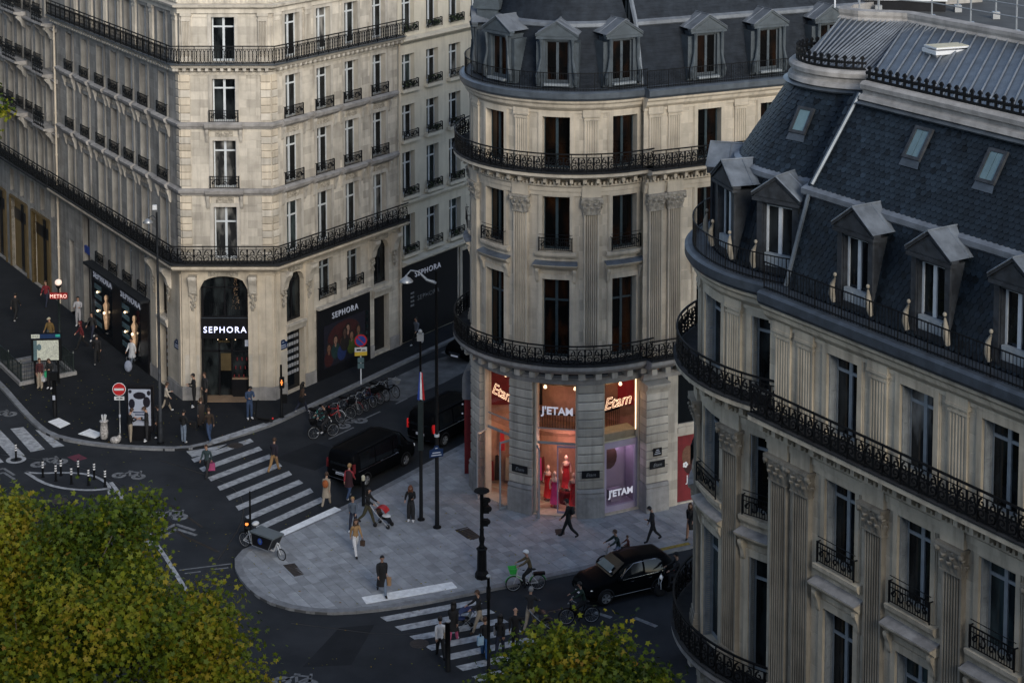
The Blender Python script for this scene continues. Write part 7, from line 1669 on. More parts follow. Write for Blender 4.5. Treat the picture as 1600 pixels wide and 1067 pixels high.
def bicycle(loc, rz, label, frame='iron', basket=None, rack=True, lean=0.0, group=None, step=True, fender=None, seat_panel=None):
    e = empty('bicycle', loc, rz, label, 'bicycle', group); e.rotation_euler = (lean, 0, rz) ; 
    M0 = Matrix.Translation(Vector(loc)) @ Matrix.Rotation(rz, 4, 'Z') @ Matrix.Rotation(lean, 4, 'X'); e.matrix_basis = M0; WM[e] = M0.copy()
    r = .34
    for x in (-.54, .56):
        w = child('wheel', WH[r][0], e, Matrix.Translation((x, 0, r))); child('rim', WH[r][1], w)
    b = MB(); bb, st, hd = (-.08, 0, .30), (-.24, 0, .82), (.40, 0, .86)
    b.tube([bb, st], .022, 7); b.tube([bb, (.43, 0, .66)], .028, 7); b.tube([(-.20, 0, .66) if not step else (-.16, 0, .5), (.41, 0, .80) if not step else (.42, 0, .72)], .022, 7)
    for sy in (-.05, .05): b.tube([(-.54, sy, r), bb], .012, 5); b.tube([(-.54, sy, r), (-.23, 0, .72)], .011, 5)
    b.tube([(.36, 0, .98), (.43, 0, .66)], .026, 7); b.part('frame', frame, e)
    b = MB()
    for sy in (-.06, .06): b.tube([(.43, sy * .6, .68), (.56, sy, r)], .014, 5)
    b.part('fork', frame, e)
    b = MB(); b.tube([(.36, 0, .96), (.33, 0, 1.08)], .018, 6); b.tube([(.20, -.30, 1.08), (.30, -.2, 1.10), (.35, 0, 1.08), (.30, .2, 1.10), (.20, .30, 1.08)], .015, 6); b.part('handlebar', 'grey_metal', e); b = MB(); b.tube([(.20, -.30, 1.08), (.10, -.31, 1.07)], .02, 6); b.tube([(.20, .30, 1.08), (.10, .31, 1.07)], .02, 6); b.part('grip', 'rubber', e)
    b = MB(); b.tube([(-.24, 0, .80), (-.26, 0, .92)], .014, 6); b.ball((-.32, 0, .95), .14, .09, .04, 10, 6); b.ball((-.20, 0, .945), .10, .035, .03, 8, 5); b.part('saddle', 'rubber', e, True)
    b = MB(); b.tube([(-.08, -.02, .30), (-.08, .02, .30)], .09, 12); b.tube([(-.08, .07, .30), (.06, .07, .20)], .012, 5); b.tube([(-.08, -.07, .30), (-.22, -.07, .40)], .012, 5); b.box(.01, .11, .07, .16, .18, .21); b.box(-.27, -.17, -.16, -.07, .39, .42); b.part('crank', 'iron', e)
    for x in (-.54, .56):
        b = MB(); b.tube([(x + (r + .035) * math.cos(a), 0, r + (r + .035) * math.sin(a)) for a in [(.25 + k * .26) * 1.0 for k in range(11)]], .018, 4); b.part('mudguard', fender or 'iron', e)
    if rack:
        b = MB()
        for sy in (-.06, .06): b.tube([(-.28, sy, .74), (-.78, sy, .74), (-.56, sy, r)], .01, 4)
        b.part('rack', 'iron', e)
        if fender: b = MB(); b.box(-.86, -.34, -.09, .09, .70, .80); b.part('rear_cover', 'iron', e)
    if seat_panel: b = MB(); b.box(-.80, -.42, .10, .13, .45, .72); b.part('side_panel', seat_panel, e)
    if basket:
        b = MB(); w0, w1 = .13, .18
        b.add([(.46, -w0, .82), (.72, -w0, .82), (.72, w0, .82), (.46, w0, .82), (.42, -w1, 1.08), (.80, -w1, 1.08), (.80, w1, 1.08), (.42, w1, 1.08)], [(0, 3, 2, 1), (0, 1, 5, 4), (1, 2, 6, 5), (2, 3, 7, 6), (3, 0, 4, 7)]); b.tube([(.42, -w1, 1.08), (.80, -w1, 1.08), (.80, w1, 1.08), (.42, w1, 1.08)], .015, 4, True); b.part('basket', basket, e)
    b = MB(); b.ball((.48, 0, .92), .045, n=8, m=6); b.part('lamp', 'grey_metal', e); return e
BG = 'bicycles parked at the kerb beside the poster shop front'
rb = random.Random(8)
bikes = [(-10.55, 100.9, 'teal', 'iron', 'white', 'teal hire bicycle at the near end of the parked row'), (-10.0, 101.5, 'red', None, 'sky_pale', 'red framed bicycle with white rear panel, second from the near end of the row'), (-9.5, 102.1, 'iron', 'iron', None, 'black bicycle with wire basket behind the red framed one'), (-9.05, 102.8, 'grey_metal', None, 'dark_red', 'grey bicycle with reddish guard in the middle of the parked row'), (-8.65, 103.4, 'iron', None, None, 'all black bicycle without basket in the middle of the row'), (-8.3, 104.0, 'plate_blue', 'iron', None, 'dark blue bicycle with black basket near the no parking sign'), (-7.95, 104.5, 'dark_red', 'iron', None, 'dark red bicycle with black basket near the no parking sign'), (-7.6, 105.0, 'iron', None, 'iron', 'black bicycle with black guards, last but one of the row'), (-7.05, 105.6, 'iron', 'rail_pale', None, 'black bicycle with pale box at the far end of the row')]
for x, y, f, bk, fd_, lb in bikes: bicycle((x, y, 0), R(rb.uniform(-48, -22)), lb, f, bk, True, rb.uniform(-.12, .05), BG, rb.random() > .3, fd_, 'sky_pale' if 'white rear' in lb else None)
RIDE = []
def cyc(loc, deg, label, **k): e = bicycle((loc[0], loc[1], 0), R(deg), label, **k); RIDE.append((loc, deg)); return e
cyc((.62, 81.1), 188, 'white hire bicycle with bright green basket being ridden along the kerb', frame='sky_pale', basket='green', fender='green')
cyc((-10.2, 99.15), 205, 'black bicycle with big front crate ridden towards the zebra crossing', frame='iron', basket='iron')
cyc((4.7, 83.25), 200, 'pale bicycle with child seat half hidden behind the hatchback', frame='grey_metal')
cyc((2.9, 78.0), 190, 'black bicycle ridden in front of the hatchback above the small tree', frame='iron')
# black cargo bicycle
e = empty('cargo_bicycle', (-11.62, 84.62, ZW), R(-37), 'white framed cargo bicycle with big black delivery box and blue round emblem', 'cargo bicycle')
w = child('wheel', WH[.34][0], e, Matrix.Translation((-1.15, 0, .34))); child('rim', WH[.34][1], w); w = child('wheel', WH[.26][0], e, Matrix.Translation((1.25, 0, .26))); child('rim', WH[.26][1], w)
b = MB(); b.tube([(-.72, 0, .3), (-.86, 0, .85)], .03, 7); b.tube([(-.72, 0, .3), (-.4, 0, .34), (.75, 0, .30), (1.0, 0, .75)], .04, 8); b.tube([(-.8, 0, .68), (-.35, 0, .95)], .03, 7); b.tube([(-.35, 0, 1.05), (-.45, 0, .36)], .03, 7)
for sy in (-.06, .06): b.tube([(-1.15, sy, .34), (-.72, sy, .3)], .018, 5); b.tube([(-1.15, sy, .34), (-.82, sy, .7), (-.95, sy, .75)], .016, 5); b.tube([(1.0, sy, .72), (1.25, sy, .26)], .022, 6)
b.part('frame', 'sky_pale', e)
b = MB(); q = [(-.30, .42), (.72, .42), (1.02, 1.02), (-.38, 1.02)]; b.prism(q, -.34, .34); bx_ = b.part('cargo_box', 'black_paint', e)
b = MB()
for y in (-.345, .345):
    for a_, c_ in zip(q, q[1:] + q[:1]): b.tube([(a_[0], y, a_[1]), (c_[0], y, c_[1])], .016, 4)
b.part('box_edge', 'grey_metal', bx_)
b = MB(); b.box(-.42, 1.06, -.38, .38, 1.02, 1.09); b.part('box_lid', 'box_lid', bx_)
for y, rot in ((-.352, 0), (.352, math.pi)): b = MB(); b.lathe([(.15, 0), (.15, .006)], 18); lg = b.part('emblem', 'blue', bx_, world=Matrix.Translation((.22, y, .74)) @ Matrix.Rotation(rot, 4, 'Z') @ RX); b = MB(); b.lathe([(.07, .0065), (.07, .009)], 12); b.lathe([(.022, .0092), (.022, .011)], 8, (.03, .1, 0)); b.part('emblem_mark', 'louvre_glass', lg)
b = MB(); b.tube([(-.36, 0, 1.0), (-.42, 0, 1.18)], .022, 6); b.tube([(-.62, -.3, 1.2), (-.45, -.2, 1.2), (-.42, 0, 1.18), (-.45, .2, 1.2), (-.62, .3, 1.2)], .017, 6); b.part('handlebar', 'iron', e)
b = MB(); b.ball((-.92, 0, .96), .15, .1, .045, 10, 6); b.tube([(-.86, 0, .82), (-.9, 0, .95)], .016, 5); b.part('saddle', 'rubber', e, True); b = MB(); b.ball((-.5, .1, 1.26), .16, .2, .1, 8, 6); b.part('handlebar_muff', 'sky_pale', e, True)
b = MB(); b.tube([(-.72, -.02, .3), (-.72, .02, .3)], .1, 12); b.tube([(-.72, .08, .3), (-.6, .08, .18)], .013, 5); b.tube([(-.72, -.08, .3), (-.84, -.08, .42)], .013, 5); b.part('crank', 'iron', e); b = MB(); b.tube([(-1.15 + .37 * math.cos(a), 0, .34 + .37 * math.sin(a)) for a in [.4 + k * .25 for k in range(10)]], .022, 4); b.part('mudguard', 'iron', e)
# kick scooter beside the man in denim
e = empty('kick_scooter', (-13.75, 101.2, ZW), R(160), 'electric kick scooter with red rear light beside the man in denim', 'scooter'); b = MB(); b.box(-.45, .3, -.08, .08, .1, .16); b.part('deck', 'iron', e); b = MB(); b.tube([(.3, 0, .14), (.45, 0, .2), (.38, 0, 1.1)], .025, 6); b.tube([(.38, -.22, 1.1), (.38, .22, 1.1)], .02, 6); b.part('stem', 'iron', e)
for x in (-.5, .48): b = MB(); b.tube([(x, -.025, .1), (x, .025, .1)], .1, 12); b.part('wheel', 'rubber', e)
b = MB(); b.ball((-.6, 0, .24), .05); b.part('rear_light', 'light_red', e)
# motor scooter by the near block
e = empty('motor_scooter', (7.15, 80.6, 0), R(190), 'dark motor scooter with bright front edges beside the near building', 'motor scooter')
for x in (-.62, .62): b = MB(); b.lathe([(.1, -.05), (.24, -.06), (.26, 0), (.24, .06), (.1, .05)], 16); b.part('wheel', 'rubber', e, True, Matrix.Translation((x, 0, .26)) @ RX)
b = MB(); b.tube([(-.8, 0, .62), (-.45, 0, .6), (-.1, 0, .42), (.25, 0, .32), (.45, 0, .5), (.42, 0, .95)], [.1, .2, .17, .14, .2, .12], 10); b.ball((-.4, 0, .8), .38, .16, .09, 10, 6); b.part('body', 'car_black', e, True); b = MB(); b.tube([(.35, -.34, 1.08), (.42, 0, 1.02), (.35, .34, 1.08)], .022, 6); b.part('handlebar', 'iron', e)
b = MB(); b.ball((.55, 0, .88), .08, .1, .1, 8, 6); b.part('headlight', 'headlight', e, True); b = MB(); b.tube([(.6, -.16, .4), (.62, -.18, .7), (.5, -.14, .98)], .02, 5); b.tube([(.6, .16, .4), (.62, .18, .7), (.5, .14, .98)], .02, 5); b.part('front_trim', 'sky_pale', e)
# pushchairs
def pushchair(loc, rz, label, cloth, name='pushchair'):
    e = empty(name, loc, rz, label, 'pushchair')
    for x, y in ((-.3, -.24), (-.3, .24), (.38, -.2), (.38, .2)): b = MB(); b.lathe([(.04, -.02), (.1, -.025), (.11, 0), (.1, .025), (.04, .02)], 12); b.part('wheel', 'rubber', e, True, Matrix.Translation((x, y, .11)) @ RX)
    b = MB()
    for y in (-.22, .22): b.tube([(-.58, y, 1.02), (-.2, y, .62), (.38, y, .14)], .016, 5); b.tube([(-.3, y, .12), (.05, y, .52)], .014, 5)
    b.tube([(-.58, -.22, 1.02), (-.58, .22, 1.02)], .02, 6); b.part('frame', 'grey_metal', e)
    b = MB(); b.add([(-.28, -.2, .86), (-.28, .2, .86), (-.1, .2, .45), (-.1, -.2, .45), (.28, .2, .42), (.28, -.2, .42), (.42, .18, .25), (.42, -.18, .25)], [(0, 1, 2, 3), (3, 2, 4, 5), (5, 4, 6, 7)]); b.ball((-.02, 0, .5), .22, .19, .12, 8, 6); b.part('seat', 'black_paint', e, True)
    b = MB(); pts = []
    for k in range(7):
        a = math.pi * (.12 + .76 * k / 6); pts.append((.0 + .36 * math.cos(a) - .08, .62 + .36 * math.sin(a)))
    vs = [(x, y, z) for x, z in pts for y in (-.23, -.1, .1, .23)]; b.add(vs, [(i * 4 + j, i * 4 + j + 1, i * 4 + 5 + j, i * 4 + 4 + j) for i in range(6) for j in range(3)]); b.part('hood', cloth, e, True)
    b = MB(); b.ball((.18, 0, .56), .26, .17, .08, 8, 6); b.part('blanket', 'sky_pale' if cloth == 'red' else cloth, e, True); return e
pushchair((-6.2, 87.55, ZW), R(-25), 'pushchair with red hood pushed across the plaza', 'red')
pushchair((-2.0, 77.35, 0), R(190), 'dark blue pushchair on the lower zebra crossing', 'portrait_blue')
pushchair((1.35, 77.1, 0), R(20), 'black pushchair beside the small tree on the lower crossing', 'black_paint')
# ------------------------------------------------------------------ people: one skinned body each, clothes and hair as parts
CL = {}
def cloth(c):
    k = 'cloth_%d_%d_%d' % tuple(int(v * 255) for v in c)
    if k not in MAT: mat(k, c, .85, .12, 6.0)
    return k
for nm, c in (('skin_light', (.40, .235, .165)), ('skin_mid', (.26, .14, .09)), ('skin_dark', (.09, .045, .03)), ('hair_black', (.010, .008, .007)), ('hair_brown', (.055, .028, .015)), ('hair_auburn', (.13, .045, .02)), ('hair_blonde', (.32, .19, .08)), ('hair_grey', (.22, .22, .22)), ('face_ink', (.03, .015, .012))): mat(nm, c, .6, .1, 12)
BLK, CHAR, NAVY, DENIM, LDEN, WHITE, BEIGE, TAN, BROWN, GREYB, PINKC, REDC, OLIVE, CREAM = (.010, .010, .011), (.022, .022, .024), (.014, .018, .035), (.035, .06, .12), (.16, .2, .26), (.60, .60, .61), (.30, .25, .19), (.30, .18, .08), (.06, .035, .022), (.09, .11, .14), (.50, .10, .20), (.28, .03, .04), (.06, .055, .03), (.45, .40, .33)
PENDING = []
def person(loc, deg, label, top=BLK, bot=CHAR, shoe=BLK, skin='skin_light', hair='hair_brown', style='short', pose='walk', h=1.72, sex=0, coat=None, coat_z=.55, wide=False, ph=1, arms=None, head_t=0.0, skirt=None, bag=None, lean=0.0):
    z0 = loc[2]; e = empty('person', (loc[0], loc[1], z0), R(deg - 90), label, 'person'); k = h / 1.75; V = Vector
    hipz = .93; sw = .165 if sex else .19; hw = .09
    la, lb_, ra, rb_ = {'walk': (.42, .10, -.38, .45), 'stand': (.03, .0, -.02, .02), 'ride': (1.05, 1.25, .75, .45), 'sit': (1.5, 1.5, 1.45, 1.45)}[pose]
    if ph < 0: la, lb_, ra, rb_ = ra, rb_, la, lb_
    if lean == 0.0: lean = {'walk': .05, 'stand': 0, 'ride': .30, 'sit': .12}[pose]
    J = {}; J['pel'] = V((0, 0, hipz)); up = lambda d, base: base + V((0, math.sin(lean) * d, math.cos(lean) * d))
    for i, d in enumerate((.2, .38, .52)): J['s%d' % i] = up(d, J['pel'])
    J['neck'] = up(.59, J['pel']); J['hb'] = J['neck'] + V((0, .03, .09)); J['hd'] = J['hb'] + V((0, .035 + head_t * .3, .10 - head_t * .06)); J['ht'] = J['hd'] + V((0, -.01 + head_t * .2, .085 - head_t * .03))
    for sd, nm, a, b_ in ((-1, 'l', la, lb_), (1, 'r', ra, rb_)):
        J['hip' + nm] = V((sd * hw, 0, hipz - .05)); J['kn' + nm] = J['hip' + nm] + V((sd * .01, math.sin(a) * .43, -math.cos(a) * .43)); J['an' + nm] = J['kn' + nm] + V((sd * .005, math.sin(a - b_) * .42, -math.cos(a - b_) * .42)); fa = -(a - b_) * .4; J['to' + nm] = J['an' + nm] + V((sd * .025, .17, -.035 + .05 * (a - b_)))
    am = arms or {'walk': ((-.38, .10, .25), (.42, .10, .35)), 'stand': ((.05, .12, .15), (.02, .12, .12)), 'ride': ((.95, .18, .25), (.95, .18, .25)), 'sit': ((.8, .15, .4), (.8, .15, .4))}[pose]
    if ph < 0 and pose == 'walk' and not arms: am = am[::-1]
    for sd, nm, (f, ab, bd) in ((-1, 'l', am[0]), (1, 'r', am[1])):
        s = up(.50, J['pel']) + V((sd * sw, 0, 0)); J['sh' + nm] = s; dirU = V((sd * math.sin(ab), math.sin(f), -math.cos(f) * math.cos(ab))).normalized(); J['el' + nm] = s + dirU * .28
        f2 = f + bd; inn = .35 if bd > 1.2 else .05; dirL = V((-sd * math.sin(inn) * (1 if bd > .6 else -.3), math.sin(f2), -math.cos(f2))).normalized(); J['wr' + nm] = J['el' + nm] + dirL * .24; J['pm' + nm] = J['wr' + nm] + dirL * .075
        sx = V((0, 1, 0)) if abs(dirL.y) < .7 else V((1, 0, 0)); sx = (sx - dirL * sx.dot(dirL)).normalized(); cur = dirL.cross(sx) * (-sd if abs(dirL.y) < .7 else 1)
        for i in range(4):
            o = sx * (.026 - .017 * i); ln = (.075, .085, .08, .06)[i]; J['f%s%da' % (nm, i)] = J['wr' + nm] + dirL * .06 + o; J['f%s%db' % (nm, i)] = J['wr' + nm] + dirL * (.06 + ln * .6) + o + cur * .006; J['f%s%dc' % (nm, i)] = J['wr' + nm] + dirL * (.06 + ln) + o + cur * .025
        J['t%sa' % nm] = J['wr' + nm] + dirL * .02 + sx * .02; J['t%sb' % nm] = J['wr' + nm] + dirL * .055 + sx * .05 + cur * .01
    zmin = min(J['anl'].z, J['anr'].z) - .085; sh = 0
    if pose in ('walk', 'stand'): sh = -zmin
    ed = [('pel', 's0', 't'), ('s0', 's1', 't'), ('s1', 's2', 't'), ('s2', 'neck', 't'), ('neck', 'hb', 'k'), ('hb', 'hd', 'k'), ('hd', 'ht', 'k')]
    for nm in 'lr': ed += [('pel', 'hip' + nm, 'b'), ('hip' + nm, 'kn' + nm, 'b'), ('kn' + nm, 'an' + nm, 'b'), ('an' + nm, 'to' + nm, 's'), ('s2', 'sh' + nm, 't'), ('sh' + nm, 'el' + nm, 't'), ('el' + nm, 'wr' + nm, 't'), ('wr' + nm, 'pm' + nm, 'k')]
    for nm in 'lr':
        for i in range(4): ed += [('f%s%da' % (nm, i), 'f%s%db' % (nm, i), 'k'), ('f%s%db' % (nm, i), 'f%s%dc' % (nm, i), 'k')]
        ed.append(('t%sa' % nm, 't%sb' % nm, 'k'))
    g = 1.45 if wide else 1.0
    rad = {'pel': (.145, .115), 's0': (.135 if not sex else .12, .10), 's1': (.155 if not sex else .14, .115), 's2': (.12, .10), 'neck': (.06, .06), 'hb': (.06, .068), 'hd': (.085, .10), 'ht': (.062, .075)}
    for nm in 'lr':
        rad.update({'hip' + nm: (.098, .10), 'kn' + nm: (.063 * g, .066 * g), 'an' + nm: (.047 * g, .05 * g), 'to' + nm: (.042, .03), 'sh' + nm: (.064, .068), 'el' + nm: (.048, .048), 'wr' + nm: (.034, .03), 'pm' + nm: (.036, .02)})
        for i in range(4): rad.update({'f%s%da' % (nm, i): (.0095, .0095), 'f%s%db' % (nm, i): (.009, .009), 'f%s%dc' % (nm, i): (.0075, .0075)})
        rad.update({'t%sa' % nm: (.012, .012), 't%sb' % nm: (.009, .009)})
    names = list(J); ix = {n_: i for i, n_ in enumerate(names)}
    T = lambda p: V((p.x, p.y, p.z + sh)) * k
    me = bpy.data.meshes.new('body'); me.from_pydata([T(J[n_]) for n_ in names], [(ix[a], ix[b_]) for a, b_, _ in ed], [])
    o = bpy.data.objects.new('body', me); COL.objects.link(o); o.parent = e
    md = o.modifiers.new('skin', 'SKIN'); md.branch_smoothing = .6; md.use_smooth_shade = True; sb_ = o.modifiers.new('sub', 'SUBSURF'); sb_.levels = 1; sb_.render_levels = 1
    sv = me.skin_vertices[0].data
    for n_ in names: q = sv[ix[n_]]; q.radius = tuple(r_ * k * (1 if n_[0] in 'ft' and n_[1] in 'lr' and len(n_) > 2 or n_ in ('hd', 'ht', 'hb', 'neck') else 1.22) for r_ in rad[n_]); q.use_root = n_ in ('pel',) or n_.endswith('a') and n_[0] in 'ft'
    mats = [skin, cloth(top), cloth(bot), cloth(shoe) if shoe else skin]
    PENDING.append((o, [(T(J[a]), T(J[b_]), t) for a, b_, t in ed], mats))
    hd = T(J['hd']); R0 = lambda s_: s_ * k; M = Matrix.Translation(hd) @ Matrix.Rotation(-head_t * 1.0, 4, 'X') @ Matrix.Scale(k, 4)
    b = MB(); b.cur = 1
    for sx in (-1, 1): b.ball((sx * .034, .098, .012), .011, .008, .008, 6, 4); b.box(sx * .034 - .016, sx * .034 + .016, .09, .1, .03, .037)
    b.ball((0, .097, -.055), .024, .008, .007, 6, 4); b.cur = 0; b.tube([(0, .095, .01), (0, .118, -.025), (0, .1, -.034)], [.008, .015, .006], 5)
    for sx in (-1, 1): b.ball((sx * .088, .0, -.01), .014, .026, .032, 6, 5)
    b.part('face', [skin, 'face_ink'], e, True, M)
    b = MB()
    if style != 'bald':
        n, m = 12, 7
        def cap(rx, ry, rz, zc, yo, front, lowz):
            vs = [(0, yo, zc + rz)]; fs = []
            for i in range(1, m + 1):
                a = math.pi / 2 - i / m * (math.pi / 2 + .55)
                for j in range(n):
                    t = 2 * math.pi * j / n; y = math.sin(t); zz = zc + rz * math.sin(a)
                    if y > .3: zz = max(zz, front)
                    else: zz = max(zz, lowz)
                    vs.append((rx * max(.35, math.cos(a)) * math.cos(t), yo + ry * max(.35, math.cos(a)) * y, zz))
            for j in range(n):
                fs.append((0, 1 + j, 1 + (j + 1) % n))
                for i in range(m - 1): fs.append((1 + i * n + j, 1 + (i + 1) * n + j, 1 + (i + 1) * n + (j + 1) % n, 1 + i * n + (j + 1) % n))
            b.add(vs, fs)
        if style in ('short', 'long', 'bun'): cap(.104, .12, .125, .012, -.012, .062, -.07)
        if style == 'long': b.tube([(0, -.07, .05), (0, -.10, -.06), (0, -.105, -.2), (0, -.095, -.34)], [.075, .10, .115, .07], 9); [b.tube([(sx * .085, -.02, .03), (sx * .1, -.01, -.1), (sx * .09, .03, -.24)], [.03, .035, .02], 6) for sx in (-1, 1)]
        if style == 'bun': b.ball((0, -.12, .06), .055)
        if style == 'helmet': cap(.12, .15, .13, .02, -.01, .06, -.02)
        if style == 'hat': cap(.112, .125, .12, .02, 0, .05, .02); b.lathe([(.11, .02), (.17, .0), (.165, .015), (.1, .05)], 14, (0, 0, .02))
        if style == 'cap': cap(.108, .125, .12, .015, -.01, .055, .0); b.add([(-.07, .09, .06), (.07, .09, .06), (.06, .19, .045), (-.06, .19, .045)], [(0, 1, 2, 3)])
        if style == 'hood': cap(.118, .135, .14, .015, -.025, .08, -.13); b.tube([(0, -.06, -.08), (0, -.04, -.14)], [.1, .12], 9)
        b.part({'helmet': 'helmet', 'hat': 'hat', 'cap': 'cap', 'hood': 'hood'}.get(style, 'hair'), hair if isinstance(hair, str) else cloth(hair), e, True, M)
    def shell(nm, rows, c):
        b = MB(); n = 16; rg = []
        for z, rx, ry, yo in rows: rg += [V((rx * math.cos(2 * math.pi * j / n), yo + ry * math.sin(2 * math.pi * j / n), z)) * k for j in range(n)]
        b.add(rg, [(i * n + j, i * n + (j + 1) % n, (i + 1) * n + (j + 1) % n, (i + 1) * n + j) for i in range(len(rows) - 1) for j in range(n)]); return b.part(nm, cloth(c), e, True)
    ty = lambda z: math.sin(lean) * max(0, z - hipz - sh)
    if coat: shell('coat', [(1.50 + sh, .07, .07, ty(1.5)), (1.455 + sh, .17, .105, ty(1.45)), (1.40 + sh, .205, .135, ty(1.4)), (1.2 + sh, .19, .145, ty(1.2)), (1.02 + sh, .18, .145, ty(1.02)), (.88 + sh, .20, .165, 0), (.7 + (coat_z - .55) * .5 + sh, .22, .20, 0), (coat_z + sh, .245, .235, 0)], coat)
    if skirt: shell('skirt', [(1.02 + sh, .14, .115, 0), (.9 + sh, .175, .15, 0), (.5 + sh, .22, .21, 0)], skirt)
    hands = {nm: WM[e] @ T(J['pm' + nm]) for nm in 'lr'}; back = WM[e] @ T(up(.36, J['pel']) + V((0, -.2, 0)))
    return e, hands, back
def finish_people():
    bpy.context.view_layer.update(); dg = bpy.context.evaluated_depsgraph_get()
    for o, segs, mats in PENDING:
        me = bpy.data.meshes.new_from_object(o.evaluated_get(dg)); me.name = 'body'; o.modifiers.clear(); o.data = me; me.materials.clear()
        for m_ in mats: me.materials.append(MAT[m_])
        ti = {'k': 0, 't': 1, 'b': 2, 's': 3}; A = np.array([s[0] for s in segs]); B = np.array([s[1] for s in segs]); D = B - A; LL = (D ** 2).sum(1) + 1e-9; tt = np.array([ti[s[2]] for s in segs])
        c = np.zeros(len(me.polygons) * 3); me.polygons.foreach_get('center', c); c = c.reshape(-1, 3)
        t = np.clip(((c[:, None] - A[None]) * D[None]).sum(2) / LL[None], 0, 1); d = np.linalg.norm(c[:, None] - (A[None] + t[..., None] * D[None]), axis=2)
        me.polygons.foreach_set('material_index', tt[d.argmin(1)].astype(np.int32)); me.polygons.foreach_set('use_smooth', [True] * len(me.polygons)); me.update()
def handbag(p, label, c, w=.3, h=.28, paper=False):
    e = empty('paper_bag' if paper else 'bag', p, rnd.uniform(-.6, .6), label, 'bag'); b = MB(); b.add([(-w/2, -.06, -h - .12), (w/2, -.06, -h - .12), (w/2, .06, -h - .12), (-w/2, .06, -h - .12), (-w/2, -.07, -.12), (w/2, -.07, -.12), (w/2, .07, -.12), (-w/2, .07, -.12)], [(0, 3, 2, 1), (4, 5, 6, 7), (0, 1, 5, 4), (1, 2, 6, 5), (2, 3, 7, 6), (3, 0, 4, 7)]); b.part('bag_body', c if isinstance(c, str) else cloth(c), e)
    b = MB()
    for y in (-.05, .05): b.tube([(-w * .25, y, -.12), (-w * .1, y * .4, 0), (w * .1, y * .4, 0), (w * .25, y, -.12)], .008, 4)
    b.part('handles', c if isinstance(c, str) else cloth(c), e)
def backpack(p, deg, label, c):
    e = empty('backpack', p, R(deg - 90), label, 'backpack'); b = MB(); b.ball((0, 0, 0), .16, .10, .21, 10, 8); b.part('pack', cloth(c), e, True); b = MB(); b.ball((0, -.08, -.08), .11, .05, .08, 8, 6); b.part('pocket', cloth(c), e, True)
PH_ = ((.35, .12, 1.45), (.25, .12, 1.5)); PUSH = ((.75, .08, .45), (.75, .08, .45)); CAR = ((.1, .1, .15), (.55, .1, 1.1)); FOLD = ((.3, .15, 1.5), (.3, .15, 1.5))
W = ZW + .012
# plaza
e, hs, bk = person((-4.88, 88.05, W), 265, 'person in black with long auburn hair looking at a phone on the plaza', BLK, CHAR, WHITE, hair='hair_auburn', style='long', pose='stand', sex=1, wide=True, arms=((.2, .15, 1.6), (.05, .35, 1.2)), head_t=.25, h=1.74)
q = empty('phone', hs['l'] + Vector((0, 0, .06)), 0, 'phone held by the auburn haired person in black', 'phone'); b = MB(); b.box(-.035, .035, -.006, .006, -.06, .08); b.part('phone_case', 'iron', q); b = MB(); b.box(-.03, .03, .0065, .008, -.05, .07); b.part('phone_screen', 'louvre_glass', q)
e, hs, bk = person((-5.75, 80.33, W), 285, 'person in long black coat stepping onto the white tactile strip', BLK, LDEN, BLK, hair='hair_black', pose='walk', coat=BLK, coat_z=.48, h=1.78); handbag(hs['l'], 'brown paper bag held by the person in long black coat', 'cardboard', .42, .36, True)
e, hs, bk = person((-7.25, 84.3, W), 300, 'person in tan jacket and white trousers walking across the plaza', TAN, WHITE, BLK, hair='hair_brown', style='long', sex=1, ph=-1, h=1.74); handbag(hs['l'], 'small brown bag of the person in white trousers', BROWN, .2, .24)
e, hs, bk = person((-7.59, 87.1, W), 260, 'person in grey blue jacket with sandy hair beside the pushchair', GREYB, NAVY, WHITE, hair='hair_blonde', h=1.6, ph=-1)
e, hs, bk = person((-6.95, 87.75, W), -25, 'person in black pushing the red hooded pushchair', BLK, OLIVE, BLK, hair='hair_black', style='long', sex=1, arms=PUSH, h=1.74)
e, hs, bk = person((-9.13, 89.8, W), 80, 'person in beige coat with orange backpack at the end of the zebra crossing', BEIGE, BEIGE, BLK, hair='hair_brown', sex=1, coat=BEIGE, coat_z=.55, h=1.66, ph=-1); backpack(bk, 80, 'round orange brown backpack on the beige coat', (.30, .085, .025))
e, hs, bk = person((-8.1, 90.7, W), 70, 'blonde person in dark red coat and jeans behind the black van', REDC, DENIM, WHITE, hair='hair_blonde', sex=1, coat=(.03, .008, .012), coat_z=.7, h=1.72)
e, hs, bk = person((2.66, 86.2, W), 175, 'man in black striding past the lit shop door', BLK, BLK, BLK, hair='hair_black', h=1.84, ph=-1); backpack(bk, 175, 'black backpack on the man passing the shop door', BLK)
person((6.62, 85.75, W), 190, 'person in dark clothes looking down at a phone right of the shop windows', CHAR, BLK, BLK, hair='hair_black', arms=((.3, .12, 1.5), (.1, .1, .3)), head_t=.3, h=1.7)
person((8.45, 86.2, W), 250, 'person in dark jacket and short skirt beside the near building', BLK, 'x' and (.25, .14, .09), BLK, hair='hair_brown', style='long', sex=1, skirt=BLK, h=1.68, ph=-1)
# main crossing
e, hs, bk = person((-15.65, 93.8, 0), 250, 'person in dark green jacket carrying a pink bag over the main zebra crossing', (.03, .05, .055), CHAR, BLK, hair='hair_brown', h=1.66); handbag(hs['l'], 'pink bag carried over the main zebra crossing', (.35, .06, .15), .34, .36)
person((-12.29, 94.4, 0), 70, 'person in navy jacket and tan trousers crossing near the middle of the zebra', (.018, .015, .024), TAN, TAN, hair='hair_brown', h=1.74, ph=-1)
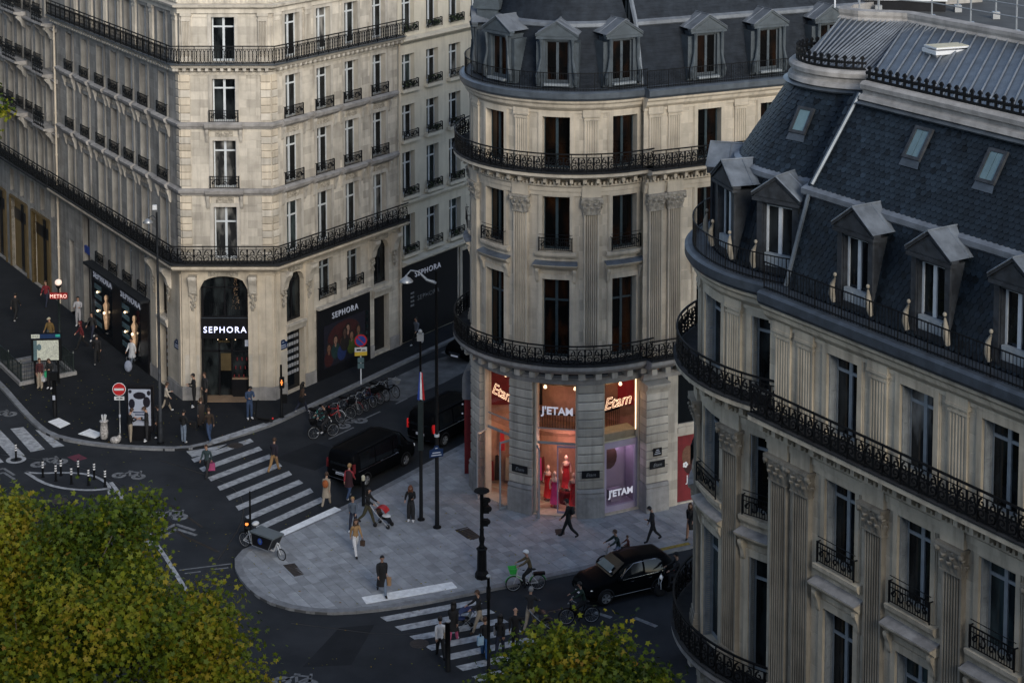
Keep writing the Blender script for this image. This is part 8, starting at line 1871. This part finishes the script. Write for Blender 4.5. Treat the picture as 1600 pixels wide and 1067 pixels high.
# SEPHORA side
e, hs, bk = person((-14.53, 101.49, W), 300, 'man in denim jacket checking his phone left of the pedestrian signal', DENIM, DENIM, WHITE, hair='hair_black', pose='stand', arms=PH_, head_t=.35, h=1.8)
e, hs, bk = person((-11.74, 102.46, W), 40, 'person in brown jacket with black shoulder bag by the striped shop window', BROWN, NAVY, WHITE, hair='hair_black', style='long', sex=1, h=1.68, ph=-1); handbag(hs['r'] + Vector((0, 0, .25)), 'black shoulder bag beside the brown jacket', BLK, .32, .28)
person((-17.9, 104.0 - .7, W), 200, 'person in black standing at the left side of the shop entrance', BLK, BLK, WHITE, hair='hair_black', pose='stand', h=1.82, arms=FOLD); person((-17.35, 103.75, W), 230, 'second person in black just behind at the shop entrance', CHAR, BLK, BLK, hair='hair_brown', pose='stand', h=1.74)
e, hs, bk = person((-19.34, 102.5, W), 20, 'person in cream sweater and black skirt by the shop corner', CREAM, (.30, .25, .19), WHITE, hair='hair_brown', sex=1, skirt=BLK, h=1.66, arms=((.3, .15, 1.4), (.2, .1, .4)))
person((-19.7, 100.1, W), 190, 'person in blue jacket half hidden behind the tall lamp post', (.10, .17, .28), NAVY, WHITE, hair='hair_brown', h=1.68)
e, hs, bk = person((-17.58, 98.0, W), 60, 'person in black jacket and pale jeans waiting at the kerb', BLK, LDEN, WHITE, hair='hair_black', pose='stand', h=1.72, arms=((.05, .35, .9), (.05, .3, .9))); handbag(hs['r'] + Vector((.12, 0, .25)), 'large black bag of the person in pale jeans', BLK, .42, .34)
person((-20.44, 98.05, W), 30, 'man in black jacket and beige trousers beside the advertising panel', BLK, BEIGE, BLK, hair='hair_brown', pose='stand', h=1.76, arms=FOLD, head_t=.15); person((-19.6, 98.25, W), 200, 'person in black with white sneakers in front of the poster', BLK, CHAR, WHITE, hair='hair_brown', pose='stand', h=1.8, head_t=.2, arms=PH_); person((-19.05, 98.7, W), 170, 'person in black leaning close by the poster edge', CHAR, BLK, WHITE, hair='hair_black', pose='stand', h=1.72)
person((-16.25, 98.3, W), 120, 'person in brown jacket and blue jeans walking off the main zebra crossing', (.035, .022, .014), DENIM, LDEN, hair='hair_brown', h=1.74, ph=-1); person((-16.95, 99.9, W), 110, 'person in long dark coat behind the one in brown jacket', CHAR, BLK, BLK, hair='hair_brown', coat=(.03, .022, .018), coat_z=.35, sex=1, h=1.7)
e, hs, bk = person((-22.76, 110.1, W), 245, 'person in white patterned coat walking past the lit shop window', WHITE, GREYB, BLK, hair='hair_black', coat=(.42, .43, .45), coat_z=.6, sex=1, h=1.7); q = empty('suitcase', (-22.75, 108.9, W), 0, 'pale blue rolling suitcase by the white coat', 'suitcase'); b = MB(); b.ball((0, 0, .42), .24, .15, .36, 10, 8); b.part('shell', cloth((.25, .28, .36)), q, True); b = MB(); b.tube([(-.1, 0, .7), (-.1, 0, 1.0), (.1, 0, 1.0), (.1, 0, .7)], .012, 5); b.part('pull_handle', 'grey_metal', q)
person((-24.92, 110.37, W), 100, 'person in black with white soles walking away along the shop street', BLK, BLK, WHITE, hair='hair_black', h=1.78, ph=-1); person((-27.7, 117.6, W), 270, 'person in pale hooded top near the pilaster of the shop street', (.34, .34, .36), (.3, .3, .32), WHITE, hair='hair_black', h=1.82, pose='stand', arms=FOLD); person((-26.2, 114.9, W), 250, 'person in dark jacket behind the pale hooded one', CHAR, NAVY, WHITE, hair='hair_black', h=1.72)
person((-32.0, 118.64, W), 80, 'dark silhouetted person far up the pavement at the left edge', BLK, BLK, WHITE, hair='hair_black', h=1.78); person((-30.7, 121.5, W), 260, 'person in red top far up the pavement', (.14, .012, .018), NAVY, BLK, hair='hair_brown', h=1.74); person((-28.6, 113.9, W), 250, 'person in mustard coat and pale cap behind the metro stair', (.16, .10, .03), LDEN, WHITE, hair=(.55, .5, .35), style='cap', coat=(.13, .085, .03), coat_z=.6, h=1.72); person((-26.5, 113.2, W), 200, 'person in dark red hood behind the metro post', (.10, .012, .016), BLK, BLK, hair=(.09, .01, .014), style='hood', h=1.7)
e, hs, bk = person((-27.35, 106.35, W), 270, 'person in wide beige trousers standing under the metro map', (.05, .012, .014), BEIGE, BEIGE, hair='hair_brown', pose='stand', wide=True, sex=1, h=1.68); handbag(hs['l'], 'white shopping bag held under the metro map', WHITE, .26, .3)
e, hs, bk = person((-26.75, 106.25, W), 260, 'person in black with green striped trousers under the metro map', BLK, BLK, WHITE, hair='hair_brown', pose='stand', sex=1, h=1.72, arms=PH_, head_t=.25); handbag(hs['r'], 'bright green bag hanging beside the black trousers', (.02, .28, .12), .12, .3)
person((-7.0, 114.4, W), 250, 'person in light blue jacket and white hat outside the second shop front', (.16, .24, .30), BLK, BLK, hair=(.6, .6, .58), style='hat', h=1.76, wide=True); person((-5.9, 113.9, W), 230, 'person in black with grey sleeves walking beside the one in a white hat', (.12, .13, .15), BLK, WHITE, hair='hair_black', h=1.74, ph=-1)
# lower crossing
e, hs, bk = person((-2.96, 74.9, 0), 100, 'person in white sleeves and beige scarf on the lower zebra crossing', WHITE, BLK, BLK, hair='hair_black', style='bun', sex=1, h=1.72); handbag(hs['r'] + Vector((0, 0, .2)), 'beige shoulder bag of the person in white sleeves', BEIGE, .3, .3)
person((-2.47, 76.2, 0), 80, 'person in long black coat with pink trousers on the lower crossing', BLK, PINKC, WHITE, hair='hair_black', style='long', sex=1, coat=BLK, coat_z=.62, h=1.76, ph=-1)
person((-1.4, 77.2, 0), 200, 'man in black jacket and beige trousers pushing the dark blue pushchair', BLK, BEIGE, BROWN, hair='hair_brown', arms=PUSH, h=1.8)
e, hs, bk = person((-1.12, 74.95, 0), 90, 'person with white and blue scarf and bright jeans behind the slim pole', BLK, (.03, .09, .22), NAVY, hair='hair_brown', sex=1, h=1.68, wide=True); handbag(hs['l'] + Vector((0, 0, .3)), 'pale blue bag beside the bright jeans', (.35, .5, .62), .26, .36)
e, hs, bk = person((-.5, 75.1, 0), 80, 'person with long dark hair, black jacket and jeans beside the slim pole', BLK, NAVY, BLK, hair='hair_black', style='long', sex=1, h=1.72, ph=-1); handbag(hs['l'] + Vector((0, 0, .28)), 'patterned pale bag on the arm of the long haired person', (.25, .24, .24), .26, .34)
person((.14, 75.5, 0), 85, 'bald man in black seen from behind on the lower crossing', BLK, BLK, BLK, style='bald', h=1.82, pose='walk'); person((.78, 77.4, 0), 70, 'grey haired man in dark jacket at the far edge of the crowd', CHAR, BEIGE, BLK, hair='hair_grey', h=1.8, ph=-1, arms=PUSH)
# riders
def rider(i, label, top, bot, hair, style, **kw):
    (x, y), dg = RIDE[i]; a = R(dg); person((x - .22 * math.cos(a), y - .22 * math.sin(a), .10), dg, label, top, bot, BLK if i != 1 else WHITE, hair=hair, style=style, pose='ride', h=1.7, **kw)
rider(0, 'cyclist in khaki jacket and white helmet riding the green basket bicycle', (.10, .075, .04), BLK, 'white', 'helmet', sex=1)
rider(1, 'cyclist in black riding the crate bicycle', BLK, CHAR, 'hair_black', 'short'); rider(2, 'cyclist in dark green jacket behind the hatchback', (.02, .035, .03), LDEN, 'hair_brown', 'short'); rider(3, 'cyclist in dark green riding in front of the hatchback', (.012, .03, .02), BLK, 'hair_black', 'short')
person((5.35, 83.5, .42), 200, 'small child in reddish coat on the child seat behind the cyclist', (.12, .04, .03), BROWN, BLK, hair='hair_brown', pose='sit', h=1.02)
person((7.4, 80.66, .06), 190, 'rider in black on the motor scooter beside the near building', BLK, BLK, BLK, hair=BLK, style='helmet', pose='sit', h=1.82)
finish_people()
